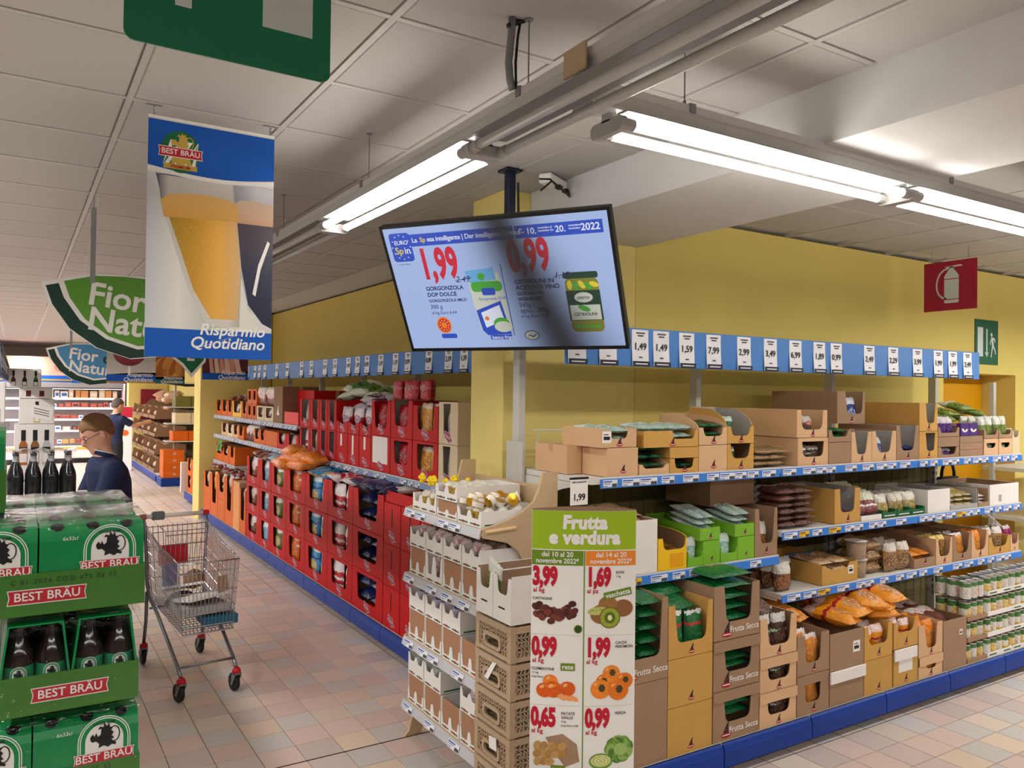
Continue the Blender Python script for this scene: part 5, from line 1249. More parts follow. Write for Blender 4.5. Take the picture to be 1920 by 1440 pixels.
for i, (s, sz, bo) in enumerate((('CETRIOLINI IN', .031, .025), ('ACETO DI VINO', .031, .025), ('GURKEN IN', .026, .02), ('WEINESSIG', .026, .02), ('545g /', .032, 0), ('sgocc. 300g', .032, 0), ('al kg Euro 3,30', .024, 0))): TXS(s, sz, S_NV, U(.565, 0)[0], U(0, .51 + .047 * i)[1], bo)
P([(U(.515, 0)[0], U(0, .36)[1]), (U(.518, 0)[0], U(0, .36)[1]), (U(.518, 0)[0], U(0, .95)[1]), (U(.515, 0)[0], U(0, .95)[1])], S_NV)
a = U(.195, .88); 
for r_, m_, d_ in ((.042, S_OR, .001), (.034, S_RED, .0014), (.016, S_OR, .0018)): P(ell(a[0], a[1] + .02, r_, r_ * 1.1, 20), m_, d_)
for k in range(10):
    t_ = 2 * pi * k / 10; P(ell(a[0] + .025 * cos(t_), a[1] + .02 + .027 * sin(t_), .004, .004, 5), S_Y, .002)
P(rrect(U(.17, 0)[0], U(.245, 0)[0], U(0, 1.0)[1] + .022, U(0, .935)[1] + .006, .008), S_BL, .001); TXS('tre valli', .02, S_W, U(.178, 0)[0], U(0, .958)[1] + .008, .01) if False else None
_U0 = U
def U(u, v): return _U0(u + (.010 if u > .3 else 0), v)
# cheese pack
P([U(.345, .42), U(.49, .42), U(.50, .66), U(.50, .90), U(.36, .90), U(.35, .66)], S_CR, .0009); P([U(.34, .40), U(.47, .38), U(.475, .48), U(.35, .50)], S_SK, .0012)
P(rrect(U(.355, 0)[0], U(.495, 0)[0], U(0, .575)[1], U(0, .49)[1], .02), S_GR, .0014); P(ell(*U(.41, .45), .02, .02), S_GR, .0015); P(rrect(U(.40, 0)[0], U(.46, 0)[0], U(0, .605)[1], U(0, .545)[1], .01), S_BL, .0018)
TXS('Gorgonzola DOP', .021, S_BL, U(.378, 0)[0], U(0, .635)[1]); P([U(.355, .73), U(.475, .655), U(.495, .94), U(.385, .945), U(.365, .90)], S_BL, .0013)
P([U(.375, .75), U(.465, .69), U(.475, .82), U(.385, .88)], S_W, .0016); P(ell(*U(.397, .80), .012, .012, 10), S_OR, .002); P(ell(*U(.46, .85), .045, .035, 14), S_GR, .0019); P(ell(*U(.465, .875), .05, .03, 14), S_CR, .0022)
U = _U0
P(rect(.405, .945, .505, .985), S_BL); TXS('banco frigo', .026, S_W, U(.412, 0)[0], U(0, .967)[1], .01)
P(ell(*U(.595, .955), .04, .026, 20), S_NV, .001); P(ell(*U(.595, .955), .036, .022, 20), S_CR, .0014); P([U(.572, .965), U(.588, .945), U(.6, .96), U(.618, .94), U(.616, .95), U(.6, .972), U(.588, .955)], S_NV, .0018)
# gherkin jar
jx = U(.845, 0)[0]
P(rrect(jx - .082, jx + .082, U(0, .935)[1], U(0, .50)[1], .028), S_OL, .001); P(rrect(jx - .085, jx + .085, U(0, .505)[1], U(0, .455)[1], .01), S_DG, .0014)
for k in range(5): P(ell(jx - .06 + .03 * k, U(0, .555 + .01 * (k % 2))[1], .013, .024, 10, tilt=.3 * k), S_GR if k % 2 else S_Y, .0014)
P([(jx - .084, U(0, .60)[1]), (jx + .084, U(0, .60)[1]), (jx + .084, U(0, .84)[1]), (jx - .084, U(0, .84)[1])], S_DG, .0018); P(ell(jx, U(0, .655)[1], .046, .026, 16), S_CR, .0022); TXS('cetrio', .026, S_NV, jx - .034, U(0, .655)[1], .01, shear=.2, d=.0028)
P([(jx - .075, U(0, .715)[1]), (jx + .075, U(0, .715)[1]), (jx + .075, U(0, .835)[1]), (jx - .075, U(0, .835)[1])], S_CR, .0022); P(ell(jx - .005, U(0, .742)[1], .032, .014, 10, tilt=-.4), S_GR, .0026); TXS('CETRIOLINI', .022, S_DG, jx - .06, U(0, .79)[1], .02, d=.0028)
for k in range(4): P(ell(jx - .05 + .033 * k, U(0, .89)[1], .015, .01, 8), S_GR, .0014)
# pole: from the ceiling down to the back of the screen
pl = MB(); pl.bev(2.10, 2.145, 3.41, 3.455, 2.45, 2.999, .004); pl.bev(2.075, 2.17, 3.385, 3.48, 2.985, 2.9995, .003); pl.box(2.05, 2.12, 3.38, 3.42, 2.42, 2.47)
inv = mt.inverted()
pl.xf(lambda x, y, z: tuple(inv @ Vector((x, y, z))))
pl.build('pole', M('black_blue_steel', '#23283a', .4, metal=.4), tv)
cb = MB().tube([(2.15, 3.40, 2.93), (2.155, 3.40, 2.75), (2.14, 3.40, 2.6)], .006, 6).xf(lambda x, y, z: tuple(inv @ Vector((x, y, z)))); cb.build('cable', BLACK, tv)

# ------------------------------------------------------------ emblems shared by banners and beer
P_GRN = M('emblem_green', '#1c6b46', .45, noise=0); P_RED = M('emblem_red', '#c3202f', .45, noise=0); P_WHT = M('emblem_white', '#f1efe9', .45, noise=0); P_GOLD = M('emblem_gold', '#c9a84a', .45, noise=0)
P_BLU = M('banner_blue', '#1259b8', .35, noise=.03, scale=4); P_CRM = M('banner_cream', '#ece4da', .4, noise=0)
LION = [(-.44, .1), (-.36, .22), (-.30, .12), (-.26, .24), (-.20, .1), (-.12, .16), (-.10, .36), (-.20, .34), (-.14, .44), (-.04, .40), (.0, .54), (.06, .42), (.14, .5), (.16, .38), (.25, .34), (.20, .26), (.28, .18), (.22, .08), (.30, -.02), (.22, -.04), (.26, -.14), (.36, -.18), (.34, -.26), (.22, -.22), (.12, -.30), (-.02, -.22), (-.18, -.28), (-.16, -.14), (-.26, -.04), (-.36, -.06), (-.42, .0)]
def lion(b, cx, cz, s, y, mi):
    b.prism([(cx + p[0] * s, cz + p[1] * s) for p in LION], 'y', y - .0004, y, mi)
    t = [(cx + .30 * s + .16 * s * cos(a), cz + .02 * s + .26 * s * sin(a) + .1 * s) for a in [i * .5 - 1.9 for i in range(9)]]
    for i in range(8):
        (x0, z0), (x1, z1) = t[i], t[i + 1]; dx, dz = x1 - x0, z1 - z0; l = hypot(dx, dz); nx, nz = -dz / l * .018 * s, dx / l * .018 * s
        b.prism([(x0 + nx, z0 + nz), (x0 - nx, z0 - nz), (x1 - nx, z1 - nz), (x1 + nx, z1 + nz)], 'y', y - .0004, y, mi)
def ribbon(b, cx, cz, w, h, y, mi, tilt=0.0, border=None):
    def q(k): return [(cx + x * cos(tilt) - z * sin(tilt), cz + x * sin(tilt) + z * cos(tilt)) for x, z in ((-w / 2 - k, -h / 2 - k), (w / 2 + k, -h / 2 - k), (w / 2 - h * .12 + k, 0), (w / 2 + k, h / 2 + k), (-w / 2 - k, h / 2 + k), (-w / 2 + h * .12 - k, 0))]
    if border is not None: b.prism(q(h * .07), 'y', y - .0003, y, border)
    b.prism(q(0), 'y', y - .0006, y, mi)

def banner(label, x, y, w, ztop, zbot, kind, group=None, foot='Risparmio\nQuotidiano', rz=0.0, color=None, hang=True):
    """printed sheet hung from the ceiling, faces -y"""
    t = thing('hanging_banner', label, 'banner', (x, y, 0), rz, group)
    H = ztop - zbot
    MB().bev(0, w, 0, .003, zbot, ztop, .0008).build('sheet', P_CRM, t)
    MB().tube([(0, .0015, ztop), (w, .0015, ztop)], .005, 8).build('top_bar', P_WHT, t)
    if hang:
        for xx_ in (.02, w - .02):
            b = MB().tube([(xx_, .0015, ztop), (xx_, .0015, CZ - .004)], .0015, 5); b.tube([(xx_ - .03, .0015, CZ - .006), (xx_ + .03, .0015, CZ - .006)], .003, 5)
            for k in range(3): b.tube([(xx_, .0015, ztop + .012 * k + .006), (xx_ + .006, .0015, ztop + .012 * k + .012)], .003, 5)
            b.build('hook', GREYD, t)
    col = color or P_BLU
    hb = H * .15
    wave = [(0, zbot)] + [(w, zbot)] + [(w * (1 - k / 8), zbot + hb * (1.0 + .16 * sin(pi * (1 - k / 8) * .62)) - hb * .12 * (k / 8)) for k in range(9)]
    MB().prism(wave, 'y', -.0006, 0).build('foot_band', col, t)
    if foot:
        me = txt_mesh(foot, w * .13, P_WHT, bold=.018, shear=.22, align='RIGHT', ext=.0003, lines=.85); put('lettering', me, t, (w * .94, -.0012, zbot + hb * .62))
    return t, H

def gradm(name, a, c, axis=0, z0=0.0, z1=1.0, rough=.35, spots=0):
    m = bpy.data.materials.new(name); m.use_nodes = True; nt = m.node_tree; N = nt.nodes.new; L = nt.links.new
    b = nt.nodes['Principled BSDF']; b.inputs['Roughness'].default_value = rough
    tc = N('ShaderNodeTexCoord'); sp = N('ShaderNodeSeparateXYZ'); L(tc.outputs['Generated'], sp.inputs[0])
    mr = N('ShaderNodeMapRange'); mr.inputs[1].default_value = z0; mr.inputs[2].default_value = z1; L(sp.outputs[axis], mr.inputs[0])
    ra = N('ShaderNodeValToRGB'); ra.color_ramp.elements[0].color = rgb(a if isinstance(a, str) else a[0]); ra.color_ramp.elements[1].color = rgb(c)
    if not isinstance(a, str):
        for p_, h_ in a[1:]: e = ra.color_ramp.elements.new(p_); e.color = rgb(h_)
    L(mr.outputs[0], ra.inputs[0]); out = ra.outputs[0]
    if spots:
        vo = N('ShaderNodeTexVoronoi'); vo.inputs['Scale'].default_value = spots; L(tc.outputs['Generated'], vo.inputs['Vector'])
        lt = N('ShaderNodeMath'); lt.operation = 'LESS_THAN'; lt.inputs[1].default_value = .16; L(vo.outputs[0], lt.inputs[0])
        mi = N('ShaderNodeMix'); mi.data_type = 'RGBA'; mi.blend_type = 'SCREEN'; mu = N('ShaderNodeMath'); mu.operation = 'MULTIPLY'; mu.inputs[1].default_value = .35; L(lt.outputs[0], mu.inputs[0])
        L(mu.outputs[0], mi.inputs[0]); L(out, mi.inputs[6]); mi.inputs[7].default_value = (1, .9, .6, 1); out = mi.outputs[2]
    L(out, b.inputs['Base Color']); return m

# the big beer banner
bn, BH = banner('near banner with two beer glasses and lion emblem, hung from ceiling', .430, 3.45, .500, 2.952, 1.985, 'beer', None)
W_ = .50; z1, z0 = 2.952, 1.985
def bp_(poly, mat, d=.001, name='picture', parent=None): return MB().prism(poly, 'y', -d, -d + .0005).build(name, mat, parent or bn)
def bq(px, py):  # printed picture coordinates: 0..1 across, 0..1 downwards
    return (px * W_, z1 - py * (z1 - z0))
bp_([bq(0, .235), bq(1, .235), bq(1, .88), bq(0, .88)], gradm('banner_photo_ground', ['#c9ccd0', (.25, '#e9e5dc'), (.5, '#b9bfb9'), (.75, '#e3e0d6')], '#d9d4ca', 0), .0007)
bp_([bq(.06, .235), bq(1, .235), bq(1, .42), bq(.14, .40)], gradm('banner_photo_shade', '#5f5f6e', '#c3c3cb', 0, .1, 1), .0009)
bp_([bq(0, .012), bq(1, .012)] + [bq(1 - k / 10, .200 + .022 * sin(pi * k / 10) * 1.0 + .012 * (k / 10)) for k in range(11)], P_BLU, .0012, 'head_band')
bp_([bq(k / 10, .222 + .022 * sin(pi * k / 10)) for k in range(11)] + [bq(1 - k / 10, .205 + .022 * sin(pi * k / 10)) for k in range(11)], P_WHT, .0014, 'white_edge')
# dark beer glass, then lager glass
bp_([bq(.68, .235), bq(1, .24), bq(1, .875), bq(.93, .86), bq(.80, .78), bq(.72, .60), bq(.66, .40)], gradm('dark_glass', '#9a9aa2', '#d8d8dc', 0, 0, .6), .0010)
bp_([bq(.70, .40), bq(1, .40), bq(1, .86), bq(.92, .84), bq(.80, .76), bq(.74, .60)], gradm('dark_beer', ['#141a33', (.5, '#1f2540')], '#4a3a44', 2, 0, 1), .0012)
bp_([bq(.68, .32), bq(.72, .305), bq(.85, .30), bq(1, .31), bq(1, .405), bq(.70, .405)], gradm('dark_foam', '#c89a76', '#e2c8b0', 2), .0014)
bp_([bq(.955, .47), bq(.975, .48), bq(.90, .60), bq(.86, .72), bq(.835, .71), bq(.88, .58)], P_WHT, .0016)
bp_([bq(.08, .24), bq(.66, .24), bq(.74, .62), bq(.73, .86), bq(.47, .86), bq(.33, .72), bq(.22, .55), bq(.10, .34)], gradm('lager_glass', ['#6b6670', (.12, '#cfc9c2'), (.85, '#d8d2ca')], '#b5a79a', 0), .0012)
bp_([bq(.13, .36), bq(.68, .345), bq(.735, .60), bq(.715, .83), bq(.50, .83), bq(.36, .71), bq(.25, .54)], gradm('lager_beer', ['#a8872c', (.35, '#c9962a'), (.7, '#efb24a')], '#d8b07a', 0, 0, 1, spots=42), .0015)
bp_([bq(.10, .345), bq(.16, .318), bq(.30, .305), bq(.48, .302), bq(.62, .31), bq(.70, .33), bq(.71, .40), bq(.55, .405), bq(.34, .41), bq(.13, .415)], gradm('lager_foam', '#d9a04a', '#f0c074', 2), .0018)
# round lion emblem
ec = bq(.245, .135)
b = MB(); b.prism(ell(ec[0], ec[1], .076, .086, 28), 'y', -.0018, -.0014, 0)
for k in range(5):
    o_ = -.07 + .035 * k
    pts = [(ec[0] + o_ + dx, ec[1] + dz) for dx, dz in ((-.03, -.06), (-.014, -.06), (.046, .045), (.03, .045))]
    pts = [(max(ec[0] - .068, min(ec[0] + .068, p[0])), p[1]) for p in pts]; b.prism(pts, 'y', -.0022, -.0018, 1)
lion(b, ec[0] + .004, ec[1] + .028, .095, -.0024, 2)
b.prism([(ec[0] - .03, ec[1] - .02), (ec[0] + .035, ec[1] - .02), (ec[0] + .045, ec[1] - .06), (ec[0] + .02, ec[1] - .045), (ec[0], ec[1] - .065), (ec[0] - .02, ec[1] - .045), (ec[0] - .04, ec[1] - .06)], 'y', -.0026, -.0022, 2)
ribbon(b, ec[0], ec[1] - .004, .165, .036, -.0030, 3, border=4)
ribbon(b, ec[0], ec[1] - .062, .13, .02, -.0030, 2)
b.build('emblem', [P_GRN, P_WHT, P_GOLD, P_RED, P_WHT], bn)
letter('BEST BRÄU', .030, P_WHT, bn, (ec[0], -.0042, ec[1] - .004), bold=.01); letter('PREMIUM', .018, RED, bn, (ec[0], -.0042, ec[1] - .063), bold=.01)

# leaf-shaped sign further back
LG1 = M('leaf_sign_green', '#5f9a34', .4, noise=.03); LG2 = M('leaf_sign_dark', '#1d3d33', .4, noise=0); LB1 = M('leaf_sign_blue', '#4f93c2', .4, noise=.03)
def leaf_sign(label, x, y, z, s, m1, letters=True):
    t = thing('leaf_sign', label, 'sign', (x, y, z), 0)
    def shp(k, dx=0, dz=0):   # half leaf: pointed at the left top, round below
        p = [(-.5, .17), (-.46, .05), (-.36, -.10), (-.2, -.22), (0, -.285), (.2, -.26), (.36, -.16), (.46, -.02), (.5, .12), (.36, .20), (.16, .225), (-.1, .235), (-.3, .225)]
        c = (-.0, .0); return [((px_ * k + dx) * s, (pz_ * k + dz) * s) for px_, pz_ in p]
    MB().prism(shp(1.09, -.03, -.04), 'y', 0, .004).build('board', P_WHT, t)
    MB().prism(shp(1.03, -.035, -.052), 'y', -.0008, 0).build('dark_leaf', LG2, t)
    MB().prism(shp(.99, .012, .0), 'y', -.0014, -.0008).build('white_leaf', P_WHT, t)
    MB().prism(shp(.92, .015, .004), 'y', -.002, -.0014).build('green_leaf', m1, t)
    letter('Fior', .22 * s, P_WHT, t, (-.30 * s, -.003, .085 * s), bold=.02, align='LEFT', rot=(0, radians(7), 0)); letter('di', .22 * s, LG2, t, (.12 * s, -.003, .03 * s), bold=.02, align='LEFT', rot=(0, radians(7), 0))
    letter('Natura', .22 * s, P_WHT, t, (-.30 * s, -.003, -.085 * s), bold=.02, align='LEFT', rot=(0, radians(7), 0))
    b = MB()
    for xx_ in (-.33, .33): b.tube([(xx_ * s, .002, .2 * s), (xx_ * s * .75, .002, CZ - z)], .002, 5)
    b.build('string', P_WHT, t)
    b = MB().box(-.275 * s - .014, -.275 * s + .014, -.004, -.002, .16 * s, CZ - z - .06); b.tube([(-.275 * s, -.003, CZ - z - .06), (-.275 * s, -.003, CZ - z - .002)], .003, 5); b.build('strap', M('clear_strap', '#9fa5a3', .3, alpha=.75, noise=0), t)
    return t
leaf_sign('near green leaf-shaped sign reading Fior di Natura behind the beer banner', .62, 5.36, 2.345, .88, LG1)
leaf_sign('far blue leaf-shaped sign behind the green leaf sign', .80, 11.0, 2.20, .88, LB1)
# the mid-distance banners
wb, h_ = banner('banner with red wine glass picture hanging down the aisle', .775, 9.0, .46, 2.55, 1.915, 'wine')
def pic(t, poly, mat, d=.001): return MB().prism(poly, 'y', -d, -d + .0005).build('picture', mat, t)
G1 = gradm('wine_ground', ['#cfc8c0', (.5, '#9aa394')], '#c9cabf', 2)
pic(wb, [(0, 2.0), (.46, 2.0), (.46, 2.545), (0, 2.545)], G1, .0006); MB().prism([(0, 1.915), (.46, 1.915), (.46, 1.93), (0, 1.93)], 'y', -.0014, -.0009).build('yellow_stripe', M('gold_stripe', '#b98f2a', .5), wb)
pic(wb, ell(.21, 2.24, .16, .15, 20), gradm('wine_bowl', '#b9a8a8', '#e2dad6', 2)); pic(wb, ell(.21, 2.23, .155, .14, 20, pi, 2 * pi) , gradm('red_wine', '#6b1e2c', '#9c3a4a', 2), .0014); pic(wb, [(.2, 2.09), (.22, 2.09), (.222, 2.0), (.198, 2.0)], P_WHT, .0014)
bb_, h_ = banner('banner with bread picture and green foot band', 1.50, 11.6, .46, 2.50, 1.93, 'bread', color=M('banner_teal', '#1f6f6c', .4, noise=0))
BRD = gradm('bread_print', ['#4a2c14', (.4, '#a8682c'), (.7, '#d8a458')], '#8a5522', 0); pic(bb_, [(0, 1.99), (.46, 1.99), (.46, 2.495), (0, 2.495)], BRD, .0006)
for k in range(5): pic(bb_, ell(.12 + .07 * k, 2.18 + .04 * (k % 3), .05, .16, 14, tilt=-.7 + .1 * k), M('crust_%d' % (k % 2), ('#c98f48', '#a8662c')[k % 2], .5), .001 + .0003 * k)
mb_, h_ = banner('banner with ham slices picture by the second yellow pillar', 1.62, 8.6, .46, 2.5, 1.96, 'ham')
pic(mb_, [(0, 2.03), (.46, 2.03), (.46, 2.495), (0, 2.495)], M('plum_print', '#5a2c30', .5), .0006)
for k in range(6): pic(mb_, [(.08 + .05 * k, 2.03), (.12 + .055 * k, 2.03), (.07 + .05 * k, 2.4), (.04 + .05 * k, 2.4)], M('ham_%d' % (k % 2), ('#d9a08a', '#e8c9b6')[k % 2], .5), .001)
sb_, h_ = banner('small far banner with wine and fruit behind the blue leaf sign', .70, 13.4, .44, 2.40, 1.93, 'far')
pic(sb_, [(0, 1.99), (.44, 1.99), (.44, 2.395), (0, 2.395)], G1, .0006)
leaf = thing('leaf_sign', 'green and white leaf-edged sign just under the beer banner corner', 'sign', (1.26, 7.6, 2.13))
MB().prism([(-.16, .12), (.22, .14), (.2, -.02), (.08, -.17), (.0, -.06), (-.1, .02)], 'y', 0, .004).build('board', P_WHT, leaf); MB().prism([(-.13, .11), (.20, .125), (.18, -.01), (.08, -.13), (.01, -.04), (-.08, .03)], 'y', -.001, 0).build('face', P_GRN, leaf); letter('E', .14, P_WHT, leaf, (.07, -.002, .03), bold=.03)
MB().tube([(.1, .002, .13), (.1, .002, .868)], .002, 5).build('string', P_WHT, leaf)

# ------------------------------------------------------------ rigid signs
SG = M('safety_green', '#1e7a55', .4, noise=.02); SGD = M('safety_dark_green', '#135c3c', .4, noise=.02); SR = M('safety_red', '#a82040', .4, noise=.02); PALE = M('sign_pale', '#d3dedd', .45, noise=0)
es = thing('exit_sign', 'large green emergency exit sign hanging closest to the camera', 'sign', (.184, 1.9, 0))
MB().prism(rrect(0, .462, 2.617, 3.0 - .012, .022), 'y', 0, .005).build('board', SG, es)
MB().box(.297 - .184 - .01, .322 - .184, -.0008, 0, 2.716, 2.93).build('arrow_shaft', PALE, es); MB().prism([(.07, 2.86), (.112, 2.93), (.112, 2.95), (.06, 2.9)], 'y', -.0008, 0).build('arrow_head', PALE, es) if False else None
MB().box(.480 - .184, .600 - .184, -.0008, 0, 2.717, 2.95).build('door_shape', PALE, es)
for k in (.05, .41): MB().tube([(k, .0025, 2.985), (k, .0025, 2.9985)], .003, 6).build('hook', GREYD, es)
fe = thing('fire_sign', 'red fire extinguisher sign hanging from the ceiling', 'sign', (6.0, 3.535, 0), RZL)
MB().bev(0, .405, 0, .004, 2.53, 2.905, .001).build('board', SR, fe)
b = MB(); b.prism(rrect(.16, .27, 2.585, 2.80, .012), 'y', -.0008, 0); b.prism([(.165, 2.80), (.265, 2.80), (.235, 2.84), (.195, 2.84)], 'y', -.0008, 0); b.box(.20, .23, -.0008, 0, 2.838, 2.862)
b.prism([(.16, 2.862), (.28, 2.872), (.30, 2.86), (.23, 2.855), (.2, 2.85)], 'y', -.0008, 0)
h_ = [(.19 - .0 - .09 * sin(a_ * pi / 8 * .95), 2.85 - .23 * (1 - cos(a_ * pi / 8)) / 2) for a_ in range(9)]
for i in range(8):
    (x0, z0_), (x1, z1_) = h_[i], h_[i + 1]; dx, dz = x1 - x0, z1_ - z0_; l = hypot(dx, dz); nx, nz = -dz / l * .006, dx / l * .006
    b.prism([(x0 + nx, z0_ + nz), (x0 - nx, z0_ - nz), (x1 - nx, z1_ - nz), (x1 + nx, z1_ + nz)], 'y', -.0008, 0)
b.build('extinguisher_symbol', PALE, fe); b = MB(); b.box(.158, .272, -.0012, -.0008, 2.765, 2.771); b.box(.158, .272, -.0012, -.0008, 2.61, 2.616); b.build('symbol_lines', SR, fe)
for k in (.06, .34): MB().tube([(k, .002, 2.90), (k, .002, 2.9985)], .002, 6).build('hook', GREYD, fe)
xs = thing('exit_sign', 'small dark green exit sign above the recessed orange door', 'sign', (7.185, 3.763, 0))
MB().bev(0, .39, 0, .005, 2.17, 2.57, .001).build('board', SGD, xs); MB().box(.04, .13, -.0008, 0, 2.24, 2.50).build('door_shape', PALE, xs)
b = MB(); b.box(.185, .205, -.0008, 0, 2.27, 2.49); b.prism([(.165, 2.28), (.225, 2.28), (.195, 2.235)], 'y', -.0008, 0); b.build('arrow', PALE, xs)
b = MB(); b.prism(ell(.275, 2.44, .016, .018, 10), 'y', -.0008, 0)
for pl_ in ([(.275, 2.42), (.33, 2.41), (.345, 2.375), (.335, 2.37), (.32, 2.395), (.305, 2.395), (.315, 2.34), (.345, 2.30), (.35, 2.265), (.335, 2.265), (.33, 2.295), (.30, 2.33), (.285, 2.28), (.275, 2.235), (.262, 2.24), (.275, 2.29), (.285, 2.345), (.27, 2.39), (.255, 2.36), (.265, 2.35), (.26, 2.345), (.245, 2.365)],): b.prism(pl_, 'y', -.0008, 0)
b.build('running_figure', PALE, xs)

# ------------------------------------------------------------ fruit and vegetable poster stand
PW, PHT, SAG = .37, 1.445, .022
po = thing('poster_stand', 'tall curved cardboard poster of fruit and vegetable prices in front of the crates', 'poster stand', (1.715, 2.245, 0), radians(-31))
def bend(x, y, z):
    q = 1 - (x / (PW / 2)) ** 2; return (x, y - SAG * q, z)
def strip(x0, x1, z0_, z1_, y, n=14):
    b = MB(); vs = []
    for i in range(n + 1):
        x = x0 + (x1 - x0) * i / n; vs += [(x, y, z0_), (x, y, z1_)]
    b.add(vs, [(2 * i, 2 * i + 2, 2 * i + 3, 2 * i + 1) for i in range(n)]); return b
def pstrip(x0, x1, z0_, z1_, mat, d, name='print'): return strip(x0, x1, z0_, z1_, -d).xf(bend).build(name, mat, po)
PG1 = M('poster_lime', '#9dbb1e', .45, noise=.02); PG2 = M('poster_olive', '#6a8a1e', .45, noise=0); PO = M('poster_orange', '#ee8a2a', .45, noise=0); PR = M('poster_red', '#c11230', .45, noise=0); PWH = M('poster_white', '#efebe6', .5, noise=.01); LIN = M('poster_line', '#c9c6c0', .5, noise=0)
b = strip(-PW / 2, PW / 2, .02, PHT, 0); b.xf(bend); n0 = len(b.v)
b.build('front_panel', PWH, po)
b = strip(-PW / 2, PW / 2, .02, PHT + .004, 0); b.xf(lambda x, y, z: (x, .004 + SAG * (1 - (x / (PW / 2)) ** 2), z + .006 * (1 - (x / (PW / 2)) ** 2))); b.build('rear_panel', KRAFT, po)
MB().bev(-PW / 2 - .01, PW / 2 + .01, -SAG - .01, SAG + .014, .001, .02, .003).build('foot', WHC, po)
hw = PW / 2
pstrip(-hw + .001, hw - .001, PHT - .136, PHT - .0005, PG1, .0006, 'header')
pstrip(-hw + .001, -.004, PHT - .192, PHT - .140, PG2, .0006, 'header'); pstrip(.004, hw - .001, PHT - .192, PHT - .140, PO, .0006, 'header')
pstrip(-.002, .002, .02, PHT - .14, PG2, .0008, 'divider')
def pt(s, size, mat, x, z, bold=.0, align='CENTER', shear=0., sx=1.0, d=.0014, rot=0., sp=1.0, lines=1.0):
    me = txt_mesh(s, size, mat, bold=bold, align=align, shear=shear, ext=.0002, spacing=sp, lines=lines).copy()
    for v in me.vertices:
        X, Z = v.co.x * sx, v.co.z; X, Z = X * cos(rot) - Z * sin(rot), X * sin(rot) + Z * cos(rot)
        v.co = bend(X + x, v.co.y - d, Z + z)
    return put('lettering', me, po)
pt('Frutta', .064, PWH, .0, PHT - .042, .055, sx=.95, shear=.06, sp=1.05); pt('e verdura', .064, PWH, .0, PHT - .095, .055, sx=.95, shear=.06, sp=1.05)
pt('dal 10 al 20', .024, PWH, -.095, PHT - .154, .02); pt('novembre 2022*', .024, PWH, -.095, PHT - .177, .02, sx=.92)
pt('dal 14 al 20', .024, PWH, .095, PHT - .154, .02); pt('novembre 2022*', .024, PWH, .095, PHT - .177, .02, sx=.92)
cells = [(-1, 0, '3,99', 'al kg', ['CASTAGNE']), (1, 0, '1,69', 'al pz', ['KIWI', '1 kg']), (-1, 1, '0,99', 'al kg', ['CLEMENTINE', '1,5 kg', 'al pz Euro 1,49']), (1, 1, '1,99', 'al kg', ['CACHI', 'PERSIMON']), (-1, 2, '0,65', 'al kg', ['PATATE', 'GIALLE', '4 kg', 'al pz Euro 2,60']), (1, 2, '0,99', 'al kg', ['VERZA'])]
CH = .247
for sx_, r, pr, un, ws in cells:
    zt = PHT - .198 - CH * r; x0 = -hw + .004 if sx_ < 0 else .008
    if r: pstrip(x0 - .002, x0 + .17, zt + .008, zt + .0095, LIN, .0006, 'rule')
    pt(pr, .088, PR, x0, zt - .036, .055, 'LEFT', sx=.60, sp=.95); pt(un, .022, PR, x0 + .002, zt - .083, .015, 'LEFT')
    rightside = (r == 2) or sx_ > 0
    for i, t_ in enumerate(ws): pt(t_, .0135 if i < 2 and t_.isupper() else .010, BLACK, x0 + (.105 if rightside else 0), zt - (.018 if rightside else .112) - .014 * i, .004 if t_.isupper() else 0, 'LEFT')
FM = {}
def fm(n, h): return M('poster_' + n, h, .5, noise=.12, scale=90)
def disc(cx, cz, rx, rz_, mat, d, tilt=0., n=16, a0=0., a1=2 * pi):
    MB().prism(ell(cx, cz, rx, rz_, n, a0, a1, tilt), 'y', -d, -d + .0003).xf(bend).build('printed_fruit', mat, po)
zc0 = PHT - .192
R5 = random.Random(5)
for k in range(34):   # chestnuts
    disc(-.10 + -.07 + .14 * ((k * .618) % 1), zc0 - .165 + R5.uniform(-.02, .02) + .012 * cos(k * 3.9), .014, .011, fm('chestnut%d' % (k % 3), ('#5e2a22', '#7a3a2c', '#4a201c')[k % 3]), .0010 + .00004 * k, R5.uniform(0, 3))
disc(-.02, zc0 - .222, .015, .015, PG2, .001); disc(-.02, zc0 - .222, .012, .012, M('poster_dark_leaf', '#2f4a1c', .5), .0013)
for cx, cz, rx, m_ in ((.085, -.135, .034, '#a0703c'), (.14, -.15, .036, '#8f5f34'), (.062, -.17, .04, '#946636')): disc(cx, zc0 + cz, rx, rx * .85, fm('kiwi' + m_[1:], m_), .0010 + rx * .002)
disc(.05, zc0 - .158, .038, .014, fm('kiwi_cut', '#b9bf6a'), .0014, .1); disc(.092, zc0 - .182, .038, .038, fm('kiwi_skin', '#7a6a2c'), .0016); disc(.092, zc0 - .182, .034, .034, fm('kiwi_flesh', '#9aa832'), .0018); disc(.092, zc0 - .182, .02, .02, fm('kiwi_dark', '#5d6e1c'), .002); disc(.092, zc0 - .182, .008, .01, fm('kiwi_core', '#ece6b0'), .0022)
def tag_(s, x, z, w_, rot=0.):
    MB().prism([(x + a_ * cos(rot) - c_ * sin(rot), z + a_ * sin(rot) + c_ * cos(rot)) for a_, c_ in ((-w_ / 2, -.013), (w_ / 2, -.013), (w_ / 2, .013), (-w_ / 2, .013))], 'y', -.0024, -.0021).xf(bend).build('green_tag', PG2, po)
    pt(s, .024, PWH, x, z, .02, rot=rot, d=.0029)
tag_('vaschetta', .12, zc0 - .098, .10, .2)
zc1 = zc0 - CH
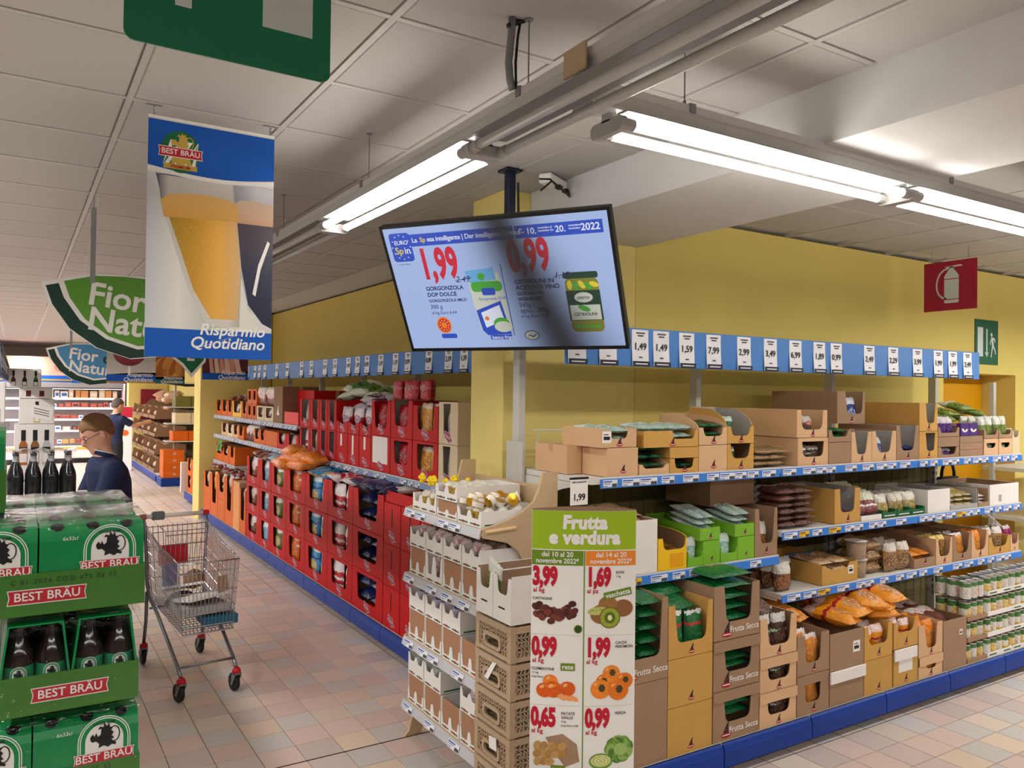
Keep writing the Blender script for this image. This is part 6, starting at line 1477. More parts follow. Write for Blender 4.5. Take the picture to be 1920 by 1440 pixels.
for cx, cz, rx in ((-.115, -.160, .026), (-.105, -.188, .032), (-.055, -.184, .028), (-.136, -.192, .028)): disc(cx, zc1 + cz, rx, rx * .92, fm('clementine%d' % int(rx * 1000), ('#dc5c10', '#f2842a')[int(rx * 1000) % 4 // 2]), .001 + abs(cz) * .003); disc(cx - .008, zc1 + cz + .012, rx * .3, rx * .2, fm('fruit_light', '#f8b070'), .0013 + abs(cz) * .003, .5)
for k in range(3): disc(-.075 + .022 * k, zc1 - .214 - .002 * k, .016, .008, fm('segment', '#f4a05a'), .002, -.5)
tag_('rete', -.055, zc1 - .108, .05, 0)
for k, (cx, cz, rx) in enumerate(((.075, -.16, .03), (.10, -.132, .032), (.148, -.158, .03), (.062, -.185, .036), (.125, -.19, .037))):
    disc(cx, zc1 + cz, rx, rx * .95, fm('persimmon%d' % (k % 2), ('#e8791c', '#f0892a')[k % 2]), .0010 + .0003 * k); disc(cx - rx * .5, zc1 + cz + rx * .5, rx * .22, rx * .12, fm('fruit_light', '#f8b070'), .00115 + .0003 * k, .7); disc(cx + (.004 if k else 0), zc1 + cz + .004, rx * .36, rx * .4, fm('calyx', '#4a4220'), .0012 + .0003 * k + .0002, n=6)
zc2 = zc1 - CH
MB().prism([(-.13, zc2 - .11), (-.07, zc2 - .095), (-.02, zc2 - .13), (-.01, zc2 - .19), (-.06, zc2 - .21), (-.10, zc2 - .16)], 'y', -.0012, -.0008).xf(bend).build('printed_fruit', fm('sack', '#a58468'), po)
for k in range(13): disc(-.155 + .021 * (k % 5) + R5.uniform(-.004, .004), zc2 - .14 - .027 * (k // 5), .017, .013, fm('potato%d' % (k % 2), ('#c49a5c', '#b58648')[k % 2]), .0014 + .00006 * k, R5.uniform(0, 1.2))
tag_('rete', -.085, zc2 - .218, .05, 0)
for k in range(9): disc(.13 + .03 * cos(k * .7), zc2 - .15 + .026 * sin(k * .7), .03, .02, fm('cabbage%d' % (k % 3), ('#4d7a2c', '#6b963c', '#8fb05a')[k % 3]), .001 + .00008 * k, k * .7 + 1.2)
disc(.135, zc2 - .15, .024, .022, fm('cabbage_heart', '#9cbc68'), .002); disc(.065, zc2 - .19, .042, .028, fm('cabbage1', '#6b963c'), .0016); disc(.065, zc2 - .188, .036, .021, fm('cabbage_cut', '#d8d890'), .002)
for k in range(5): disc(.065, zc2 - .188, .03 - .006 * k, .017 - .0034 * k, fm('cabbage_ring%d' % (k % 2), ('#b9c46a', '#e2e0a4')[k % 2]), .0022 + .0002 * k)
# ------------------------------------------------------------ beer stack
BG = M('beer_wrap_green', '#0f8a4a', .32, noise=.06, scale=12); BTR = M('beer_tray_green', '#3f7a26', .4, noise=.05, scale=10); CAPB = M('black_bottle_cap', '#1d1c1e', .3, noise=0, metal=.3)
GLB = M('dark_bottle_glass', '#241712', .12, noise=0, spec=.7); BLG = M('bottle_label_green', '#1b8a58', .4, noise=0)
FILM = bpy.data.materials.new('shrink_film'); FILM.use_nodes = True
_t = FILM.node_tree; _t.nodes.remove(_t.nodes['Principled BSDF']); _b = _t.nodes.new('ShaderNodeBsdfGlossy'); _b.inputs['Roughness'].default_value = .16; _tr = _t.nodes.new('ShaderNodeBsdfTransparent'); _mx = _t.nodes.new('ShaderNodeMixShader'); _lw = _t.nodes.new('ShaderNodeLayerWeight'); _lw.inputs[0].default_value = .22
_t.links.new(_lw.outputs[1], _mx.inputs[0]); _t.links.new(_tr.outputs[0], _mx.inputs[1]); _t.links.new(_b.outputs[0], _mx.inputs[2]); _t.links.new(_mx.outputs[0], _t.nodes['Material Output'].inputs[0])
_n = FILM.node_tree.nodes.new('ShaderNodeTexNoise'); _n.inputs['Scale'].default_value = 16; _bp = FILM.node_tree.nodes.new('ShaderNodeBump'); _bp.inputs['Distance'].default_value = .02
FILM.node_tree.links.new(_n.outputs[0], _bp.inputs['Height']); FILM.node_tree.links.new(_bp.outputs[0], _b.inputs['Normal'])
def arch_emblem(b, cx, cz, s):
    def arch(k): return [(cx - .5 * s * k, cz - .35 * s)] + [(cx - .5 * s * k * cos(a * pi / 14), cz + .08 * s + .5 * s * k * sin(a * pi / 14)) for a in range(15)] + [(cx + .5 * s * k, cz - .35 * s)]
    for k, mi, d in ((1.0, 0, .0006), (.96, 1, .0009), (.92, 0, .0012), (.88, 1, .0015), (.72, 0, .0018)): b.prism(arch(k), 'y', -d, -d + .0003, mi)
    lion(b, cx, cz + .1 * s, .62 * s, -.0022, 2)
    ribbon(b, cx, cz - .26 * s, 1.12 * s, .20 * s, -.0026, 3, tilt=.0, border=0)
def wrap_mesh():
    W, D, H = .193, .128, .176; b = MB()
    pr = [(0, .0), (0, .140), (.006, .155), (.018, .166), (.03, .168), (D - .03, .168), (D - .018, .166), (D - .006, .155), (D, .14), (D, 0)]
    b.prism(pr, 'x', .001, W - .001); return b.mesh('beer_carrier', BG)
wm = wrap_mesh()
capm = MB().lathe([(.013, 0), (.0135, .002), (.0125, .007), (.009, .0085), (.001, .009)], 14).mesh('bottle_cap', CAPB)
eb = MB(); arch_emblem(eb, 0, 0, .098); emm = eb.mesh('emblem', [P_WHT, BG, BLACK, P_RED])
def carrier(label, x, y, z, group=None, front=True):
    o = put('beer_carrier', wm, None, (x, y, z), label=label, cat='beer pack', group=group)
    for i in range(3):
        for j in range(2):
            yy = .022 if j == 0 else .128 - .022
            put('bottle_cap', capm, o, (.0325 + .064 * i, yy, .160 if j == 0 else .1635), (.35 if j == 0 else -.35, 0, 0))
    if front:
        put('emblem', emm, o, (.128, 0, .118 - .008)); letter('BEST BRÄU', .0205, P_WHT, o, (.128, -.0032, .0845), bold=.01) if False else put('lettering', txt_mesh('BEST BRÄU', .0215, P_WHT, bold=.012), o, (.128, -.0032, .0845))
        put('lettering', txt_mesh('LAGER BEER', .0072, BLACK, bold=.0), o, (.128, -.0022, .152)); put('lettering', txt_mesh('6x33cl', .0105, P_WHT, shear=.15), o, (.055, -.0006, .143))
    return o
def beer_tray(label, x, y, z, date=True, h=.083, w=.39, film=True):
    b = MB(); t = .003; D = .262
    b.box(0, w, 0, t, 0, h); b.box(0, w, D - t, D, 0, h); b.box(0, t, t, D - t, 0, h); b.box(w - t, w, t, D - t, 0, h); b.box(t, w - t, t, D - t, 0, t)
    o = b.build('beer_tray', BTR, None, loc=(x, y, z), label=label, cat='tray')
    g = MB(); ribbon(g, w * .62 - .03, .038, .135, .026, -.0004, 0, tilt=.0, border=1); g.build('red_banner', [P_RED, P_WHT], o)
    put('lettering', txt_mesh('BEST BRÄU', .0235, P_WHT, bold=.012), o, (w * .62 - .03, -.0018, .038))
    if date: put('lettering', txt_mesh('C 01 2024 COD 475 05 33', .0135, M('ink_stamp', '#2a4a1a', .6, noise=0), spacing=1.25), o, (w * .62, -.0006, .067))
    if film:
        q = MB(); n = 14; H = .19; vs = []
        R = random.Random(len(label))
        pr = [(-.004, .004), (-.005, .07), (-.004, .15), (.01, .176), (.03, .183), (.13, .181), (D - .02, .183), (D + .004, .15), (D + .004, .01)]
        for i in range(n + 1):
            xx_ = -.004 + (w + .008) * i / n
            for (py, pz) in pr: vs.append((xx_, py - R.uniform(0, .0015), pz + R.uniform(-.002, .002)))
        k = len(pr); q.add(vs, [(i * k + j, (i + 1) * k + j, (i + 1) * k + j + 1, i * k + j + 1) for i in range(n) for j in range(k - 1)])
        q.build('shrink_film', FILM, o, True)
    return o
XB, YBR = -.155, 1.84
pal = thing('pallet', 'wooden pallet under the beer stack', 'pallet', (-.2, 1.82, 0))
for k in range(5): MB().box(-.2, .42, .02 + .13 * k, .12 + .13 * k, .12, .142).build('plank', PLY, pal)
for k in range(3): MB().box(-.2 + .26 * k, -.1 + .26 * k, .02, .64, .0, .119).build('block', PLY, pal)
for lv in range(5):
    for r in range(2):
        o = MB().bev(0, .39, 0, .262, 0, .170, .004).build('beer_tray', BTR, None, loc=(XB, YBR + .268 * r, .143 + .1722 * lv), label='green beer case low in the stack, %s layer from floor, %s row' % (ORD[lv], ('front', 'rear')[r]), cat='tray')
        MB().box(.02, .37, -.001, 0, .085, .16).build('wrap_band', BG, o)
for r in range(2):
    rn = ('front', 'rear')[r]; y = YBR + .268 * r
    beer_tray('film-wrapped green beer tray below the open-sided pack, %s one' % rn, XB + .0, y, 1.006, h=.078)
    for i in range(2):
        for j in range(2): carrier('green six-pack below the open-sided pack, %s tray, %s row, %s' % (rn, ('front', 'rear')[j], ('left', 'right')[i]), XB + .001 + .194 * i, y + .004 + .128 * j, 1.0095, 'six-packs in the %s lower tray' % rn, j == 0 and r == 0)
    # top layer
    beer_tray('film-wrapped green beer tray on top of the stack, %s one' % rn, XB + .004, y, 1.402, h=.083)
    for i in range(2):
        for j in range(2): carrier('green six-pack on top of the stack, %s tray, %s row, %s' % (rn, ('front', 'rear')[j], ('left', 'right')[i]), XB + .005 + .194 * i, y + .004 + .128 * j, 1.4055, 'six-packs in the %s top tray' % rn, j == 0 and r == 0)
# middle layer: dark bottles in open-sided carriers
def bottle_mesh():
    return MB().lathe([(.001, 0), (.028, .001), (.0305, .006), (.0305, .045), (.0307, .046), (.0307, .092), (.0305, .093), (.0295, .108), (.022, .128), (.0145, .145), (.0125, .168), (.0125, .172)], 16, mis=[0, 0, 0, 0, 1, 0, 0, 0, 0, 0, 0]).mesh('beer_bottle', [GLB, BLG], True)
bm_ = bottle_mesh()
for r in range(2):
    rn = ('front', 'rear')[r]; y = YBR + .268 * r
    o = beer_tray('green tray of dark beer bottles in the middle of the stack, %s one' % rn, -.022, y, 1.2045, date=False, h=.078, w=.252)
    for i in range(2):
        b = MB(); x0 = .003 + .124 * i
        for s in (0, 1):
            b.prism([(x0 + s * .122, .075), (x0 + s * .122 + (.004 if not s else -.004), .075), (x0 + (.016 if not s else .106), .175), (x0 + (.012 if not s else .110), .178)], 'y', .004, .255)
        b.box(x0 + .012, x0 + .11, .004, .255, .176, .179); b.build('open_carrier', BG, o)
    for i in range(4):
        for j in range(4):
            q = put('beer_bottle', bm_, None, (-.022 + (.0355, .0925, .1595, .2165)[i], y + .036 + .0625 * j, 1.2078), (0, 0, 0), (.9, .9, 1), label='dark brown beer bottle, middle %s tray, %s, %s from left' % (rn, ROWS[j], ORD[i]), cat='bottle', group='dark beer bottles in the %s middle tray' % rn)
            if j == 0 and r == 0:
                g = MB(); arch_emblem(g, 0, 0, .034)
                n0 = 0; g.xf(lambda x, y_, z: (.0309 * sin(x / .031), -.0309 * cos(x / .031) + y_ * .3, z + .074)); g.build('label', [P_WHT, BLG, BLACK, P_RED], q)
# taller case at the very left, standing on the top layer
beer_tray('film-wrapped green case raised highest at the left edge', -.405, 1.99, 1.590, h=.09)
for i in range(2):
    for j in range(2): carrier('green six-pack in the raised left case, %s row, %s' % (('front', 'rear')[j], ('left', 'right')[i]), -.404 + .194 * i, 1.994 + .128 * j, 1.5935, 'six-packs in the raised left case', False)
MB().bev(-.55, -.165, 1.99, 2.25, .0, 1.587, .004).build('beer_case_column', BTR, None, label='green case column standing left of the beer stack', cat='case')

# dark bottles in clear film, on a column of white cases
colw = -.02
for k in range(4): MB().bev(0, .40, 0, .32, 0, .315, .004).build('white_case', WHC, None, loc=(-.04, 4.88, .001 + .3165 * k), label='plain white drinks case under the film-wrapped dark bottles, %s from floor' % ORD[k], cat='case')
dk = M('dark_soft_drink_bottle', '#1b1c20', .12, noise=0, spec=.7); slv = M('silver_neck_foil', '#c9c9cc', .3, metal=.6, noise=0)
dm = MB().lathe([(.001, 0), (.036, .002), (.038, .008), (.038, .11), (.034, .135), (.02, .175), (.0145, .195), (.0135, .225), (.0155, .226), (.0155, .243), (.001, .244)], 16, mis=[0, 0, 0, 0, 0, 0, 1, 0, 0, 0]).mesh('bottle', [dk, slv], True)
for i in range(4):
    for j in range(3): put('bottle', dm, None, (.005 + .0815 * i + .0, 4.93 + .0815 * j, 1.2675), label='dark silver-necked bottle in the film pack beside the man, %s, %s from left' % (ROWS[j], ORD[i]), cat='bottle', group='film-wrapped dark bottles')
q = MB(); vs = []; pr = [(4.885, 1.27), (4.884, 1.40), (4.890, 1.50), (4.93, 1.518), (5.1, 1.518), (5.14, 1.50), (5.145, 1.27)]
for i in range(17):
    for py, pz in pr: vs.append((-.04 + .33 * i / 16, py, pz + (.006 * cos(i * pi / 2) if pz > 1.45 else 0)))
k = len(pr); q.add(vs, [(i * k + j, (i + 1) * k + j, (i + 1) * k + j + 1, i * k + j + 1) for i in range(16) for j in range(k - 1)])
q.build('shrink_film', FILM, None, True, label='clear shrink film around the dark bottle pack', cat='film')
for s, m_ in ((0, None),): pass
# white gift boxes with printed bottles, stacked at the end of the left shelves
def gift(label, x, z, w_, h_, cols_, y=6.5, tagc=False):
    o = MB().bev(0, w_, 0, .26, 0, h_, .003).build('gift_box', WHC, None, loc=(x, y, z), label=label, cat='box')
    n = len(cols_)
    for i, c_ in enumerate(cols_):
        cx = w_ * (i + .5) / n; s = min(h_ / .24, 1.0); b = MB()
        b.prism([(cx - .026 * s, .01), (cx + .026 * s, .01), (cx + .026 * s, .10 * s), (cx + .010 * s, .135 * s), (cx + .010 * s, .15 * s), (cx - .010 * s, .15 * s), (cx - .010 * s, .135 * s), (cx - .026 * s, .10 * s)], 'y', -.0008, 0, 0)
        b.box(cx - .014 * s, cx + .014 * s, -.001, -.0001, .15 * s, .215 * s, 1); b.box(cx - .02 * s, cx + .02 * s, -.0012, -.0008, .025 * s, .07 * s, 2); b.box(cx - .02 * s, cx + .02 * s, -.0014, -.0012, .075 * s, .09 * s, 1)
        b.build('printed_bottle', [c_, BLACK, WHITE], o)
    if tagc:
        b = MB(); b.prism([(w_ * .3, h_ * .3), (w_ * .92, h_ * .1), (w_ * .98, h_ * .6), (w_ * .36, h_ * .8)], 'y', -.003, -.002, 0)
        for k_ in range(3): b.prism([(w_ * .42, h_ * (.42 + .1 * k_)), (w_ * .85, h_ * (.28 + .1 * k_)), (w_ * .85, h_ * (.31 + .1 * k_)), (w_ * .42, h_ * (.45 + .1 * k_))], 'y', -.0035, -.003, 1)
        b.build('paper_tag', [WHITE, DGREY], o)
    return o
CA = M('amber_print', '#a8642c', .5, noise=.05); CB = M('brown_print2', '#8a5f34', .5, noise=.05); CC = M('clear_print', '#b9bcbc', .5, noise=.05); CY = M('straw_print', '#b9b23c', .5, noise=.05); CR_ = M('plum_bottle_print', '#5a1c24', .5, noise=.05)
for k in range(4): gift('white wine gift box low in the left end display, %s from floor' % ORD[k], -.01, .30 * k + .002, .25, .29, [CB])
gift('white gift box printed with three spirit bottles', -.005, 1.212, .245, .385, []); 
o = [o for o in COL.objects if o.name.startswith('gift_box')][-1]
for i, c_ in enumerate((CA, CB, CC)):
    cx = .055 + .07 * i; b = MB(); b.prism([(cx - .026, .10), (cx + .026, .10), (cx + .026, .24), (cx + .012, .27), (cx - .012, .27), (cx - .026, .24)], 'y', -.0008, 0, 0); b.box(cx - .014, cx + .014, -.001, 0, .27, .345, 1); b.box(cx - .022, cx + .022, -.0012, -.0008, .12, .18, 2); b.box(cx - .024, cx + .024, -.0012, -.0008, .2, .225, 1); b.build('printed_bottle', [c_, BLACK, WHITE], o)
gift('white gift box with yellow bottle print and a loose price tag', .02, 1.600, .215, .175, [CY], tagc=True)
gift('narrow white gift box with two red seal prints', .02, 1.778, .20, .075, []); o = [o for o in COL.objects if o.name.startswith('gift_box')][-1]
MB().box(.04, .07, -.001, 0, .015, .055).build('red_seal', CR_, o); MB().box(.12, .15, -.001, 0, .015, .055).build('red_seal', CR_, o)
gift('topmost white gift box with dark bottle necks printed', -.05, 1.856, .20, .13, [CR_, BLACK, P_GRN])
gift('white gift box at the left edge of the frame, beside the seal box', -.262, 1.60, .20, .29, [CR_, CC])
for k in range(5): gift('white wine carton behind the frame edge, %s from floor' % ORD[k], -.262, .31 * k + .01, .20, .30, [CB])
lg = thing('shelving_unit', 'left shelving run seen end-on with a pale price board at the frame edge', 'shelving unit', (-.07, 3.2, 0), pi / 2)
base(lg, 0, 3.0, 0, .8); uprights(lg, (.05, 1.4, 2.9), .8, 2.1)
for z in (.6, 1.0, 1.4): shelf(lg, .02, 3.0, .1, .78, z, RAILG, dens=.6)
price_band('pale price board at the left edge above the spirits', (-.055, 3.2, 0), pi / 2, 5.0, 1.90, 2.05, [(.25 + .32 * k, '9,99') for k in range(14)])
# ------------------------------------------------------------ shopping trolley
CHR = M('chrome_wire', '#b9bcc0', .22, metal=.9, noise=.02); CHT = M('grey_tube', '#8f9396', .3, metal=.7, noise=.03); HNW = M('white_handle_plastic', '#f2eee4', .4, noise=.02); RPL = M('red_plastic', '#c2202c', .4, noise=.03); RUB = M('black_rubber', '#222224', .6, noise=.05); GPL = M('grey_plastic', '#77797a', .5, noise=.03)
ct_ = thing('shopping_trolley', 'wire shopping trolley with white handle standing in the aisle', 'trolley', (.945, 5.87, 0), -(pi - .086))
def Wb(y, x=1): return .200 - .022 * y / .82       # half width along the basket
def tz(y): return .955 - .06 * min(1, y / .25) - .085 * max(0, (y - .25) / .57)    # rim height
def bz(y): return .46 - .075 * y / .82             # floor height
r_ = .0022
f = MB()
for s in (-1, 1): f.tube([(s * Wb(.06), .06, tz(.06)), (s * Wb(.25), .25, tz(.25)), (s * Wb(.4), .4, tz(.4) - .02), (s * Wb(.7), .7, tz(.7)), (s * Wb(.82), .82, tz(.82))], .0045, 6)
f.tube([(-Wb(.82), .82, tz(.82)), (Wb(.82), .82, tz(.82))], .0045, 6); f.build('basket_rim', CHR, ct_, True)
for s in (-1, 1):
    b = MB(); n = 26
    for i in range(n + 1):
        y = .08 + .73 * i / n; b.tube([(s * Wb(y), y, tz(y)), (s * (Wb(y) - .03), y, bz(y))], r_, 4)
    for k in range(1, 6):
        q = k / 6; b.tube([(s * (Wb(.08) - .03 * q), .08, tz(.08) + (bz(.08) - tz(.08)) * q), (s * (Wb(.81) - .03 * q), .81, tz(.81) + (bz(.81) - tz(.81)) * q)], r_ * 1.3, 4)
    b.build('side_panel', CHR, ct_)
b = MB()
for i in range(15):
    x = -1 + 2 * i / 14; b.tube([(x * Wb(.82), .82, tz(.82)), (x * (Wb(.82) - .03), .81, bz(.82)), (x * (Wb(.82) - .03), .79, bz(.82) - .015)], r_, 4)
for q in (.14, .42, .72, .9, 1.0): b.tube([(-(Wb(.82) - .03 * q), .822, tz(.82) + (bz(.82) - tz(.82)) * q), ((Wb(.82) - .03 * q), .822, tz(.82) + (bz(.82) - tz(.82)) * q)], .0036, 5)
b.build('front_panel', CHR, ct_)
b = MB()
for i in range(13):
    x = -1 + 2 * i / 12; b.tube([(x * .17, .06, bz(.06)), (x * .148, .81, bz(.81))], r_, 4)
for i in range(20):
    y = .08 + .72 * i / 19; b.tube([(-Wb(y) + .03, y, bz(y)), (Wb(y) - .03, y, bz(y))], r_, 4)
b.build('basket_floor', CHR, ct_)
b = MB()
for i in range(13):
    x = -1 + 2 * i / 12; b.tube([(x * .19, .07, .94), (x * .18, .12, .62), (x * .17, .14, bz(.1))], r_, 4)
for z in (.93, .89, .80, .70, .6): b.tube([(-.19, .07 + (.94 - z) * .15, z), (.19, .07 + (.94 - z) * .15, z)], .003, 4)
b.tube([(-.13, .30, .92), (-.13, .14, .94), (.13, .14, .94), (.13, .30, .92)], .004, 5); b.build('rear_gate', CHR, ct_)
b = MB()
for i in range(9):
    x = -1 + 2 * i / 8; b.tube([(x * .13, .30, .92), (x * .12, .26, .70)], r_, 4)
for z in (.9, .84, .72): b.tube([(-.13, .295, z), (.13, .295, z)], .003, 4)
b.build('child_seat', CHR, ct_)
MB().bev(-.02, .165, .255, .262, .705, .835, .003).build('red_flap', RPL, ct_)
MB().tube([(-.205, .0, .99), (.205, .0, .99)], .0145, 12).build('handle_bar', HNW, ct_, True)
for s in (-1, 1): MB().lathe([(.018, -.02), (.02, 0), (.018, .02)], 10).xf(lambda x, y, z: (s * .205 + z, y, .99 + x)).build('handle_end', RPL, ct_)
MB().bev(.07, .15, -.022, .022, .965, 1.02, .006).build('coin_lock', GPL, ct_)
for s in (-1, 1):
    MB().tube([(s * .205, 0, .99), (s * .20, .05, .93), (s * .185, .06, .56), (s * .18, .10, .47), (s * .175, .30, .41), (s * .165, .76, .20), (s * .162, .84, .15)], .0115, 8).build('frame_tube', CHT, ct_, True)
    MB().tube([(s * .185, .06, .5), (s * .185, .05, .3), (s * .19, .02, .15)], .0115, 8).build('rear_leg', CHT, ct_, True)
MB().tube([(-.165, .80, .195), (.165, .80, .195)], .008, 8).build('cross_bar', CHT, ct_, True)
MB().tube([(-.18, .12, .40), (.18, .12, .40)], .008, 8).build('cross_bar', CHT, ct_, True)
def castor(x, y, a):
    c = put('castor', MB().lathe([(.021, .112), (.026, .118), (.026, .135), (.018, .148), (.001, .15)], 12).mesh('castor', RPL, True), ct_, (x, y, 0), (0, 0, a))
    b = MB()
    for s in (-1, 1): b.prism([(-.025, .06), (-.04, .045), (-.015, .04), (.02, .10), (.024, .118), (-.02, .118)], 'x', s * .02 - .002, s * .02 + .002)
    b.box(-.022, .022, -.022, .024, .108, .118); b.build('fork', GPL, c)
    MB().lathe([(.03, -.013), (.052, -.013), (.0555, -.008), (.0555, .008), (.052, .013), (.03, .013)], 20).xf(lambda x_, y_, z_: (z_, x_ - .028, y_ + .0565)).build('wheel', RUB, c)
castor(.162, .85, .2); castor(-.162, .85, .15); castor(.19, .02, 0); castor(-.19, .0, .1)
def inb(name, label, cat, mb, mat, p, rot):
    w_ = world((.945, 5.87, 0), -(pi - .086), p); mb.build(name, mat, None, loc=w_, rot=(rot[0], rot[1], rot[2] - (pi - .086)), label=label, cat=cat)
inb('cardboard_piece', 'white flattened carton lying on top in the trolley', 'cardboard', MB().bev(-.15, .13, -.10, .16, 0, .02, .002), WHC, (.0, .60, .545), (.18, .05, .2))
inb('cardboard_piece', 'grey tray under the white carton in the trolley', 'cardboard', MB().bev(-.14, .14, -.16, .16, 0, .05, .002), GREYC, (.0, .60, .47), (.05, 0, .05))
inb('cardboard_piece', 'teal box at the front floor of the trolley', 'cardboard', MB().bev(-.14, .06, -.10, .10, 0, .055, .002), M('teal_card', '#1f6a86', .5), (-.05, .68, .405), (0, 0, 0))
inb('cardboard_piece', 'small brown torn board upright in the trolley', 'cardboard', MB().bev(-.035, .035, -.003, .003, 0, .10, .001), KRAFT, (-.11, .74, .60), (.1, .1, .2))
inb('cardboard_piece', 'brown crumpled paper lump in the middle of the trolley', 'cardboard', MB().lathe([(.02, 0), (.06, .02), (.07, .06), (.05, .1), (.02, .12)], 9), DKRAFT, (-.04, .42, .57), (.3, .3, 0))
inb('cardboard_piece', 'cream paper sheets behind in the trolley', 'cardboard', MB().bev(-.12, .12, -.10, .10, 0, .015, .001), WHC, (.03, .38, .57), (.3, .1, -.3))
inb('plastic_wrap', 'black plastic wrap bundled at the trolley side', 'plastic', MB().lathe([(.02, 0), (.09, .02), (.1, .06), (.06, .1), (.02, .11)], 9), RUB, (.06, .45, .455), (.1, .1, 0))
inb('cardboard_piece', 'blue box standing near the red flap in the trolley', 'cardboard', MB().bev(-.04, .04, -.03, .03, 0, .14, .002), M('blue_card', '#1f4f9c', .5), (.11, .34, .58), (.1, 0, 0))
# ------------------------------------------------------------ people
SKIN = M('skin', '#cf9a80', .5, noise=.04, scale=20); NAVY = M('navy_polo_cloth', '#1c2647', .8, noise=.08, scale=60); TRO = M('dark_trousers', '#23252c', .8, noise=.06, scale=50); HAIRM = M('short_brown_hair', '#7d5a38', .6, noise=.25, scale=90, bump=.5); SHOE = M('black_shoe', '#1a1a1c', .5)
def loft(b, rings, n=18, mi=0):
    """rings: (cx, cy, cz, rx, ry, tiltx)"""
    vs = []
    for (cx, cy, cz, rx, ry, *tt) in rings:
        t = tt[0] if tt else 0
        for j in range(n):
            a = 2 * pi * j / n; x, y = rx * cos(a), ry * sin(a); vs.append((cx + x, cy + y * cos(t), cz + y * sin(t)))
    k = len(rings); fs = [(i * n + j, i * n + (j + 1) % n, (i + 1) * n + (j + 1) % n, (i + 1) * n + j) for i in range(k - 1) for j in range(n)]
    fs += [tuple(range(n))[::-1], tuple(range((k - 1) * n, k * n))]
    b.add(vs, fs, mi)
def fuse(o, vox, sm=2):
    m = o.modifiers.new('fuse', 'REMESH'); m.mode = 'VOXEL'; m.voxel_size = vox; m.use_smooth_shade = True
    s = o.modifiers.new('soften', 'SMOOTH'); s.iterations = sm; s.factor = .5
def hand(b, w_, d, s=1.0, side=1):
    """palm and five curled fingers at the wrist w_, pointing along d"""
    d = Vector(d).normalized(); u = d.cross(Vector((0, 0, 1))); u = u.normalized() if u.length > .1 else Vector((1, 0, 0)); n = u.cross(d)
    p = Vector(w_); b.tube([p - d * .01, p + d * .03, p + d * .08 * s], [.026, .036, .032], 10)
    for k in range(4):
        q = p + d * .075 * s + u * (-.027 + .018 * k); L = (.062, .072, .068, .052)[k] * s
        b.tube([q, q + d * L * .5 - n * .008, q + d * L * .85 - n * .03], [.0095, .0085, .0065], 6)
    q = p + d * .025 - u * side * .03; b.tube([q, q + d * .03 - u * side * .022, q + d * .055 - u * side * .028 - n * .012], [.012, .010, .007], 6)
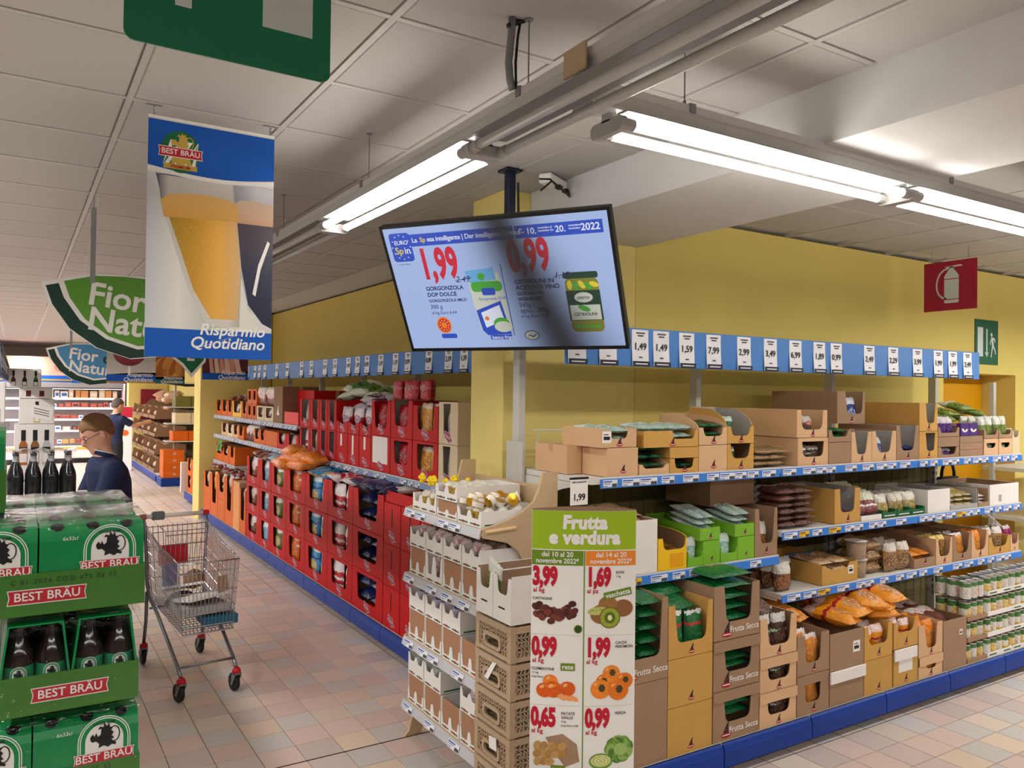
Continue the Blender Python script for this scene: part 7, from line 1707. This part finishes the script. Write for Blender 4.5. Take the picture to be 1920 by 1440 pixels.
def person(label, x, y, rz, H, nod, arm_r, arm_l, glasses=False, stoop=0.0, hair_mat=HAIRM):
    """stands on the floor, local front is +y; arm_* = (elbow, wrist) offsets from the shoulder"""
    t = thing('person', label, 'person', (x, y, 0), rz); k = H / 1.70
    def S(p): return tuple(c * k for c in p)
    sz, sy = 1.39, stoop * .6
    hip, sh = .92, 1.40
    b = MB()
    def tr(z):  # forward shift of the trunk with the stoop
        return sy * max(0, (z - hip) / (sh - hip)) ** 1.5
    tors = [(0, 0, .86, .16, .11), (0, 0, .94, .17, .115), (0, 0, 1.04, .15, .105), (0, 0, 1.16, .155, .11), (0, 0, 1.28, .175, .12), (0, 0, 1.36, .18, .11), (0, 0, 1.415, .14, .085), (0, 0, 1.445, .07, .062), (0, .005, 1.50, .056, .058), (0, .012, 1.545, .056, .06)]
    loft(b, [tuple(c * k for c in (r[0], r[1] + tr(r[2]), r[2], r[3], r[4])) for r in tors])
    hc = Vector((0, tr(1.5) + .03, 1.60)) * k
    cn, sn = cos(nod), sin(nod)
    def HP(p):  # head point, nodding forward about the neck
        px, py, pz = (c * k for c in p); return (hc.x + px, hc.y + py * cn + pz * sn, hc.z - py * sn + pz * cn)
    hb = MB(); head = [(-.122, .10, .022, .03), (-.11, .09, .042, .056), (-.085, .06, .056, .076), (-.05, .024, .066, .088), (-.01, .008, .073, .096), (.03, .0, .076, .100), (.065, -.004, .073, .096), (.095, -.008, .058, .078), (.115, -.01, .03, .045), (.12, -.01, .01, .014)]
    loft(hb, [(0, cy * .5, cz, rx, ry) for cz, cy, rx, ry in head], 20)
    hb.tube([(0, .088, .018), (0, .108, -.008), (0, .118, -.026), (0, .098, -.034)], [.010, .014, .016, .010], 8)          # nose
    hb.tube([(-.03, .09, .03), (0, .100, .034), (.03, .09, .03)], [.010, .012, .010], 6)                                  # brow
    hb.tube([(-.026, .086, -.057), (0, .101, -.056), (.026, .086, -.057)], [.006, .010, .006], 6)                          # lips
    hb.tube([(-.012, .076, -.092), (0, .09, -.092), (.012, .076, -.092)], [.012, .018, .012], 6)                           # chin
    for s in (-1, 1): hb.tube([(s * .072, -.002, .02), (s * .082, -.014, .005), (s * .08, -.01, -.028), (s * .072, .0, -.036)], [.010, .014, .010, .006], 6)
    hb.xf(lambda x_, y_, z_: HP((x_, y_, z_))); b.add(hb.v, hb.f)
    arms = []
    for s, a in ((-1, arm_l), (1, arm_r)):
        s0 = Vector((s * .185, tr(1.38), 1.37)); e = s0 + Vector((s * a[0][0], a[0][1], a[0][2])); w_ = e + Vector((s * a[1][0], a[1][1], a[1][2])); arms.append((s, s0, e, w_))
        b.tube([S((s * .13, tr(1.38), 1.375)), S(s0), S(s0.lerp(e, .5)), S(e), S(e.lerp(w_, .4)), S(w_)], [c * k for c in (.055, .056, .047, .040, .038, .026)], 12)
        hand(b, S(w_), w_ - e, k, s)
    for s in (-1, 1):
        b.tube([S((s * .085, 0, .92)), S((s * .092, .0, .80)), S((s * .095, .01, .5)), S((s * .095, 0, .40)), S((s * .095, -.015, .28)), S((s * .095, -.01, .09))], [c * k for c in (.09, .088, .058, .05, .054, .036)], 14)
        b.tube([S((s * .095, -.04, .04)), S((s * .1, .05, .045)), S((s * .105, .16, .028))], [c * k for c in (.036, .038, .024)], 10)
    body = b.build('body', SKIN, t, True); fuse(body, .0105)
    # polo shirt
    c = MB(); loft(c, [tuple(q * k for q in (r[0], r[1] + tr(r[2]), r[2], r[3] * 1.0 + .016, r[4] * 1.0 + .016)) for r in tors[:7]] + [tuple(q * k for q in (0, tr(1.445) + .002, 1.447, .078, .073))])
    for s, s0, e, w_ in arms:
        m_ = s0.lerp(e, .72); c.tube([S((s * .12, tr(1.38), 1.372)), S(s0), S(s0.lerp(e, .4)), S(m_)], [q * k for q in (.066, .071, .062, .062)], 14)
    sh_ = c.build('polo_shirt', NAVY, t, True); fuse(sh_, .011)
    c = MB(); loft(c, [tuple(q * k for q in (0, tr(z) + yo, z, rx, ry, .35)) for z, yo, rx, ry in ((1.44, .0, .085, .08), (1.475, .004, .074, .074), (1.482, .004, .068, .068))], 20); c.build('collar', NAVY, t, True)
    c = MB(); p_ = [S((.078 * cos(a), tr(1.46) + .002 + .077 * sin(a), 1.476 + .02 * sin(a))) for a in [2 * pi * i / 20 for i in range(21)]]; c.tube(p_, .003 * k, 5); c.build('collar_piping', WHITE, t)
    c = MB()
    loft(c, [tuple(q * k for q in (0, 0, z, rx, ry)) for z, rx, ry in ((.84, .165, .12), (.90, .185, .13), (.96, .185, .13), (.99, .17, .12))])
    for s in (-1, 1): c.tube([S((s * .085, 0, .90)), S((s * .095, .0, .78)), S((s * .098, .01, .5)), S((s * .098, -.005, .28)), S((s * .098, -.005, .06))], [q * k for q in (.102, .100, .075, .068, .060)], 14)
    tr_ = c.build('trousers', TRO, t, True); fuse(tr_, .012)
    for s in (-1, 1):
        c = MB(); loft(c, [tuple(q * k for q in v_) for v_ in ((s * .1, .05, .002, .05, .14), (s * .1, .05, .03, .052, .142), (s * .1, .03, .06, .048, .11), (s * .098, -.01, .095, .044, .055))], 16); c.build('shoe', SHOE, t, True)
    # hair: cap over the crown, open over the face
    h = MB(); R = random.Random(2); n, m = 22, 9; vs = []
    for i in range(m + 1):
        for j in range(n):
            a = 2 * pi * j / n; sa = sin(a); lim = 1.12 + .38 * (1 - max(0, sa) ** .8) if sa > 0 else 1.5 + .62 * min(1, -sa * 1.5)
            lim += .09 * sin(7 * a) * (i / m); th = i / m; th_ = th * lim
            rr = 1 + .03 * sin(9 * a + 3 * th) + R.uniform(-.02, .03) - .06 * max(0, th_ - 1.7); vs.append((.0815 * rr * sin(th_) * cos(a), -.005 + .105 * rr * sin(th_) * sin(a), .016 + .117 * rr * cos(th_)))
    h.add(vs, [(i * n + j, i * n + (j + 1) % n, (i + 1) * n + (j + 1) % n, (i + 1) * n + j) for i in range(m) for j in range(n)])
    h.xf(lambda x_, y_, z_: HP((x_, y_, z_))); ho = h.build('hair', hair_mat, t, True); so = ho.modifiers.new('thick', 'SOLIDIFY'); so.thickness = .008; so.offset = 0
    for s in (-1, 1):
        e = MB().lathe([(.001, -.008), (.009, -.005), (.0115, 0), (.009, .005), (.001, .008)], 10).xf(lambda x_, y_, z_: HP((s * .032 + x_, .085 + y_ * .6, .008 + z_))); e.build('eye', WHITE, t, True)
        e = MB().lathe([(.001, -.004), (.005, 0), (.001, .004)], 8).xf(lambda x_, y_, z_: HP((s * .032 + x_, .0915 + y_ * .6, .006 + z_))); e.build('iris', BRWN, t, True)
        e = MB().tube([HP((s * .018, .098, .026)), HP((s * .034, .095, .031)), HP((s * .05, .084, .026))], .0028, 5); e.build('eyebrow', hair_mat, t)
    if glasses:
        g = MB()
        for s in (-1, 1):
            p_ = [HP((s * .034 + .022 * cos(a), .102 - .10 * abs(.022 * cos(a)), .004 + .016 * sin(a))) for a in [2 * pi * i / 12 for i in range(13)]]; g.tube(p_, .0018, 5); g.tube([HP((s * .056, .098, .008)), HP((s * .076, .05, .01)), HP((s * .08, -.01, .01))], .0018, 5)
        g.tube([HP((-.012, .104, .006)), HP((.012, .104, .006))], .0018, 5); g.build('glasses', BLACK, t)
    return t
fc = radians(32.05)
person('man in navy polo shirt and glasses looking down behind the beer stack', .565, 5.83, radians(99), 1.66, radians(30), ((.03, .10, -.27), (-.05, .22, -.08)), ((.03, .10, -.27), (-.05, .22, -.08)), True, stoop=.10)
person('person in dark navy clothes reaching sideways near the chilled cabinet', 1.42, 15.0, radians(-60), 1.66, radians(10), ((.05, .20, -.12), (0, .24, .06)), ((.03, .05, -.28), (0, .12, -.22)), False, stoop=.05, hair_mat=M('grey_brown_hair', '#5a5048', .7, noise=.2, scale=90))
# ------------------------------------------------------------ far end of the shop
FW = M('cabinet_white', '#e6e2e4', .4, noise=.02); FG = M('cabinet_grey', '#6b6768', .5, noise=.03)
FY = 22.4
fr = thing('chilled_cabinet', 'long open chilled food cabinet with lit shelves at the end of the aisle', 'cabinet', (0, FY, 0))
MB().box(-3, 2.32, 0, 1.0, 0, .12).build('plinth', BLACK, fr); MB().bev(-3, 2.32, -.05, .9, .12, .42, .02).build('tub', FW, fr); MB().box(-3, 2.32, -.056, -.05, .34, .40).build('yellow_strip', M('yellow_strip_print', '#e0b23c', .5), fr)
MB().box(-3, 2.32, .85, .9, .42, 1.98).build('back_panel', FW, fr); MB().bev(-3, 2.32, -.02, .9, 1.86, 1.99, .01).build('canopy', FG, fr); MB().box(2.32, 2.36, -.05, .9, .0, 1.98).build('side_panel', M('pink_white_panel', '#e3c3cf', .5), fr)
fz = (.48, .80, 1.08, 1.36, 1.60)
for z in fz[1:]:
    s = MB().box(-3, 2.31, .14, .84, z - .025, z).build('shelf', FW, fr); MB().box(-3, 2.31, .13, .14, z - .03, z + .015).build('edge', FW, s)
LEDM = M('cabinet_lamp', '#fff2f2', emit=5, noise=0)
for z in fz[1:] + (1.86,): MB().box(-3, 2.3, .17, .20, z - .036, z - .026).build('lamp_strip', LEDM, fr)
FR = random.Random(8)
FCOL = [M('food_%d' % i, h, .45, noise=.12, scale=40) for i, h in enumerate(('#e9e0d8', '#c9584a', '#d9a04a', '#4a68b0', '#b0584f', '#e6c8a8', '#3a3a3e', '#d98a7a', '#efe9e6', '#8f4a3a'))]
fpm = {}
for si, z in enumerate(fz):
    x = .62
    while x < 2.22:
        c_ = FR.choice((0, 3, 5, 2, 8) if si == 4 else (1, 4, 7, 9, 8) if si in (2, 3) else (0, 6, 5, 2, 8, 4)); wd = FR.choice((.10, .13, .16)); hh = (.20 if si == 4 else .12 if si == 3 else .10) * FR.uniform(.8, 1.15)
        key = (c_, wd, round(hh, 2))
        if key not in fpm:
            b = MB(); b.bev(0, wd, 0, .2, 0, key[2], .008, 0); b.box(wd * .15, wd * .85, -.001, 0, key[2] * .3, key[2] * .75, 1); fpm[key] = b.mesh('food_pack', [FCOL[c_], FCOL[(c_ + 5) % 10]])
        put('food_pack', fpm[key], None, (x, FY + .16, z + .001), label='small food pack on %s shelf of the chilled cabinet' % ('the lowest', 'the second lowest', 'the middle', 'the second highest', 'the highest')[si], cat='food', group='food packs on chilled cabinet shelf %s' % ORD[si])
        x += wd + FR.uniform(.01, .05)
hd = thing('header_panel', 'printed header boards above the chilled cabinet', 'sign', (0, FY + .3, 0))
MB().box(-3, 2.9, 0, .05, 2.16, 2.62).build('picture_board', M('salmon_print', '#e2a48f', .5, noise=.18, scale=2.2), hd); MB().box(-3, 2.9, -.01, .06, 2.0, 2.16).build('blue_board', P_BLU, hd); MB().box(-3, 2.9, -.015, -.01, 2.03, 2.07).build('yellow_line', M('gold_stripe'), hd)
for k in range(4): MB().prism(ell(.45 + .5 * k, 2.38, .16, .13, 14), 'y', -.004, 0).build('printed_shape', M('pink_shape', '#d9705f', .5) if k % 2 else M('pale_leafy_shape', '#b9c4a8', .5, noise=.2, scale=20), hd)
area('cabinet_light', (1.0, FY - .3, 2.3), 3.0, .2, 55, (1, .93, .94), (radians(-25), 0, 0))
# bread corner
bs = thing('shelving_unit', 'far shelving run with brown wavy bread cartons past the second yellow pillar', 'shelving unit', (2.36, 21.4, 0), RZL)
base(bs, 0, 4.4, 0, .84, .73); MB().box(0, 4.4, .8, .84, .16, 1.7).build('back_panel', BACKM, bs)
for k in range(4):
    for q in range(4):
        z = .165 + .36 * k; y = 21.2 - .95 * q
        t = thing('bread_display', 'wavy-sided brown bread carton, %s tier, %s from the aisle' % (ORD[k], ORD[3 - q]), 'display box', (2.40, y, z), RZL)
        for xs_ in (0, .86): MB().prism([(.0, .0), (.6, 0), (.6, .34)] + [(.55 - .50 * i / 8, .33 - .10 * i / 8 + .07 * sin(i * .9)) for i in range(9)], 'x', xs_, xs_ + .01).build('side_panel', DKRAFT, t)
        MB().box(0, .87, 0, .01, 0, .07).build('front_panel', DKRAFT, t); MB().box(.01, .86, .01, .6, 0, .008).build('bottom_panel', DKRAFT, t)
        for i in range(3): bag('bread bag, wavy cartons %s tier, %s from the aisle, %s across' % (ORD[k], ORD[3 - q], ORD[i]), 'bag', 'bread bags on the %s tier' % ORD[k], 'bread', .24, .30, .12, world((2.40, y, z), RZL, (.15 + .28 * i, .08, .07)), (-1.1, 0, RZL))
for i in range(5): bag('pinkish bread bag heaped on the highest wavy carton, %s one along' % ORD[i], 'bag', 'heaped bread bags', 'bread', .26, .34, .14, (2.5 + .1 * (i % 3), 17.3 + .18 * i, 1.62 + .08 * (i % 2)), (-1.3, .2, RZL + .3 * i))
en = thing('end_shelves', 'short end shelves with olive and orange boxes facing the aisle mouth', 'shelving unit', (2.45, 16.3, 0))
MB().bev(-.09, .36, -.02, .55, .0, .16, .01).build('kick_base', BLUEK, en)
for z in (.86, 1.20, 1.52, 1.98): MB().prism([(0, z - .02), (.75, z - .02), (.75, z), (0, z)], 'y', 0, .45).build('shelf', GREY, en); MB().prism([(.03, z - .02), (.75, z - .02), (.75, z - .06), (.4, z - .07)], 'y', .01, .44).build('shelf_bracket', DARKB, en)
MB().box(0.2, .24, .461, .50, .16, 2.2).build('upright', UPR, en)
for k in range(4): o = carton('orange carton with round print, %s of four on the blue end base' % ORD[k], (2.40, 16.31, .162 + .132 * k), 0, .37, .44, .13, ORC, top=True); MB().prism(ell(.2, .065, .03, .025, 10), 'y', -.001, 0).build('emblem', LILAC, o)
for i in range(2):
    carton('olive green carton, %s on the upper end shelf' % ('nearer', 'farther')[i], (2.60 + .29 * i, 16.31, 1.522), 0, .28, .4, .2, OLIVC, top=True)
    carton('pale beige carton, %s on the middle end shelf' % ('nearer', 'farther')[i], (2.60 + .29 * i, 16.31, 1.202), 0, .28, .4, .2, BEIC, top=True)
    carton('orange carton, %s on the lower end shelf' % ('nearer', 'farther')[i], (2.56 + .29 * i, 16.31, .862), 0, .28, .4, .19, ORC, top=True)
rs = thing('red_board', 'dark red board on the yellow wall behind the bread', 'sign', (2.62, 21.45, 1.3)); MB().bev(0, .5, 0, .12, -.3, .55, .003).build('board', M('dark_red_board', '#8a2030', .5), rs)
ng = thing('shelving_unit', 'short blue-based unit of orange cartons just before the second yellow pillar', 'shelving unit', (2.40, 14.1, 0), RZL)
base(ng, 0, 1.3, 0, .8, .65); MB().box(0, 1.3, .78, .8, .16, 1.4).build('back_panel', BACKM, ng)
for k in range(2):
    for q in range(3): 
        lo, w_ = Lf('orange carton behind the second yellow pillar, %s row, %s' % (('lower', 'upper')[k], ORD[q]), 12.85 + .41 * q, 13.25 + .41 * q, .16 + .28 * k, .277, .4, ORC, x=2.44, notch=(.09, .3, .08, .08, .31), inner=DKRAFT)
        stand('brown bag in the orange cartons behind the pillar, %s row' % ('lower', 'upper')[k], lo, RZL, w_, .3, .27, 'choco', 2, 1, hb=.24)
wb_ = MB().bev(0, .3, 0, .05, 0, .5, .003).build('white_board', WHC, None, loc=(2.36, 14.14, .14), rot=(0, 0, .15), label='white board leaning at the far orange cartons', cat='board')
p2 = thing('poster_stand', 'far red and white poster stand next to the reaching person', 'poster stand', (1.98, 20.0, 0), radians(-20))
MB().bev(0, .30, 0, .02, .02, 1.45, .002).build('panel', PWH, p2); MB().box(0, .30, -.001, 0, 1.2, 1.44).build('red_header', PR, p2); put('lettering', txt_mesh('9,98', .1, PR, bold=.03), p2, (.15, -.002, 1.1)); MB().prism(ell(.15, .85, .08, .07, 12), 'y', -.002, -.001).build('printed_fruit', fm('clementine34', '#e86a14'), p2); MB().bev(-.02, .32, -.1, .1, 0, .02, .002).build('foot', WHC, p2)
# door end of the nut run: next unit beyond the doorway
nx = thing('shelving_unit', 'next shelving unit partly seen beyond the recessed door', 'shelving unit', (6.9, 2.95, 0))
MB().bev(-.02, .02, .5, .54, 0, 2.0, .003).build('upright', UPR, nx); MB().tube([(-.3, .56, 1.06), (0, .3, .70)], .008, 6).build('strut', UPR, nx)
for z in (.5, .9, 1.3): MB().box(0, 1.3, 0, .6, z - .03, z).build('shelf', SHELFM, nx)
MB().box(0, 1.3, -.2, .6, .02, .15).build('kick_panel', BLUEK, nx)
for k in range(3):
    for q in range(3): bag('dark pack on the next unit beyond the door, %s shelf' % ORD[k], 'bag', 'dark packs beyond the door %s shelf' % ORD[k], ('purple', 'date', 'lime')[k], .14, .22, .08, (7.0 + .16 * q, 3.0, .5 + .4 * k + .002), (0, 0, 0))
gs = thing('round_sign', 'lime green rounded sign at the right edge of the frame', 'sign', (6.78, 2.70, 0), 0)
MB().prism(rrect(0, .4, 1.86, 2.22, .1, 6), 'y', 0, .008).build('board', M('lime_sign', '#6fb32c', .4), gs); MB().box(.02, .38, -.001, .009, 1.845, 1.862).build('edge', P_WHT, gs)
put('lettering', txt_mesh('Bio', .12, P_WHT, bold=.03), gs, (.13, -.002, 2.10)); MB().tube([(.2, .004, 1.86), (.2, .004, .0)], .01, 6).build('stem', UPR, gs)
bgc = thing('black_arch', 'black curved handle behind the white cartons near the door', 'handle', (6.2, 3.45, 1.25)); MB().tube([(.09 * cos(a), 0, .12 * sin(a)) for a in [pi * i / 10 for i in range(11)]], .012, 8).build('arch', RUB, bgc, True); MB().bev(-.12, .12, -.02, .02, -.14, 0, .004).build('foot', RUB, bgc)
